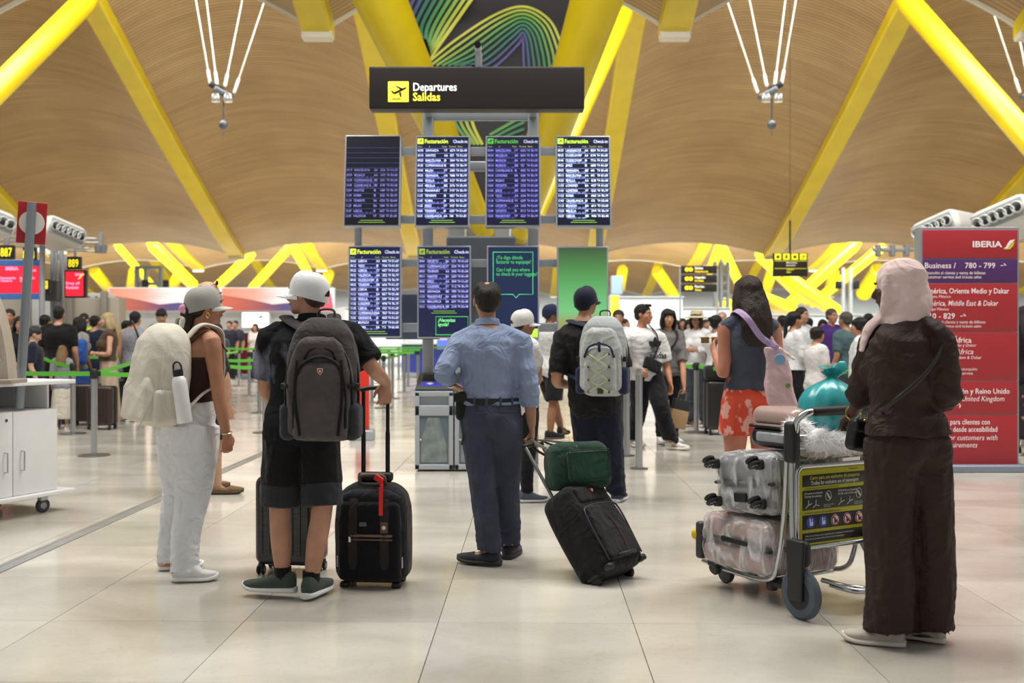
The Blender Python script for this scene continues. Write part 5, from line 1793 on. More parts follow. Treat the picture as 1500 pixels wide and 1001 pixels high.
# woman in white trousers with the off-white backpack
s1 = skel(PX(272, 6.08), 6.08, 1.62, rad_(-50), 'f', rad_(-62), fat=1.10, N=W(293, 489, 6.1), P=W(276, 622, 6.1),
          elR=W(320, 578, 5.97), wrR=W(331, 634, 5.98), hdR=(.12, .05, -1), curlR=.4, anL=W(250, 818, 6.26), anR=W(270, 829, 5.96), toeL=rad_(-70), toeR=rad_(-80), pitch=.05)
p1 = person(s1, 'woman in white trousers, grey cap and brown strap top with cream backpack', '#b98468', vox=.0075,
            hairdo=('pony', '#231711', .02), hat=dict(col='#a5a49f', brim='#c9c8c4'),
            tp=dict(col='#3b241d', sleeve=0, hem=1.03, e=.010, z1=1.33, name='strap_top', flare=.0, amp=.002),
            bt=dict(col='#e3e6ec', m=cloth('#e3e6ec', var=.04, wr=.7), to=1.98, top=1.07, rad=(.130, .120, .088, .074, .070), e=.024, amp=.006, drop=.035, amp2=.010), sh=dict(col='#e8e9ea', sole='#f0f0f0', fat=1.08, high=.15, L=.28), fc=dict(brow='#2a1d16'))
for c in 'LR':
    q = MB(); o_ = s1.anL if c == 'L' else s1.anR
    T_ = getattr(s1, 'toe' + c); q.tube([o_ - T_ * .050 - U * .035, o_ - T_ * .054 + U * .02], [(.030, .022)] * 2, side=T_.cross(U), seg=12); q.build('shoe_heel_tab', mat('#c9a189', .25, .8), p1, loc=s1.B)
m_ = cloth('#3b241d')
for sx in (.05, .10):
    q = MB(); q.tube([spine(s1, 1.32) - s1.F * .118 * s1.k + s1.R * .01, s1.N + (s1.R * sx - s1.F * .075 - U * .03), s1.N + (s1.R * (sx + .035) + U * .012), s1.N + (s1.R * (sx + .03) + s1.F * .10 - U * .10)], [(.007, .003)] * 4, side=s1.R, seg=8, sub=4); q.build('top_strap', m_, p1, loc=s1.B)
q = MB(); q.ell(hp(s1, 0, -.125, -.012), (.03, .026, .028)); q.ell(hp(s1, .02, -.118, -.03), (.02, .02, .02)); q.ell(hp(s1, -.02, -.118, -.028), (.02, .02, .02))
q.build('hair_tie', mat('#d99bb8', .7, bump=.8, bscale=40), p1, loc=s1.B, voxel=.006, sm=1)
q = MB(); q.tube([hp(s1, .082, -.004, -.038), hp(s1, .088, .004, -.058), hp(s1, .088, -.004, -.072), hp(s1, .086, -.016, -.058), hp(s1, .082, -.006, -.038)], .003, seg=6, sub=4); q.build('earring', mat('#d3b36a', .25, .9), p1, loc=s1.B)
q = MB(); q.tube([s1.wrR + V((.032 * math.cos(t), .032 * math.sin(t), .006 * math.sin(t))) for t in np.linspace(0, 2 * PI, 13)], .004, seg=6); q.build('bracelet', mat('#d8c8a0', .25, .9), p1, loc=s1.B)
CW = dict(var=.05, bump=.35, wr=.22)
C1 = W(236, 549, 5.98)
backpack('backpack', 'soft cream backpack on the woman in white trousers', C1, rad_(-50), .38, .57, .25, s1, cloth('#d6d1c4', **CW), cloth('#d9d4c8', **CW), cloth('#c6c1b3', **CW), cloth('#d2cdc0', **CW), 1, lean=-.10)
bt_ = thing('water_bottle', 'white water bottle with black loop lid in the cream backpack side pocket', 'bottle', W(271, 620, 5.80))
q = MB(); q.lathe([(0, 0), (.036, 0), (.040, .01), (.040, .21), (.036, .235), (.026, .25), (0, .25)], seg=28); q.build('bottle_body', mat('#e6e7ea', .35, coat=.2), bt_)
q = MB(); q.lathe([(0, .25), (.026, .25), (.027, .285), (.02, .29), (0, .29)], seg=20); ld = q.build('lid', BLACKP, bt_)
q = MB(); q.tube([(-.022, 0, .285), (-.018, 0, .315), (0, 0, .328), (.018, 0, .315), (.022, 0, .285)], .005, seg=8, sub=3); q.build('lid_loop', BLACKP, ld)
bt_.rotation_euler = (0, rad_(-8), 0)

# companion with sunglasses on a bald head
s1b = skel(PX(303, 9.25), 9.25, 1.80, rad_(-68), 'm', rad_(-72), fat=1.05, elR=W(330, 556, 9.05), wrR=W(335, 596, 9.15), anR=W(318, 712, 9.22), anL=W(300, 712, 9.5), toeR=rad_(-80))
p1b = person(s1b, 'bald man in black shirt with sunglasses pushed up, behind the grey-capped woman', '#c79c83', vox=.012, tp=dict(col='#141417', sleeve=.9), bt=dict(col='#3a342c', style='shorts', to=1.1), fc=dict(brow='#5a4636'))
for sg in (-1, 1):
    q = MB(); q.rbox(hp(s1b, sg * .032, .06, .105), (.05, .02, .038), .008, axes(s1b.RH, s1b.FH, s1b.UH), k=2); q.tube([hp(s1b, sg * .055, .055, .105), hp(s1b, sg * .078, .0, .075), hp(s1b, sg * .08, -.04, .05)], .003, seg=6, sub=2); q.build('sunglasses', mat('#131316', .15), p1b, loc=s1b.B)
for c in 'LR':
    shoe(s1b, p1b, c, '#8a6a4c', '#4a3a2c', high=.07)

# man with white cap and grey backpack
s2 = skel(PX(440, 5.62), 5.62, 1.68, rad_(6), 'm', rad_(72), pitch=.06, fat=1.04, N=W(457, 476, 5.66), P=W(442, 622, 5.66), shL=W(400, 493, 5.70), shR=W(510, 490, 5.64),
          elL=W(389, 566, 5.74), wrL=W(402, 600, 6.0), elR=W(546, 540, 5.60), wrR=W(566, 561, 5.88), hdR=(-.1, .12, -1), pnR=(-.25, .9, -.1), thR=(-1, -.2, 0), curlR=.38,
          knL=W(410, 742, 5.63), anL=W(414, 843, 5.60), knR=W(472, 742, 5.60), anR=W(456, 849, 5.58), toeL=rad_(78), toeR=rad_(-14))
TIE = mat('#121318', .85, hex2='#85869a', vscale=4.5, thresh=(.33, .44), detail=5, bump=.2, bscale=240, stretch=(1, 1, .5), spec=.2, wr=.5)
p2 = person(s2, 'man in white cap, black marbled shirt and shorts wearing grey backpack', '#bd8d74', vox=.0075, hairdo=('crop', '#4a3a30'), hat=dict(col='#e9ebf0', turn=rad_(8)),
            tp=dict(col='#121318', m=TIE, sleeve=.86, hem=.83, e=.03, rad=(.082, .088, .088, .08, .05), flare=.015, collar='#14151a', amp=.006),
            bt=dict(col='#0f0f12', style='shorts', to=.74, e=.022, rad=(.104, .106, .102, .1, .1), amp=.006), sh=dict(col='#46504a', sole='#dfe1df', L=.30, fat=1.1, high=.115), fc=dict(brow='#4a3a30'))
q = MB()
for c in 'LR':
    h_, kn = getattr(s2, 'hp' + c), getattr(s2, 'kn' + c)
    q2 = MB(); q2.tube([lerp(h_, kn, .72), lerp(h_, kn, .86), lerp(h_, kn, 1.0)], [(.109, .115), (.107, .113), (.106, .112)], side=s2.R, seg=22, sub=3, rnd=False); q2.build('shorts_band', cloth('#2c2d34', var=.15), p2, loc=s2.B, voxel=.009, sm=2, post=folds(.004, (48, 48, 24), 5))
    a_ = getattr(s2, 'an' + c); q2 = MB(); q2.tube([a_ - U * .03, a_ + U * .045], [.046, .045], seg=16, rnd=False); q2.build('sock', cloth('#101012'), p2, loc=s2.B)
C2 = W(474, 556, 5.38)
backpack('backpack', 'large dark grey backpack with red shield emblem on the white-capped man', C2, rad_(-3), .355, .61, .21, s2, cloth('#3f3b3d', var=.1), cloth('#544e50', var=.16), cloth('#121113'), cloth('#343134', var=.1), 0, side_m=cloth('#2f323a'))

# old man in blue shirt
s3 = skel(PX(722, 6.45), 6.45, 1.66, rad_(4), 'm', rad_(12), pitch=.06, fat=1.0, N=W(714, 480, 6.47), P=W(720, 611, 6.45), shL=W(675, 500, 6.47), shR=W(761, 499, 6.45),
          elL=W(650, 546, 6.36), wrL=W(662, 562, 6.54), hdL=(.75, .2, -.4), pnL=(0, -.2, -1), curlL=.55, elR=W(774, 562, 6.42), wrR=W(779, 624, 6.46), hdR=(.10, 0, -1), pnR=(-1, .1, 0), thR=(0, 1, 0), curlR=.85,
          knL=W(707, 705, 6.40), anL=W(717, 806, 6.38), knR=W(742, 702, 6.50), anR=W(745, 798, 6.60), toeL=rad_(66), toeR=rad_(-12))
p3 = person(s3, 'old man in light blue shirt and slate trousers holding green bag handles', '#b98a70', vox=.0075, hairdo=('bald_crown', '#241a16'),
            tp=dict(col='#8d9dbd', sleeve=1.55, hem=1.005, e=.022, rad=(.074, .072, .068, .060, .058), flare=.012, collar='#8d9dbd', amp=.012, freq=(30, 30, 34), m=mat('#8f9fc0', .8, var=.08, vscale=14, stretch=(6, 6, .3), bump=.15, bscale=200, spec=.25, wr=.6)),
            bt=dict(col='#4d5163', to=1.95, top=1.04, e=.022, rad=(.104, .098, .080, .076, .074), amp=.006, amp2=.010, m=mat('#4c5062', .9, var=.22, vscale=7, bump=.3, bscale=260, spec=.2, wr=.6)), sh=dict(col='#3a3a44', sole='#2a2a30', L=.29, fat=1.08, high=.085), fc=dict(brow='#3a2a22'))
q = MB(); zs_ = spine(s3, 1.03); w_, d_, o__ = sec(s3, 1.03)
q.rings([[zs_ + U * z + s3.R * (w_ + e) * s3.k * math.cos(t) + s3.F * ((d_ + e) * math.sin(t) + o__) * s3.k for t in np.linspace(0, 2 * PI, 36, endpoint=False)] for z, e in ((-.018, .012), (-.018, .030), (.016, .030), (.016, .012))])
q.build('belt', mat('#15151a', .5), p3, loc=s3.B)
for sx in (-.10, -.03, .05, .12):
    q = MB(); y_ = math.sqrt(max(0, 1 - (sx / .19) ** 2)); q.rbox(zs_ + s3.R * sx - s3.F * ((d_ + .033) * y_ - o__) * s3.k, (.014, .008, .05), .003, axes(s3.R, s3.F, Z3), k=1); q.build('belt_loop', cloth('#4d5163'), p3, loc=s3.B)
for sx in (-1, 1):
    q = MB(); pts = [s3.P + (s3.R * (sx * .085 + a) - s3.F * .155 + U * (.035 + .004 * sx)) * s3.k for a in (-.05, 0, .05)]; q.tube(pts, [(.004, .007)] * 3, side=s3.F, seg=6); q.build('back_pocket_welt', mat('#3b3f50', .9), p3, loc=s3.B)
q = MB(); wv = (s3.wrL - s3.elL).normalized(); q.tube([s3.wrL - wv * .03, s3.wrL - wv * .005], [.033, .033], seg=18, rnd=False); q.build('watch', mat('#9aa0a6', .25, .9), p3, loc=s3.B)
pch = thing('belt_pouch', 'dark green pouch at the left hip of the old man', 'pouch', W(677, 595, 6.43))
q = MB(); q.rbox((0, 0, 0), (.075, .10, .17), .03, k=3); q.build('pouch_body', cloth('#23271f'), pch)
q = MB(); q.rbox((-.01, -.012, .05), (.078, .095, .05), .015, k=2); q.build('flap', cloth('#2b3026'), pch)
q = MB(); q.tube([(.0, -.04, -.08), (.01, -.05, -.16), (.0, -.05, -.22)], .006, seg=6, sub=2); q.build('cord', cloth('#3a3f36'), pch)

# small woman in white cap behind him
s4 = skel(PX(764, 8.85), 8.85, 1.55, rad_(-52), 'f', rad_(-70), fat=1.05, elR=W(787, 525, 8.75), wrR=W(790, 555, 9.0), toeR=rad_(-80))
p4 = person(s4, 'small woman in white cap and white shirt, half hidden behind the old man', '#a9775c', vox=.012, hairdo=('bun', '#1c1614'), hat=dict(col='#d7d6d4'), tp=dict(col='#dcdcdd', sleeve=1.2, hem=.86), bt=dict(col='#17171a', style='slim'), sh=dict(col='#5b6472', sole='#c9ccd0'), fc=dict())

# man in navy cap with light grey pack
s5 = skel(PX(874, 8.85), 8.85, 1.75, rad_(-8), 'm', rad_(-38), pitch=.12, fat=1.12, N=W(856, 472, 8.85), P=W(872, 585, 8.85), shL=W(826, 492, 8.87), shR=W(900, 490, 8.78),
          elL=W(815, 558, 8.80), wrL=W(834, 566, 9.12), elR=W(915, 550, 8.8), wrR=W(905, 575, 9.1), anL=W(862, 722, 8.95), anR=W(903, 724, 8.80), toeR=rad_(-20), toeL=rad_(20))
p5 = person(s5, 'man in navy cap and black shirt wearing light grey sport backpack', '#c19076', vox=.010, hairdo=('short', '#1a1412'), hat=dict(col='#181c30', turn=rad_(0)), tp=dict(col='#111113', sleeve=.85, hem=.86, e=.03, rad=(.08, .084, .08, .08, .05)),
            bt=dict(col='#171a30', to=1.94, rad=(.112, .108, .09, .082, .075), amp2=.012), sh=dict(col='#3e465a', sole='#cfd3d8', fat=1.08), fc=dict(brow='#1a1412'))
q = MB()
for sg in (-1, 1): q.tube([hp(s5, sg * .012, .098, .005), hp(s5, sg * .03, .102, .018), hp(s5, sg * .052, .09, .005), hp(s5, sg * .03, .1, -.012), hp(s5, sg * .012, .098, .005)], .003, seg=6, sub=3); q.tube([hp(s5, sg * .055, .088, .008), hp(s5, sg * .082, .0, .01)], .003, seg=6)
q.build('glasses', mat('#22201e', .3), p5, loc=s5.B)
C5 = W(884, 522, 8.56)
backpack('backpack', 'light grey sport backpack with cord lacing on the navy-capped man', C5, rad_(-16), .375, .63, .22, s5, cloth('#a8adb0', var=.1), cloth('#b4b9b8', var=.1), cloth('#20263c'), cloth('#20263c'), 2, side_m=cloth('#22294a'))

# man in white tee and black shorts beyond the boards
s6 = skel(PX(805, 13.8), 13.8, 1.73, rad_(-40), 'm', rad_(-70), fat=1.1, anR=W(806, 634, 13.7), anL=W(822, 628, 14.1), toeR=rad_(-60))
p6 = person(s6, 'man in navy cap, white shirt and black shorts seen between the boards', '#96694e', vox=.015, hairdo=('crop', '#171210'), hat=dict(col='#1b2342'), tp=dict(col='#dadada', sleeve=.8, hem=.84), bt=dict(col='#19191c', style='shorts', to=1.0, e=.02), sh=dict(col='#1d1d20', sole='#3a3a3c'), fc=dict())

# walking man in white tee with trefoil print
s7 = skel(PX(950, 12.9), 12.9, 1.75, rad_(-146), 'm', rad_(-128), fat=1.14, P=W(946, 545, 12.9), N=W(940, 482, 12.85), shL=W(965, 495, 12.95), shR=W(913, 495, 12.75),
          elR=W(908, 533, 12.75), wrR=W(936, 545, 12.45), elL=W(976, 535, 13.0), wrL=W(982, 562, 12.85), hdL=(.1, -.1, -1), anL=W(984, 647, 12.75), anR=W(928, 645, 13.15), knL=W(968, 596, 12.7), knR=W(936, 598, 12.95), toeL=rad_(-118), toeR=rad_(-150))
p7 = person(s7, 'walking man in white trefoil t-shirt and black trousers, sunglasses on his hair', '#b98062', vox=.011, hairdo=('short', '#15110f'), tp=dict(col='#dcdddf', sleeve=.85, hem=.82, e=.03, rad=(.085, .092, .09, .08, .05), flare=.02),
            bt=dict(col='#14151c', to=1.94, rad=(.115, .11, .092, .085, .08)), sh=dict(col='#dcdad4', sole='#e6e3da', fat=1.1), fc=dict(brow='#15110f'))
q = MB()
for sg in (-1, 1): q.rbox(hp(s7, sg * .034, .062, .11), (.05, .02, .035), .008, axes(s7.RH, s7.FH, s7.UH), k=2)
q.tube([hp(s7, -.06, .05, .108), hp(s7, -.088, -.03, .08)], .004, seg=6); q.tube([hp(s7, .06, .05, .108), hp(s7, .088, -.03, .08)], .004, seg=6)
q.build('sunglasses', mat('#17151a', .15), p7, loc=s7.B)


def chest_frame(s, z, e):
    w, d, o = sec(s, z)
    return spine(s, z) + s.F * (d + e + o) * s.k


cl = chest_frame(s7, 1.26, .066)
XR = -s7.R    # reading direction on the chest
q = MB()
def leaf(ang, L, wd, c):
    d_ = XR * math.sin(ang) + U * math.cos(ang); n_ = XR * math.cos(ang) - U * math.sin(ang)
    pts = [(0, 0), (.2, .34), (.45, .5), (.75, .36), (1, 0), (.75, -.36), (.45, -.5), (.2, -.34)]
    q.prism([(p[1] * wd, p[0] * L) for p in pts], c, n_, d_, s7.F, .004)
for a, L in ((0, .125), (-.95, .12), (.95, .12)): leaf(a, L, .075, cl - U * .02 + s7.F * .004)
q.build('trefoil_print', mat('#1a1c22', .8), p7, loc=s7.B)
q = MB()
for i in range(3): q.rbox(cl + U * (-.032 - .02 * i) + s7.F * .008, (.15 - .02 * i, .006, .011), .002, axes(XR, s7.F, U))
q.build('trefoil_stripes', mat('#1a1c22', .8), p7, loc=s7.B)
q = MB(); q.text('adidas', .105, chest_frame(s7, 1.08, .09) + U * .02, XR, U, off=.012, align='CENTER', bold=.03); q.build('chest_lettering', mat('#1a1c22', .8), p7, loc=s7.B, smooth=False)
cbp = spine(s7, 1.02) + s7.F * .21 + s7.R * .07
cb_ = thing('crossbody_bag', 'black crossbody pouch of the man in trefoil t-shirt', 'bag', cbp)
q = MB(); q.rbox((0, 0, 0), (.26, .07, .15), .03, axes(s7.R, s7.F, U) @ Matrix.Rotation(-.35, 3, 'Y'), k=3); q.build('pouch', cloth('#17171a'), cb_)
q = MB(); q.tube([V((0, 0, .05)), spine(s7, 1.25) + s7.F * .20 - s7.R * .05 - cbp, spine(s7, 1.40) + s7.F * .14 - s7.R * .10 - cbp, s7.N - s7.R * .11 + U * .05 - cbp], [(.012, .004)] * 4, side=s7.R, seg=8, sub=4); q.build('strap', cloth('#17171a'), cb_)

# woman with black bob
s8 = skel(PX(978, 13.5), 13.5, 1.66, rad_(-165), 'f', rad_(-172), fat=1.1, elL=W(1000, 535, 13.4), wrL=W(1002, 566, 13.3), hdL=(.0, 0, -1), curlL=.8)
p8 = person(s8, 'woman with black bob and grey t-shirt walking beside the trefoil t-shirt man', '#c08d70', vox=.012, hairdo=('bob', '#0d0b0c'), tp=dict(col='#6d6a6b', sleeve=.9, hem=.88, e=.026, rad=(.076, .08, .076, .07, .05)), bt=dict(col='#121217', style='slim'), sh=dict(col='#d4d2cf', sole='#bfbdb9'), fc=dict(lip='#a0504c'))
pbg = thing('paper_bag', 'brown paper bag with dark top band held by the bob-haired woman', 'bag', W(990, 626, 13.1))
Mb = rotz(.25) @ Matrix.Rotation(.22, 3, 'Y')
q = MB(); q.rbox(Mb @ V((0, 0, .10)), (.22, .10, .22), .008, Mb); q.build('bag_body', mat('#a98a63', .8, var=.12, bump=.3, bscale=30), pbg)
q = MB(); q.rbox(Mb @ V((0, 0, .27)), (.20, .09, .14), .01, Mb); q.build('bag_top', mat('#24262b', .7), pbg)
q = MB(); q.tube([Mb @ V((-.05, 0, .33)), Mb @ V((-.04, 0, .44)), Mb @ V((.04, 0, .44)), Mb @ V((.05, 0, .33))], .005, seg=6, sub=3); q.build('handle', mat('#8c7350', .8), pbg)
sb8 = thing('shoulder_strap_bag', 'dark crossbody bag strap across the grey t-shirt of the bob-haired woman', 'bag', spine(s8, .98) + s8.R * .2)
b8 = spine(s8, .98) + s8.R * .2
q = MB(); q.rbox((0, 0, 0), (.10, .2, .16), .03, k=3); q.build('pouch', cloth('#1d1d22'), sb8)
q = MB(); q.tube([V((0, 0, .05)), spine(s8, 1.2) + s8.F * .175 + s8.R * .06 - b8, spine(s8, 1.38) + s8.F * .15 - s8.R * .07 - b8, s8.N - s8.R * .10 + U * .04 - b8], [(.014, .004)] * 4, side=s8.R, seg=8, sub=4); q.build('strap', cloth('#1d1d22'), sb8)

# woman in orange patterned shorts
FLOR = mat('#c9482f', .75, hex2='#d9a196', vscale=13, thresh=(.45, .50), detail=2, bump=.15, bscale=150, stretch=(1, 1, .8), spec=.3)
s9 = skel(PX(1097, 7.0), 7.0, 1.72, rad_(10), 'f', rad_(16), fat=1.0, N=W(1098, 470, 7.0), P=W(1097, 592, 7.0), elL=W(1060, 548, 6.93), wrL=W(1047, 517, 7.14), hdL=(-.1, .6, .6), pnL=(.8, .3, 0), curlL=.6, elR=W(1142, 548, 6.98), wrR=W(1144, 580, 7.16))
p9 = person(s9, 'woman in slate sleeveless top and orange patterned skirt, seen from behind', '#c0826a', vox=.009, hairdo=('long', '#33231c', .16), tp=dict(col='#4e5463', sleeve=.0, hem=1.02, e=.016, flare=0, amp=.003), bt=dict(kind='skirt', m=FLOR, z1=1.12, z0=.735, w=.215, d=.165), sh=dict(col='#d9d6d2', sole='#eeeeea'), fc=dict())
ph = thing('sunglasses', 'pair of sunglasses held up by the orange-skirted woman', 'glasses', s9.wrL + s9.hdL * .12 * s9.k)
for sx in (-.035, .035):
    q = MB(); q.rbox((sx, 0, 0), (.055, .012, .042), .012, k=3); q.build('lens', mat('#8d7a4c', .12), ph)
    q = MB(); q.tube([(sx * 1.7, 0, .01), (sx * 1.75, .07, .02)], .003, seg=6); q.build('temple', mat('#c9b27a', .3, .7), ph)
q = MB(); q.tube([(-.01, 0, .01), (0, -.003, .016), (.01, 0, .01)], .003, seg=6, sub=2); q.build('bridge', mat('#c9b27a', .3, .7), ph)
TB = W(1150, 597, 6.80)
tb = thing('tote_bag', 'pink tote bag with lavender strap on the orange-skirted woman', 'bag', TB)
def totef(p):
    x, y, z = p
    t = (z + .19) / .38
    return (x * (1.12 - .35 * t) - .085 * t + .015 * math.sin(z * 14), y * (1.1 - .6 * t), z)
q = MB(); q.rbox((.0, 0, .19), (.17, .09, .38), .03, Matrix.Rotation(0, 3, 'Y'), k=3, m=6, f=totef); q.build('bag_body', cloth('#d9b9be', var=.08), tb, voxel=.009, sm=3, post=folds(.007, (40, 40, 22), 4))
q = MB(); q.wheel((-.045, -.055, .30), (0, 1, 0), .034, .008, 24); q.build('badge', mat('#7fa6cf', .6), tb)
q = MB(); q.wheel((.0, -.07, .14), (0, 1, 0), .017, .008, 20); q.build('badge', mat('#6f8a4c', .6), tb)
q = MB(); q.tube([V((-.05, -.03, .37)), W(1116, 495, 6.79) - TB, W(1096, 468, 6.77) - TB, W(1082, 456, 6.86) - TB, W(1074, 458, 7.0) - TB, W(1070, 480, 7.12) - TB], [(.020, .004)] * 6, side=(1, 0, .6), seg=8, sub=5); q.build('strap', cloth('#b39ac4'), tb)
q = MB(); q.tube([V((.05, -.03, .30)), W(1132, 500, 6.86) - TB, W(1124, 464, 6.95) - TB, W(1122, 462, 7.05) - TB], [(.010, .004)] * 4, side=(1, 0, .6), seg=8, sub=5); q.build('strap', cloth('#d8c6c2'), tb)

# woman in brown with pale head scarf
BR = mat('#33231f', .66, var=.2, vscale=5, bump=.25, bscale=90, spec=.3, wr=.6)
s10 = skel(PX(1328, 4.74), 4.74, 1.655, rad_(24), 'f', rad_(52), pitch=-.04, fat=1.12, N=W(1324, 474, 4.76), P=W(1330, 645, 4.76), shL=W(1284, 492, 4.86), shR=W(1373, 494, 4.70),
           elL=W(1264, 572, 4.93), wrL=W(1250, 606, 5.12), hdL=(-.15, .85, -.4), pnL=(.2, -.2, -.9), curlL=.7, elR=W(1386, 575, 4.68), wrR=W(1362, 600, 4.95), anL=W(1302, 922, 4.74), anR=W(1360, 922, 4.80), knL=W(1300, 770, 4.74), knR=W(1362, 770, 4.78), toeL=rad_(66), toeR=rad_(58))
p10 = person(s10, 'woman in brown tunic and wide trousers with pale pink head scarf pushing trolley', '#4a2e24', vox=.0075,
             tp=dict(col='#2a201f', m=BR, sleeve=1.12, hem=.955, e=.026, rad=(.080, .084, .080, .074, .05), flare=.010, amp=.014, freq=(30, 30, 36), name='tunic'),
             bt=dict(col='#2a201f', m=BR, top=1.02, to=1.97, rad=(.112, .106, .098, .098, .102), e=.014, amp=.008, amp2=.006, vox=.009), sh=dict(col='#b8b1a6', sole='#cfc9bf', L=.29, fat=1.15, high=.10), fc=dict(lip='#5a3028', brow='#15100e'))
HJ = cloth('#dfc8c6', var=.05, bump=.2)
q = MB(); ax_ = (s10.RH, s10.FH, s10.UH); k10 = s10.k
q.ell(hp(s10, 0, -.022, .038), [.097 * k10, .118 * k10, .104 * k10], ax_, 24, 14); q.ell(hp(s10, 0, -.05, -.02), [.092 * k10, .088 * k10, .10 * k10], ax_, 24, 14); q.ell(hp(s10, 0, -.012, -.012), [.102 * k10, .075 * k10, .085 * k10], ax_, 24, 14)
q.tube([hp(s10, -.0, .035, .105), hp(s10, .082, .022, .04), hp(s10, .086, .02, -.03), hp(s10, .06, .04, -.10), hp(s10, 0, .06, -.125), hp(s10, -.06, .04, -.10), hp(s10, -.086, .02, -.03), hp(s10, -.082, .022, .04), hp(s10, 0, .035, .105)], .026 * k10, seg=10, sub=4)
q.tube([hp(s10, 0, -.06, -.06), s10.N + U * .02 * k10, s10.N - U * .025 * k10], [(.09 * k10, .085 * k10), (.095 * k10, .088 * k10), (.11 * k10, .09 * k10)], side=s10.RH, seg=22, sub=3)
q.tube([hp(s10, -.02, .04, -.11), s10.N - s10.R * .07 + s10.F * .05 + U * .035, s10.N - s10.R * .105 + s10.F * .10 - U * .02, s10.N - s10.R * .13 + s10.F * .12 - U * .12], [(.032, .024), (.034, .02), (.03, .016), (.02, .010)], side=s10.F, seg=14, sub=4)
q.tube([hp(s10, .03, -.09, .03), hp(s10, .03, -.10, -.06), hp(s10, .03, -.09, -.15)], [(.075, .03), (.085, .04), (.07, .03)], side=s10.RH, seg=18, sub=3, rnd=False)
def hj(p, n):
    return p + n * (.0045 * wob(p, (50, 50, 60), 31))[:, None]
q.build('head_scarf', HJ, p10, loc=s10.B, voxel=.0065, sm=3, post=hj)
q = MB(); q.tube([s10.wrL + V((.034 * math.cos(t), .012 * math.sin(t), .030 * math.sin(t))) for t in np.linspace(0, 2 * PI, 13)], .005, seg=6); q.build('bracelet', mat('#c9a85a', .25, .9), p10, loc=s10.B)
PB = W(1262, 640, 4.92)
pu = thing('handbag', 'small black quilted handbag with gold chain at the brown-dressed woman\'s hip', 'bag', PB)
Mq = rotz(rad_(20)) @ Matrix.Rotation(.18, 3, 'Y')
q = MB(); q.rbox((0, 0, 0), (.145, .07, .135), .028, Mq, k=4, m=2); q.build('bag_body', mat('#131316', .4, bump=.5, bscale=45), pu)
q = MB(); q.rbox(Mq @ V((0, -.012, .045)), (.15, .065, .06), .02, Mq, k=3); q.build('flap', mat('#17171a', .4, bump=.5, bscale=45), pu)
q = MB()
for i in range(4): q.tube([Mq @ V((-.02 + .016 * i, -.04, .072 + .010 * i)) + V((.008 * math.cos(t), 0, .007 * math.sin(t))) for t in np.linspace(0, 2 * PI, 9)], .0028, seg=6)
q.build('chain', mat('#d4b45a', .25, .95), pu)
k_ = s10.k
w10 = lambda z, a, f: spine(s10, z) + (s10.R * a + s10.F * f) * k_ - PB
q = MB(); q.tube([V((.02, 0, .05)), w10(1.10, -.20, -.10), w10(1.20, -.12, -.185), w10(1.30, -.01, -.195), w10(1.40, .08, -.155), s10.N + s10.R * .10 - s10.F * .06 + U * .02 - PB, s10.N + s10.R * .10 + s10.F * .03 + U * .03 - PB], [(.009, .004)] * 7, side=(0, 0, 1), seg=8, sub=4); q.build('strap', mat('#15151a', .5), pu)

# ---------------------------------------------------------------- luggage
def spinner(q_parent, c, r=.026, fwd=(0, 1, 0), m=None):
    """twin caster wheel on a fork, a part of its suitcase"""
    c = V(c); fwd = V(fwd).normalized(); ax = fwd.cross(U)
    q = MB()
    for sx in (-1, 1): q.wheel(c + ax * sx * .013, ax, r, .014, 18)
    w = q.build('wheel', mat('#17171a', .5), q_parent)
    q = MB(); q.rbox(c + U * r * .9 + fwd * .006, (.03, .04, .035), .01, axes(ax, fwd, U), k=2); q.build('wheel_fork', mat('#25252a', .45), w)
    q = MB()
    for sx in (-1, 1): q.wheel(c + ax * sx * .021, ax, r * .5, .003, 12)
    q.build('hub', mat('#8b8e92', .3, .6), w)


WRAP = bpy.data.materials.new('stretch_film'); WRAP.use_nodes = True
_n, _l = WRAP.node_tree.nodes, WRAP.node_tree.links
_b = _n['Principled BSDF']; _b.inputs['Base Color'].default_value = (.86, .87, .9, 1); _b.inputs['Roughness'].default_value = .12; _b.inputs['Specular IOR Level'].default_value = .8
_tc = _n.new('ShaderNodeTexCoord'); _mp = _n.new('ShaderNodeMapping'); _mp.inputs['Scale'].default_value = (7, 3, 22); _l.new(_tc.outputs['Object'], _mp.inputs[0])
_nz = _n.new('ShaderNodeTexNoise'); _nz.inputs['Scale'].default_value = 1.6; _nz.inputs['Detail'].default_value = 6; _nz.inputs['Distortion'].default_value = 1.4; _l.new(_mp.outputs[0], _nz.inputs[0])
_rp = _n.new('ShaderNodeValToRGB'); _rp.color_ramp.elements[0].position = .42; _rp.color_ramp.elements[1].position = .72
_rp.color_ramp.elements[0].color = (.12,) * 3 + (1,); _rp.color_ramp.elements[1].color = (.85,) * 3 + (1,)
_l.new(_nz.outputs[0], _rp.inputs[0]); _l.new(_rp.outputs[0], _b.inputs['Alpha'])
_bp = _n.new('ShaderNodeBump'); _bp.inputs['Strength'].default_value = .9; _bp.inputs['Distance'].default_value = .02; _l.new(_nz.outputs[0], _bp.inputs['Height']); _l.new(_bp.outputs[0], _b.inputs['Normal'])


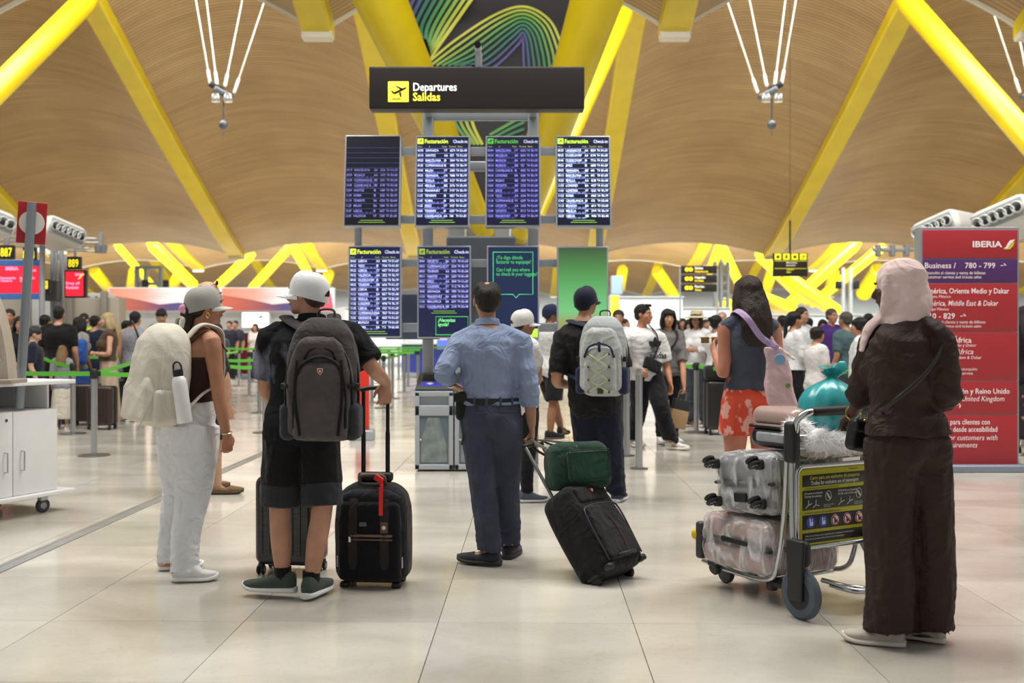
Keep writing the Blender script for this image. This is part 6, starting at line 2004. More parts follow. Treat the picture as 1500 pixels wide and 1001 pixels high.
def hard_case(name, label, C, M, dims, col, m=None, ribs=True, wheels=None, group=None, band=None, axis=0):
    """hard-shell case, local x width, y depth, z height; returns root"""
    r = thing(name, label, 'suitcase', C, group, M)
    w, d, h = dims
    m = m or mat(col, .38, var=.06, coat=.2)
    for s, nm in ((-1, 'front_shell'), (1, 'back_shell')):
        q = MB(); q.rbox((0, s * (d / 4 + .002), 0), (w, d / 2 - .004, h), .05, k=4, m=3); q.build(nm, m, r)
    q = MB(); q.rbox((0, 0, 0), (w + .004, .018, h + .004), .045, k=4, m=2); q.build('zip_band', mat(band or '#1a1a1d', .6), r)
    if ribs:
        q = MB()
        for s in (-1, 1):
            for i in range(7):
                x = -w * .36 + w * .72 * i / 6
                q.rbox((x, s * d / 2, 0), (.018, .010, h - .12), .005, k=2)
        q.build('shell_ribs', m, r)
    return r


# black spinner case behind the shorts man's legs
Mk = rotz(rad_(-10))
k1 = hard_case('suitcase', 'black hard suitcase standing behind the legs of the man in shorts', (PX(428, 6.2), 6.2, .305), Mk, (.37, .24, .50), '#141416', mat('#121214', .25, var=.2, coat=.4, bump=.25, bscale=14, stretch=(1, 1, 5)))
for sx in (-1, 1):
    for sy in (-1, 1): spinner(k1, (sx * .15, sy * .085, -.305 + .028), .028)
q = MB(); q.tube([(-.06, .09, .24), (-.06, .09, .262), (.06, .09, .262), (.06, .09, .24)], .009, seg=8); q.rbox((.02, .02, .252), (.09, .05, .02), .006, k=2); q.build('top_handle', mat('#b9bcc0', .3, .6), k1)
q = MB(); q.rbox((.10, -.10, .235), (.06, .012, .04), .005, k=2); q.build('lock', mat('#c5c8cb', .3, .6), k1)

# black soft roller with red tag
KC = V((PX(548, 5.9), 5.90, .02))
k2 = thing('roller_suitcase', 'black soft roller bag with raised handle and red tag beside the shorts man', 'suitcase', KC, None, rotz(rad_(-6)))
w_, d_, h_ = .40, .22, .53
def archf(top):
    def f(p):
        x, y, z = p
        t = z / (h_ / 2)
        return (x * (1 - top * max(0, t) ** 4 - .06 * max(0, -t) ** 6), y * (1 - .25 * max(0, t) ** 3 + .06 * (1 - t * t)), z)
    return f
NAVY = cloth('#141519', var=.2, bump=.3)
q = MB(); q.rbox((0, 0, h_ / 2), (w_, d_, h_), .07, k=4, m=7, f=archf(.30)); q.build('case_body', NAVY, k2)
q = MB(); q.rbox((0, -d_ * .42, h_ * .44), (w_ * .86, .07, h_ * .80), .03, k=4, m=6, f=archf(.26)); q.build('front_pocket', cloth('#0f1016', var=.2), k2)
q = MB(); q.rbox((0, .0, h_ * .86), (w_ * .86, d_ * .98, h_ * .20), .05, k=4, m=4, f=lambda p: (p[0] * (1 - .35 * max(0, p[2] / .053) ** 2), p[1], p[2])); q.build('top_panel', cloth('#24252d', var=.2), k2)
for sx in (-.085, .085):
    q = MB(); q.tube([(sx, -d_ * .53, .03), (sx, -d_ * .60, .16), (sx, -d_ * .60, .34), (sx, -d_ * .50, .45), (sx * .95, -d_ * .2, .51)], [(.024, .005)] * 5, side=(1, 0, 0), seg=8, sub=4); q.build('webbing', cloth('#2c2727', var=.15), k2)
q = MB(); q.rbox((.015, -d_ * .605, .265), (.225, .012, .014), .004, k=2); q.rbox((.015, -d_ * .605, .245), (.225, .012, .008), .003, k=2); zp = q.build('zip', mat('#6d5644', .5), k2)
q = MB(); q.rbox((-.10, -d_ * .63, .245), (.014, .008, .03), .004, k=2); q.build('zip_pull', mat('#d5d5d2', .25, .8), zp)
q = MB(); q.rbox((-.03, -d_ * .60, .325), (.04, .008, .022), .003, k=2); q.build('label_patch', mat('#55565a', .5), k2)
q = MB(); q.rbox((.085, -d_ * .625, .31), (.04, .008, .055), .008, k=2); lp = q.build('leather_patch', mat('#5b4434', .6, bump=.3), k2)
q = MB(); q.wheel((.085, -d_ * .65, .31), (0, 1, 0), .011, .004, 14); q.build('patch_emblem', mat('#cfc8b8', .4, .5), lp)
for x0 in (-.19, .19):
    q = MB(); q.tube([(x0, -.05, .12), (x0 * 1.03, -.06, .30), (x0 * .98, -.05, .42)], .006, seg=6, sub=3); q.build('side_zip', mat('#6d5644', .5), k2)
    q = MB(); q.rbox((x0 * .92, -.10, .12), (.008, .006, .06), .003, k=2); q.build('zip_pull', mat('#c9c9c6', .25, .8), k2)
q = MB(); q.tube([(-.07, -.04, .535), (-.055, -.05, .572), (.055, -.05, .572), (.07, -.04, .535)], .010, seg=10, sub=4); q.build('carry_handle', mat('#5d5044', .6), k2)
q = MB(); q.rbox((0, .035, .555), (.19, .07, .055), .02, k=3); q.build('handle_block', mat('#1b1b1f', .5), k2)
for sx in (-.067, .067):
    q = MB(); q.tube([(sx, .035, .55), (sx, .035, .80)], .0125, seg=14, rnd=False); q.tube([(sx, .035, .78), (sx, .035, 1.02)], .0105, seg=14, rnd=False); q.build('handle_tube', mat('#121214', .3, .3), k2)
q = MB(); q.tube([(-.075, .03, 1.028), (-.03, .028, 1.038), (.03, .028, 1.038), (.075, .03, 1.024)], [(.016, .013)] * 4, side=(0, 1, 0), seg=12, sub=4); q.build('handle_grip', mat('#17171a', .5), k2)
q = MB(); q.tube([(.04, -.055, .56), (.055, -.075, .55), (.06, -.085, .52)], .010, seg=8, sub=2); q.rbox((.07, -.145, .45), (.022, .005, .15), .002, rotz(0), k=1); q.tube([(.06, -.085, .52), (.068, -.13, .53)], .006, seg=6); q.rbox((.045, -.085, .56), (.05, .02, .035), .008, Matrix.Rotation(.6, 3, 'Y'), k=2)
q.build('luggage_tag', mat('#d92018', .45), k2)
for sx in (-.14, .14):
    q = MB(); q.wheel((sx, .09, .012), (1, 0, 0), .032, .03, 18); q.build('wheel', BLACKP, k2)
    q = MB(); q.rbox((sx, -.08, -.004), (.05, .04, .03), .01, k=2); q.build('foot', BLACKP, k2)

# tilted black roller of the old man
hv = V((-.45, .39, .80)).normalized()
wv = V((.656, .755, 0)); wv = (wv - hv * wv.dot(hv)).normalized()
dv = hv.cross(wv)             # local y, pointing away from the camera
KB = V((.565, 5.98, .035))
M3b = axes(wv, dv, hv)
k3 = thing('roller_suitcase', 'black soft roller suitcase leaning behind the old man, green bag on top', 'suitcase', KB, None, M3b)
BLK = cloth('#131317', var=.2, bump=.3)
W3, D3, H3 = .37, .23, .53
def c3(p):
    x, y, z = p
    t = z / (H3 / 2)
    return (x * (1 - .14 * max(0, t) ** 4), y * (1 + .10 * (1 - t * t)), z)
q = MB(); q.rbox((0, 0, H3 / 2), (W3, D3, H3), .055, k=4, m=6, f=c3); q.build('case_body', BLK, k3)
q = MB(); q.rbox((0, -D3 * .5, .21), (W3 * .80, .06, .33), .028, k=4, m=5, f=lambda p: (p[0] * (1 - .16 * max(0, p[2] / .165) ** 3), p[1], p[2])); q.build('front_pocket', cloth('#15151a', var=.15), k3)
q = MB(); q.rbox((0, -D3 * .49, .445), (W3 * .74, .045, .10), .02, k=3, m=3); q.build('upper_pocket', cloth('#15151a', var=.15), k3)
q = MB(); q.tube([(-.15, -D3 * .54, .05), (-.155, -D3 * .58, .30), (-.11, -D3 * .58, .365), (.11, -D3 * .58, .365), (.155, -D3 * .58, .30), (.15, -D3 * .54, .05)], .005, seg=8, sub=4); q.build('zip', mat('#2a2a2e', .5), k3)
q = MB(); q.tube([(.0, -D3 * .655, .31), (.03, -D3 * .665, .20), (.02, -D3 * .66, .10)], .0025, seg=6, sub=3); q.build('seam', mat('#5a2326', .6), k3)
q = MB(); q.rbox((.0, -D3 * .60, .455), (.022, .008, .026), .006, k=2); em = q.build('emblem', mat('#b3262a', .4), k3)
q = MB(); q.box((0, -D3 * .62, .456), (.012, .003, .004)); q.box((0, -D3 * .62, .456), (.004, .003, .012)); q.build('emblem_cross', mat('#f0eeee', .4), em)
q = MB(); q.tube([(-.07, -D3 * .52, .055), (-.06, -D3 * .66, .055), (.06, -D3 * .66, .055), (.07, -D3 * .52, .055)], .010, seg=8, sub=3); q.build('bottom_handle', mat('#1d1d20', .5), k3)
for sx in (-.15, .15):
    q = MB(); q.wheel((sx, .02, .0), wv and (1, 0, 0), .034, .03, 20); w_ = q.build('wheel', BLACKP, k3)
    q = MB(); q.rbox((sx, .02, .03), (.05, .09, .05), .014, k=2); q.build('wheel_housing', mat('#1d1d20', .5), w_)
    q = MB(); q.rbox((sx, -.10, .02), (.05, .05, .035), .012, k=2); q.build('corner_guard', mat('#1d1d20', .5), k3)
for sx in (-.075, .075):
    q = MB(); q.tube([(sx, .07, .52), (sx, .07, .88)], .010, seg=12, rnd=False); q.build('handle_tube', mat('#9aa0a6', .3, .8), k3)
q = MB(); q.tube([(-.08, .07, .885), (0, .07, .892), (.08, .07, .885)], .014, seg=10, sub=3); q.build('handle_grip', mat('#17171a', .5), k3)

# green bag riding on it
GB = KB + hv * .515 + wv * .03 + dv * -.045
Mg = axes((wv + V((.25, -.25, .12))).normalized(), V((0, 0, 1)).cross((wv + V((.25, -.25, .12))).normalized()).normalized(), V((0, 0, 1)))
xg = (wv * .85 + V((.35, -.35, .02))).normalized(); zg = (hv * .45 + U * .75); zg = (zg - xg * zg.dot(xg)).normalized(); Mg = axes(xg, zg.cross(xg), zg)
gbag = thing('travel_bag', 'dark green travel bag strapped on the leaning black suitcase', 'bag', GB, None, Mg)
GRN = cloth('#1f3d31', var=.15, bump=.3)
q = MB(); q.rbox((0, 0, .13), (.36, .20, .27), .05, k=4, m=5, f=lambda p: (p[0] * (1 - .12 * max(0, p[2] / .125) ** 2), p[1] * (1 - .2 * max(0, p[2] / .125) ** 2), p[2])); q.build('bag_body', GRN, gbag, voxel=.008, sm=2, post=folds(.005, (36, 36, 40), 77))
q = MB(); q.rbox((.03, -.10, .12), (.25, .05, .17), .02, k=3, m=3); q.build('front_pocket', cloth('#234437', var=.12), gbag)
q = MB(); q.tube([(-.09, -.128, .04), (-.09, -.128, .19), (-.07, -.125, .205), (.13, -.125, .205), (.15, -.125, .19), (.15, -.128, .04)], .004, seg=6, sub=2); q.build('piping', mat('#14261f', .6), gbag)
q = MB(); q.tube([(-.15, 0, .245), (0, -.01, .262), (.14, 0, .245)], .006, seg=6, sub=3); q.build('zip', mat('#14261f', .6), gbag)
lg = lambda p: Mg.transposed() @ (V(p) - GB)
hh = s3.wrR + s3.hdR * .085
for i, dy in enumerate((-.05, .05)):
    q = MB(); q.tube([V((-.13, dy * 1.6, .19)), lerp(V((-.13, dy * 1.6, .19)), lg(hh), .6) + V((-.03, dy * .6, 0)), lg(hh + V((-.02, 0, .0))), lg(hh + V((.03, 0, .0))), lerp(V((-.02, dy * 1.6, .23)), lg(hh), .55) + V((.03, dy * .6, 0)), V((-.02, dy * 1.6, .23))], [(.014, .004)] * 6, side=(0, 1, 0), seg=8, sub=4)
    q.build('carry_strap', cloth('#23271f', var=.1) if i else cloth('#b9b7a9', var=.2), gbag)
q = MB(); q.rbox((-.165, 0, .15), (.02, .03, .03), .006, k=2); q.build('strap_ring', mat('#b7b49f', .3, .8), gbag)

# ---------------------------------------------------------------- luggage trolley
TO = V((1.57, 5.40, 0))
bv, av = V((.866, .5, 0)), V((-.5, .866, 0))
MT = axes(bv, av, U)
tl = thing('luggage_trolley', 'steel airport luggage trolley with yellow instruction panel loaded with cases', 'trolley', TO, None, MT)
TUBE = mat('#c3c7ca', .22, .95)
for sx in (-1, 1):
    q = MB(); q.tube([(sx * .285, -.06, .20), (sx * .275, -.03, .40), (sx * .262, -.01, .75), (sx * .262, -.03, .90)], .0165, seg=14, sub=3, rnd=False); q.build('post', TUBE, tl)
    q = MB(); q.tube([(sx * .262, .02, .86), (sx * .262, .04, .50), (sx * .262, .08, .25), (sx * .25, .16, .135), (sx * .22, .45, .115), (sx * .18, .74, .115)], .0135, seg=12, sub=5, rnd=False); q.build('side_rail', TUBE, tl)
    q = MB(); q.rbox((sx * .262, -.01, .83), (.06, .07, .20), .02, k=3); q.build('handle_bracket', mat('#202124', .5), tl)
    q = MB(); q.wheel((sx * .29, -.10, .122), (1, 0, .0), .122, .045, 32); wl_ = q.build('wheel', mat('#4d5662', .7, bump=.3, bscale=60), tl)
    q = MB(); q.wheel((sx * .29, -.10, .122), (1, 0, .0), .085, .05, 28); q.build('wheel_rim', mat('#212327', .5), wl_)
    q = MB(); q.rbox((sx * (.29 + .0) - .032, -.095, .235), (.024, .115, .29), .012, k=3, f=lambda p: (p[0], p[1] * (1 - .25 * max(0, -p[2] / .145)), p[2])); q.rbox((sx * .29, -.085, .31), (.075, .12, .13), .035, k=3); q.build('wheel_cover', mat('#1e1f22', .5), wl_)
q = MB(); q.tube([(-.262, -.03, .88), (-.258, -.045, .94), (-.225, -.075, .975), (-.16, -.085, .98)], .0165, seg=14, sub=4, rnd=False); q.tube([(.262, -.03, .88), (.258, -.045, .94), (.225, -.075, .975), (.16, -.085, .98)], .0165, seg=14, sub=4, rnd=False); q.build('handle_bar', TUBE, tl)
q = MB(); q.tube([(-.19, -.082, .979), (0, -.086, .980), (.19, -.082, .979)], .023, seg=16, sub=3); q.build('handle_grip', mat('#151517', .55), tl)
PZ0, PZ1 = .315, .71
def rrect(x0, x1, z0, z1, y, r=.035):
    P = []
    for cx, cz, a0 in ((x1 - r, z1 - r, 0), (x0 + r, z1 - r, 90), (x0 + r, z0 + r, 180), (x1 - r, z0 + r, 270)):
        for k in range(4):
            a = rad_(a0 + k * 30); P.append((cx + r * math.cos(a), y, cz + r * math.sin(a)))
    return P + P[:2]
q = MB(); q.tube(rrect(-.25, .25, PZ0, PZ1, -.03), .012, seg=10, rnd=False); q.build('panel_frame', TUBE, tl)
yp = -.036
q = MB(); q.rbox((0, -.022, (PZ0 + PZ1) / 2), (.478, .02, PZ1 - PZ0 - .022), .008, k=2); pn_ = q.build('instruction_panel', mat('#bab510', .38, var=.05), tl)
for z0, z1 in ((.612, .668), (.498, .594), (.404, .474), (.338, .388)):
    q = MB(); q.rbox((0, -.032, (z0 + z1) / 2), (.43, .006, z1 - z0), .0028, k=1); q.build('black_field', mat('#17160f', .45), pn_)
q = MB()
q.text('Carro para uso exclusivo de pasajeros', .026, (0, yp, .645), X3, Z3, align='CENTER', bold=.01, wid=.84); q.build('lettering', mat('#c9c22a', .5), pn_, smooth=False)
q = MB(); q.text('Trolley for exclusive use of passengers', .026, (0, yp, .620), X3, Z3, align='CENTER', bold=.01, wid=.80)
q.text('Nota: el uso de este carro es gratuito para los pasajeros del aeropuerto\nNote: the use of this trolley is free for airport passengers', .0125, (-.20, yp, .370), X3, Z3, sp=1.2, wid=.9)
q.text('Durante el trayecto\nDuring the passage', .015, (-.205, yp, .575), X3, Z3, bold=.01); q.text('Al final de su trayecto\nAt the end of the way', .015, (.02, yp, .575), X3, Z3, bold=.01)
q.text('Presione el mando\nPress the bar', .009, (-.075, yp, .515), X3, Z3); q.text('Suelte el mando\nRelease the bar', .009, (.135, yp, .515), X3, Z3)
q.build('lettering', mat('#dcdcd4', .5), pn_, smooth=False)
q = MB(); q.text('INSTRUCCIONES DE USO / INSTRUCTIONS FOR USE', .010, (-.205, yp + .002, .599), X3, Z3, bold=.01); q.text('RECOMENDACIONES DE USO / RECOMMENDATIONS', .010, (-.205, yp + .002, .480), X3, Z3, bold=.01); q.text('Aeropuerto', .012, (.10, yp + .002, .680), X3, Z3, bold=.01); q.build('lettering', mat('#22200a', .5), pn_, smooth=False)
for i in range(5):
    x = -.165 + .083 * i
    q = MB(); q.wheel((x, yp, .439), (0, 1, 0), .028, .004, 28); ic = q.build('pictogram', mat('#2b46b5' if i < 2 else '#e9e6e6', .4), pn_)
    q = MB()
    if i < 2:
        q.rbox((x + .002, yp - .003, .432), (.022, .002, .018), .002, k=1); q.rbox((x - .006, yp - .003, .450), (.008, .002, .016), .002, k=1); q.rbox((x + .008, yp - .003, .446), (.004, .002, .02), .001, k=1); q.build('pictogram_sign', mat('#dfe6f5', .4), ic)
    else:
        q.tube([(x + .025 * math.cos(t), yp - .003, .439 + .025 * math.sin(t)) for t in np.linspace(0, 2 * PI, 21)], .0028, seg=6); q.tube([(x - .017, yp - .003, .456), (x + .017, yp - .003, .422)], .0025, seg=6); q.build('pictogram_ring', mat('#a8222a', .4), ic)
        q = MB(); q.rbox((x - .004, yp - .002, .437), (.008, .003, .03), .002, k=1); q.rbox((x + .007, yp - .002, .433), (.012, .003, .016), .002, k=1); q.build('pictogram_sign', mat('#1c1c1c', .4), ic)
for x in (-.045, .165):
    q = MB(); q.tube([(x + .019 * math.cos(t), yp, .560 + .024 * math.sin(t)) for t in np.linspace(0, 2 * PI, 21)], .0014, seg=6); q.prism([(-.012, .016), (-.002, .012), (.004, .002), (.014, -.014), (.008, -.018), (-.004, -.004), (-.008, .004)], (x, yp, .56), X3, Z3, -Y3, .002); q.build('hand_diagram', mat('#d5d5cf', .5), pn_)
for x, s in ((-.18, 1), (-.13, -1), (.04, 1), (.10, 1)):
    q = MB(); q.tube([(x - .018, yp, .510), (x, yp, .522), (x + .022, yp, .530 if s > 0 else .516)], .002, seg=6); q.tube([(x, yp, .522), (x + .002, yp, .545)], .002, seg=6); q.build('hand_diagram', mat('#d5d5cf', .5), pn_)
# base frame
q = MB(); q.tube([(-.18, .74, .115), (-.10, .80, .115), (.10, .80, .115), (.18, .74, .115)], .0135, seg=12, sub=4, rnd=False); q.build('front_rail', TUBE, tl)
for y in (.2, .4, .6):
    q = MB(); q.tube([(-.235 + .06 * (y - .2), y, .118), (.235 - .06 * (y - .2), y, .118)], .010, seg=10, rnd=False); q.build('cross_bar', TUBE, tl)
q = MB(); q.tube([(-.05, -.05, .13), (.02, -.16, .11), (.20, -.16, .11), (.285, -.06, .16)], .014, seg=12, sub=4, rnd=False); q.tube([(.0, .05, .125), (.05, -.12, .115), (.22, -.12, .115), (.262, .04, .3)], .012, seg=12, sub=4, rnd=False); q.build('rear_rail', TUBE, tl)
q = MB(); q.rbox((-.205, .64, .27), (.05, .12, .05), .02, k=3); q.rbox((-.24, .72, .27), (.06, .06, .06), .025, k=3); q.build('bumper', mat('#d6b51e', .45), tl)
q = MB(); q.rbox((-.24, .69, .245), (.05, .05, .20), .018, k=2); q.build('bumper_post', mat('#3a3c40', .5), tl)
q = MB(); q.rbox((-.20, .10, .115), (.08, .17, .035), .014, k=2); q.rbox((-.22, .17, .10), (.05, .05, .05), .014, k=2); q.build('brake_pedal', mat('#1c1d20', .5), tl)
for sx in (-.09, .09):
    q = MB(); q.wheel((sx, .66, .055), (1, .1, 0), .055, .032, 22); c_ = q.build('front_caster', mat('#3b3f46', .6), tl)
    q = MB(); q.rbox((sx, .66, .098), (.05, .06, .03), .01, k=2); q.build('caster_fork', mat('#2a2b2e', .5), c_)
# wire basket
for i in range(9):
    x = -.23 + .0575 * i
    q = MB(); q.tube([(x, -.02, .86), (x, -.03, .765), (x, .0, .735), (x, .16, .735)], .0032, seg=6, sub=3); q.build('basket_wire', TUBE, tl)
for y, z in ((-.022, .86), (-.032, .80), (.10, .735)):
    q = MB(); q.tube([(-.255, y, z), (.255, y, z)], .004, seg=6); q.build('basket_rail', TUBE, tl)

WT_ = lambda x, y, z: TO + bv * x + av * y + U * z
ROSE = mat('#b59a94', .33, var=.05, coat=.25, metal=.15)
# bottom case, lying flat
Mflat = MT @ axes(V((0, 1, 0)), V((0, 0, 1)), V((1, 0, 0)))       # width along a, depth up, height along b
ka = hard_case('suitcase', 'rose hard suitcase in stretch film lying lowest on the trolley', WT_(-.02, .40, .272), Mflat @ Matrix.Rotation(0, 3, 'Z'), (.52, .27, .50), '#b59a94', ROSE, band='#26262a')
q = MB(); q.rbox((0, 0, 0), (.545, .295, .525), .07, k=4, m=8); q.build('plastic_wrap', WRAP, ka, voxel=.010, sm=3, post=folds(.007, (40, 40, 40), 41))
q = MB(); q.rbox((-.02, .02, -.258), (.20, .03, .02), .009, k=2); q.build('side_handle', BLACKP, ka)
for x, z in ((.20, -.20), (.20, .22)):
    q = MB(); q.wheel((x, -.165, z), (0, .25, 1), .036, .034, 22); w_ = q.build('wheel', mat('#1c1c1f', .5), ka)
    q = MB(); q.rbox((x, -.135, z), (.07, .04, .06), .014, k=2); q.build('wheel_housing', mat('#232327', .5), w_)
# middle case: wheels towards the viewer's left
Mmid = MT @ Matrix.Rotation(rad_(-5), 3, 'X') @ axes(V((0, 1, 0)), V((0, 0, 1)), V((1, 0, 0)))
kb = hard_case('suitcase', 'grey hard suitcase in stretch film with four wheels showing, middle of trolley stack', WT_(.0, .345, .590), Mmid, (.43, .30, .52), '#6e7178', mat('#7d8087', .35, var=.1, coat=.2), band='#3a3a40')
q = MB(); q.rbox((0, 0, 0), (.455, .325, .545), .07, k=4, m=8); q.build('plastic_wrap', WRAP, kb, voxel=.010, sm=3, post=folds(.008, (40, 40, 40), 43))
q = MB(); q.rbox((0, -.07, -.275), (.09, .05, .02), .009, k=2); q.build('bottom_grip', mat('#1a1a1d', .5), kb)
for x in (-.165, .165):
    for y in (-.095, .10):
        w_ = MB()
        w_.wheel((x, y, -.322), (.5, .86, 0), .034, .020, 22)
        v_ = V((.5, .86, 0)); w_.wheel(V((x, y, -.322)) + v_ * .026, (.5, .86, 0), .034, .020, 22)
        o = w_.build('wheel', mat('#1a1a1d', .45), kb)
        q = MB(); q.rbox((x, y, -.288), (.055, .055, .035), .014, k=2); q.build('wheel_fork', mat('#222226', .5), o)
        q = MB(); q.wheel(V((x, y, -.322)) - v_ * .011, v_, .020, .003, 16); q.build('hub', mat('#a7abb0', .3, .5), o)
        q = MB()
        for t in range(5): a = t * 2 * PI / 5; d1 = v_.cross(Z3).normalized(); q.tube([V((x, y, -.322)) - v_ * .0135, V((x, y, -.322)) - v_ * .0135 + (d1 * math.cos(a) + Z3 * math.sin(a)) * .018], .0028, seg=5)
        q.build('spokes', mat('#2c2e32', .5), o)
# top cabin case
kc = hard_case('cabin_case', 'rose and black cabin case, topmost case on the trolley', WT_(.05, .235, .868), MT @ Matrix.Rotation(rad_(3), 3, 'Y') @ axes(V((0, 1, 0)), V((0, 0, 1)), V((1, 0, 0))), (.34, .21, .42), '#b59a94', ROSE, ribs=False, band='#15151a')
q = MB(); q.rbox((0, -.052, 0), (.348, .11, .428), .05, k=4, m=3); q.build('lower_shell', mat('#141417', .28, coat=.3), kc)
q = MB(); q.rbox((.0, -.05, -.214), (.20, .05, .03), .014, k=3); q.build('film_patch', mat('#a9adb2', .2, .3, bump=.8, bscale=30), kc)
q = MB(); q.rbox((.0, .01, -.213), (.26, .012, .012), .004, k=2); q.build('trim_strip', mat('#c9b7b0', .25, .7), kc)

# white fur
FU = WT_(.03, -.02, .80)
fu = thing('fur_cushion', 'fluffy white fur piece with cream cloth in the trolley basket', 'fur', FU, None, MT)
q = MB()
for c, r_ in (((-.15, -.03, .035), (.075, .06, .06)), ((-.05, -.045, .02), (.08, .06, .055)), ((.06, -.04, .03), (.085, .06, .06)), ((.16, -.03, .03), (.07, .06, .06)), ((-.2, .06, .09), (.05, .06, .05)), ((0, .05, .0), (.2, .09, .05))): q.ell(c, r_)
q.build('fur_base', mat('#f2f2f5', .9, bump=.6, bscale=80), fu, voxel=.01, sm=2)
q = MB(); fr_ = random.Random(5)
for c, r_ in (((-.15, -.03, .035), (.075, .06, .06)), ((-.05, -.045, .02), (.08, .06, .055)), ((.06, -.04, .03), (.085, .06, .06)), ((.16, -.03, .03), (.07, .06, .06)), ((-.2, .06, .09), (.05, .06, .05))):
    for i in range(900):
        n = V((fr_.gauss(0, 1), fr_.gauss(0, 1), fr_.gauss(0, 1))).normalized()
        p = V(c) + V((n.x * r_[0], n.y * r_[1], n.z * r_[2])) * .95
        d_ = (n + V((fr_.gauss(0, .45), fr_.gauss(0, .45), fr_.gauss(0, .3) - .35))).normalized() * fr_.uniform(.02, .05)
        t_ = n.orthogonal().normalized() * .0022
        q.add([p - t_, p + t_, p + d_], [(0, 1, 2)])
o = q.build('fur_strands', mat('#fafafc', .8), fu); setp(o, kind='stuff')
q = MB()
for c, r_ in (((-.10, .05, -.03), (.10, .08, .035)), ((.05, .045, -.03), (.09, .08, .035)), ((.17, .05, -.03), (.08, .08, .035))): q.ell(c, r_)
q.build('cream_cloth', cloth('#c9c0b0', var=.1), fu, voxel=.01, sm=3, post=folds(.006, (50, 50, 50), 6))

# turquoise plastic bag, tied
TBG = WT_(.075, .075, .855)
tg = thing('plastic_bag', 'knotted turquoise plastic bag on top of the loaded trolley', 'bag', TBG, None, MT)
q = MB(); rings = []
for i in range(19):
    t = i / 18
    prof_r = [.02, .10, .142, .158, .160, .150, .125, .085, .040, .018, .04, .062]
    prof_z = [-.005, .0, .03, .08, .13, .18, .22, .25, .272, .284, .300, .315]
    pr_ = float(np.interp(t * 11, range(12), prof_r)); pz_ = float(np.interp(t * 11, range(12), prof_z))
    ring = []
    for j in range(56):
        a = 2 * PI * j / 56
        pl = max(0, (t - .45) / .55)
        rr_ = pr_ * (1 + (.05 + .16 * pl) * (abs(math.sin(a * 5.5 + 1.3 * math.sin(a * 2))) - .5))
        ring.append((rr_ * math.cos(a) * 1.02 + .03 * pl, rr_ * math.sin(a) * .9, pz_ + .012 * math.sin(a * 2) * t))
    rings.append([V(p) for p in ring])
q.rings(rings)
TEAL = mat('#2ba5ab', .28, var=.12, vscale=8, bump=.5, bscale=18, stretch=(1, 1, .6), coat=.3, spec=.6)
q.build('bag_body', TEAL, tg, post=None)
for a, b_ in (((-.06, .0, .33), .5), ((.10, -.02, .34), -.4), ((.06, .05, .33), 1.2)):
    q = MB(); q.tube([(.03, 0, .285), lerp(V((.03, 0, .285)), V(a), .55) + V((0, 0, .012)), a], [(.012, .006), (.028, .006), (.022, .003)], side=(math.cos(b_), math.sin(b_), 0), seg=10, sub=4); q.build('tied_end', TEAL, tg)
q = MB(); q.ell((.03, -.005, .284), (.026, .024, .016)); q.build('knot', TEAL, tg)

# ---------------------------------------------------------------- the queues
def crowd(px, Y, H, yaw, sex, skn, hd, tpc, btc, label, hy=None, sleeve=.85, pitch=0, fat=1.05, kind='pants', sty='straight', shc='#3a3a3e', fcx=None, arms=None, hat=None, hem=.87, vox=.016, skirtm=None, z0=.35, **ov):
    kw = dict(ov)
    if arms == 'phone':
        kw.update(elL=(-.22, .02, 1.12), wrL=(-.08, .25, 1.17), elR=(.22, .02, 1.12), wrR=(.08, .25, 1.17), hdL=None, hdR=None)
    elif arms == 'cross':
        kw.update(elL=(-.23, .03, 1.11), wrL=(.05, .20, 1.10), elR=(.23, .03, 1.11), wrR=(-.05, .20, 1.12))
    elif arms == 'hip':
        kw.update(elL=(-.25, .0, 1.12), wrL=(-.1, .2, 1.02), elR=(.25, .0, 1.12), wrR=(.1, .2, 1.02))
    s = skel(PX(px, Y), Y, H, rad_(yaw), sex, rad_(yaw if hy is None else hy), pitch, fat, **kw)
    bt = dict(kind='skirt', m=skirtm or cloth(btc), z1=1.04, z0=z0, w=.24, d=.2) if kind == 'skirt' else dict(col=btc, style='shorts', to=.95, e=.02) if kind == 'shorts' else dict(col=btc, style=sty, to=1.93)
    person(s, label, skn, vox=vox, hairdo=hd, hat=hat, tp=dict(col=tpc, sleeve=sleeve, hem=hem, e=.026), bt=bt, sh=dict(col=shc), fc=({} if fcx else None))
    return s


DK, BN, BL = '#131012', '#2c1f18', '#a98a5e'
# left queue
crowd(86, 16.0, 1.76, 4, 'm', '#b98a70', ('crop', '#1b1512'), '#101012', '#1c1c20', 'broad man in black t-shirt seen from behind in the left queue', hy=10, fat=1.12)
crowd(66, 17.6, 1.66, -20, 'm', '#a97a5c', ('short', DK), '#2a2c36', '#22242a', 'black-haired man half hidden behind the broad man in black t-shirt')
crowd(14, 17.0, 1.74, -165, 'm', '#b07d5f', ('short', BN), '#5a4a3c', '#2a2a2e', 'brown-haired man facing us beside the leaflet stand', fcx=1)
crowd(29, 15.4, 1.60, -150, 'f', '#b98a72', ('long', DK, .2), '#121217', '#18181c', 'long-haired woman in black just left of the leaning pole', fcx=1, arms='hip')
crowd(50, 14.5, 1.46, -70, 'm', '#c59c84', ('short', '#35353a'), '#161a2e', '#20222c', 'stooping person in navy shirt just right of the leaning pole', pitch=-.5)
crowd(91, 15.6, 1.19, 10, 'f', '#d0a58c', ('long', '#8a6b48', .16), '#8b8a98', '#c9c2b4', 'girl with long fair hair standing at the green belt', fat=.95, kind='skirt', z0=.2, shc='#9fb0a8')
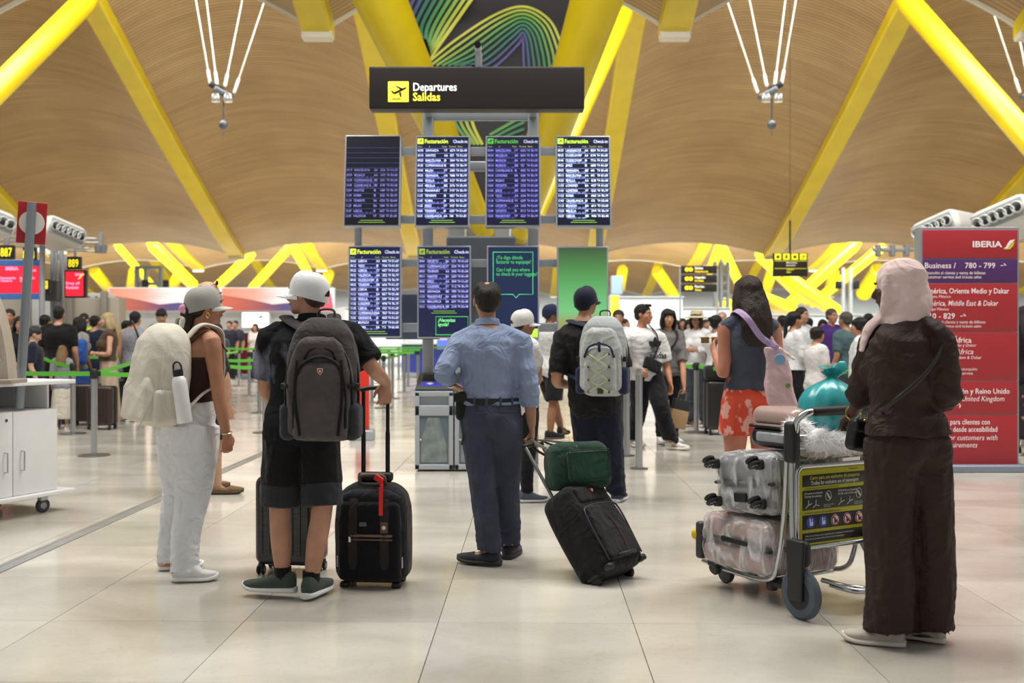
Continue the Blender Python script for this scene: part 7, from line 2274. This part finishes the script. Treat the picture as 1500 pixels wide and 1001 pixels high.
crowd(116, 17.2, 1.62, -30, 'f', '#8a5f48', ('bob', '#1a1413'), '#8f8d88', '#2f4f9a', 'woman in grey patterned shirt and blue skirt in the left queue', kind='skirt', z0=.45)
crowd(123, 19.5, 1.72, 175, 'm', '#c39a80', ('short', BN), '#b9cf3a', '#2a2c34', 'man in yellow vest facing us behind the left queue', fcx=1)
crowd(139, 18.3, 1.66, -20, 'm', '#b78a70', ('short', DK), '#171d33', '#1d2030', 'person in navy shirt half hidden behind the blonde woman')
s_b = crowd(158, 16.4, 1.67, 120, 'f', '#cf9f86', ('long', '#c9b184', .22), '#54402f', '#b7a48f', 'woman with long blonde hair, brown top and pale pleated skirt', kind='skirt', z0=.09, sleeve=.15, arms='cross', hem=1.0, skirtm=mat('#b9a592', .85, var=.25, vscale=30, stretch=(1, 1, .05)), fcx=1)
crowd(186, 18.4, 1.58, -60, 'm', '#a8785c', ('short', DK), '#6f9fc6', '#27324a', 'boy in light blue shirt beside the grey tank top man')
crowd(198, 16.9, 1.70, -8, 'm', '#bd8d72', ('short', DK), '#8d9098', '#17171a', 'man in grey tank top with thin black bag strap', sleeve=0, hem=.9)
s_ = crowd(237, 18.2, 1.78, 165, 'm', '#bd8f70', ('short', '#0d0c0e'), '#121216', '#1a1a1e', 'black-haired man in black t-shirt looking down, above the cream backpack', pitch=-.55, arms='phone', fcx=1)
q = MB(); q.text('COMME', .07, chest_frame(s_, 1.26, .04), -s_.R, U, off=.006, align='CENTER', bold=.03); q.build('chest_print', mat('#c9c9cc', .7), s_.root, loc=s_.B, smooth=False)
# far counter people left
for px, H, c, lb, hd in ((336, 1.74, '#2b2d3a', 'far dark-shirted man, left of the pair at the red counter', 'short'), (345, 1.76, '#3a3a48', 'far dark-shirted man, right of the pair at the red counter', 'short'), (374, 1.66, '#e3dcd8', 'far dark-haired woman in white under the white screen', 'long'), (325, 1.45, '#4a4a58', 'far person seated left of the pair at the red counter', 'short'), (388, 1.5, '#c9c7cc', 'far person in pale shirt right of the woman in white', 'short')):
    crowd(px, 31.5 + {336: 0, 345: 1.1, 374: 0, 325: -.9, 388: 1.2}[px], H, 170, 'f' if hd == 'long' else 'm', '#b98a70', (hd, DK), c, '#22242a', lb, vox=.025)
# right queue
crowd(1021, 16.0, 1.68, 150, 'f', '#bb8a72', ('bob', '#3a2c24'), '#d9d9da', '#3f434c', 'woman in white blouse and woven sun hat at right of walking couple', sleeve=1.9, arms='phone', fcx=1)
s_h = skel(PX(1021, 16.0), 16.0, 1.68, rad_(150), 'f', rad_(150), 0, 1.05)
q = MB(); prf = [(.175, .010), (.16, .020), (.10, .035), (.092, .07), (.085, .105), (.05, .125), (.0, .128)]
q.lathe([(0.0, .03), (.09, .028), (.172, .004)] + prf, hp(s_h, 0, -.01, .02), (s_h.RH, s_h.FH, s_h.UH), 28)
ht = q.build('sun_hat', mat('#cdbf9d', .8, var=.15, bump=.5, bscale=120), bpy.data.objects[[o.name for o in bpy.data.objects if o.get('label', '').startswith('woman in white blouse and woven')][0]], loc=s_h.B)
crowd(1049, 15.6, 1.62, -60, 'f', '#8f6449', ('bun', DK), '#d8d9da', '#22283f', 'dark-haired woman in white t-shirt next to the hat-wearing woman', arms='phone', fcx=1)
crowd(1058, 20.0, 1.76, 160, 'm', '#d39a8a', ('crop', '#c9b4a8'), '#c3c9cf', '#3a3f4a', 'pink-faced bald man behind the orange-skirted woman', fcx=1, fat=1.1)
crowd(906, 15.8, 1.70, 170, 'm', '#a87a5e', ('short', BN), '#d3d6dc', '#2a2d38', 'person in white behind the walking trefoil t-shirt man', fcx=1)
for i, (px, Y, H, sx, c, hc, hd, lb) in enumerate(((990, 22, 1.64, 'f', '#c98a92', BN, 'long', 'far woman in pink behind the bob-haired woman'), (1000, 24, 1.70, 'm', '#3b3c46', DK, 'short', 'far man in dark shirt right of the bob-haired woman'), (1009, 20, 1.62, 'f', '#2c2c33', DK, 'bob', 'far woman in black left of the woven sun hat'), (1034, 24, 1.68, 'm', '#9ab0a8', BN, 'short', 'far man in pale green right of the woven sun hat'),
                                           (898, 26, 1.68, 'f', '#b5433a', DK, 'bun', 'far person in red right of the green advertisement'), (915, 22, 1.66, 'm', '#6a5a48', BN, 'short', 'far man in brown behind the hoop barrier'))):
    crowd(px, Y, H, 150 + 17 * i, sx, '#b98a70', (hd, hc), c, '#2a2c36', lb, vox=.022, fcx=1)
crowd(1135, 20.8, 1.66, 140, 'f', '#c08f78', ('bob', BN), '#c9a4b4', '#3a3f50', 'woman in pink cap behind the tote bag', hat=dict(col='#c98aa6'), fcx=1)
crowd(1146, 18.0, 1.66, 20, 'm', '#8d6448', ('short', DK), '#c9ccd2', '#2a2c34', 'dark-haired man in pale shirt behind the tote bag')
crowd(1163, 14.0, 1.64, -78, 'f', '#b98668', ('pony', '#120f10', .15), '#dcdde0', '#16161b', 'woman with dark ponytail and white long-sleeved blouse at right', sleeve=1.9, arms='phone', fcx=1, hem=.95)
crowd(1174, 16.6, 1.76, -140, 'm', '#b98a70', ('short', '#2a211c'), '#d0d3d8', '#2f3440', 'man in white behind the ponytail woman', fcx=1)
crowd(1196, 13.2, 1.44, -70, 'm', '#c49274', ('bowl', '#221712'), '#d7d6d6', '#454a56', 'boy with bowl haircut and white t-shirt with orange stripe', arms='phone', fcx=1)
crowd(1218, 17.5, 1.76, -160, 'm', '#b07a60', ('short', '#4a4440'), '#43246b', '#22222a', 'man in purple jersey facing us in the right queue', fcx=1, fat=1.15)
crowd(1239, 15.2, 1.66, 35, 'm', '#a87c62', ('short', '#5a534e'), '#4a6468', '#3a4046', 'grey-haired man in teal t-shirt with pale stripe, right queue', fat=1.12)
crowd(1260, 13.0, 1.55, 62, 'm', '#bd8a70', ('bowl', '#100e0f'), '#dadbdd', '#3a3d46', 'black-haired teenager in white t-shirt left of the pale head scarf', fcx=1)
crowd(1272, 18.6, 1.70, 10, 'm', '#7d563f', ('short', DK), '#3a3c44', '#22242a', 'dark-haired person behind the black-haired teenager')
crowd(1185, 21, 1.66, 0, 'm', '#8d6448', ('short', DK), '#a9b0b8', '#2a2c34', 'far person behind the bowl haircut boy', vox=.022)
crowd(1205, 20, 1.62, 170, 'f', '#c39a80', ('bob', DK), '#b7405a', '#2a2c34', 'far woman in pink top left of the purple jersey man', vox=.022, fcx=1)
crowd(1500, 12.2, 1.66, 0, 'f', '#a97a5e', ('long', DK, .2), '#1a1618', '#1a1618', 'woman in dark flowered dress at right edge behind the red totem', kind='skirt', z0=.2, skirtm=mat('#161316', .8, hex2='#a4686a', vscale=14, thresh=(.36, .42)))
# queue luggage
sp1 = hard_case('suitcase', 'dark brown suitcase below the blonde woman in the left queue', (PX(127, 16.2), 16.2, .34), rotz(.2), (.40, .25, .56), '#2e2420')
for sx in (-1, 1):
    for sy in (-1, 1): spinner(sp1, (sx * .15, sy * .09, -.31), .028)
sp2 = hard_case('suitcase', 'dark brown suitcase just right of the front barrier post', (PX(150, 15.5), 15.5, .34), rotz(-.1), (.38, .25, .56), '#33261f')
for sx in (-1, 1):
    for sy in (-1, 1): spinner(sp2, (sx * .15, sy * .09, -.31), .028)
sp3 = hard_case('suitcase', 'slim dark grey suitcase between blonde woman and cream backpack', (PX(176, 17), 17, .36), rotz(.1), (.26, .22, .60), '#26282e')
for sx in (-1, 1): spinner(sp3, (sx * .09, 0, -.33), .028)
sp4 = hard_case('suitcase', 'dark grey suitcase behind the girl with long fair hair', (PX(100, 16.2), 16.2, .34), rotz(.1), (.36, .24, .54), '#3a3d44')
for sx in (-1, 1): spinner(sp4, (sx * .13, 0, -.31), .028)
sp5 = hard_case('suitcase', 'large black suitcase left of the orange-skirted woman', (PX(1052, 14.7), 14.7, .40), rotz(.12), (.36, .28, .66), '#1d1e21')
for sx in (-1, 1):
    for sy in (-1, 1): spinner(sp5, (sx * .14, sy * .1, -.37), .028)
sdb = thing('duffel_bag', 'black duffel bag on top of the large black suitcase', 'bag', (PX(1050, 14.7), 14.65, .735))
q = MB(); q.rbox((0, 0, .10), (.36, .24, .20), .06, k=4); q.build('bag_body', cloth('#222326'), sdb)
q = MB(); q.tube([(-.08, -.1, .18), (-.06, -.11, .27), (.06, -.11, .27), (.08, -.1, .18)], .010, seg=8, sub=3); q.build('handle', BLACKP, sdb)
bb = thing('backpack', 'blue backpack on the woman in grey patterned shirt', 'backpack', W(114, 516, 16.97))
q = MB(); q.rbox((0, 0, 0), (.28, .18, .40), .07, k=4); q.build('bag_body', cloth('#2f57a6'), bb)
q = MB(); q.rbox((0, -.09, -.06), (.22, .06, .2), .025, k=3); q.build('front_pocket', cloth('#2a4d96'), bb)
gs = thing('bag_strap', 'thin black bag and strap across the grey tank top man', 'bag', W(206, 505, 16.72))
q = MB(); q.tube([W(193, 470, 16.76) - W(206, 505, 16.72), W(200, 486, 16.72) - W(206, 505, 16.72), V((0, 0, 0))], [(.015, .005)] * 3, side=(1, 0, 0), seg=8, sub=3); q.build('strap', BLACKP, gs)
q = MB(); q.rbox((.03, .02, -.1), (.16, .06, .12), .02, k=3); q.build('pouch', cloth('#1a1a1d'), gs)

finish_remesh()
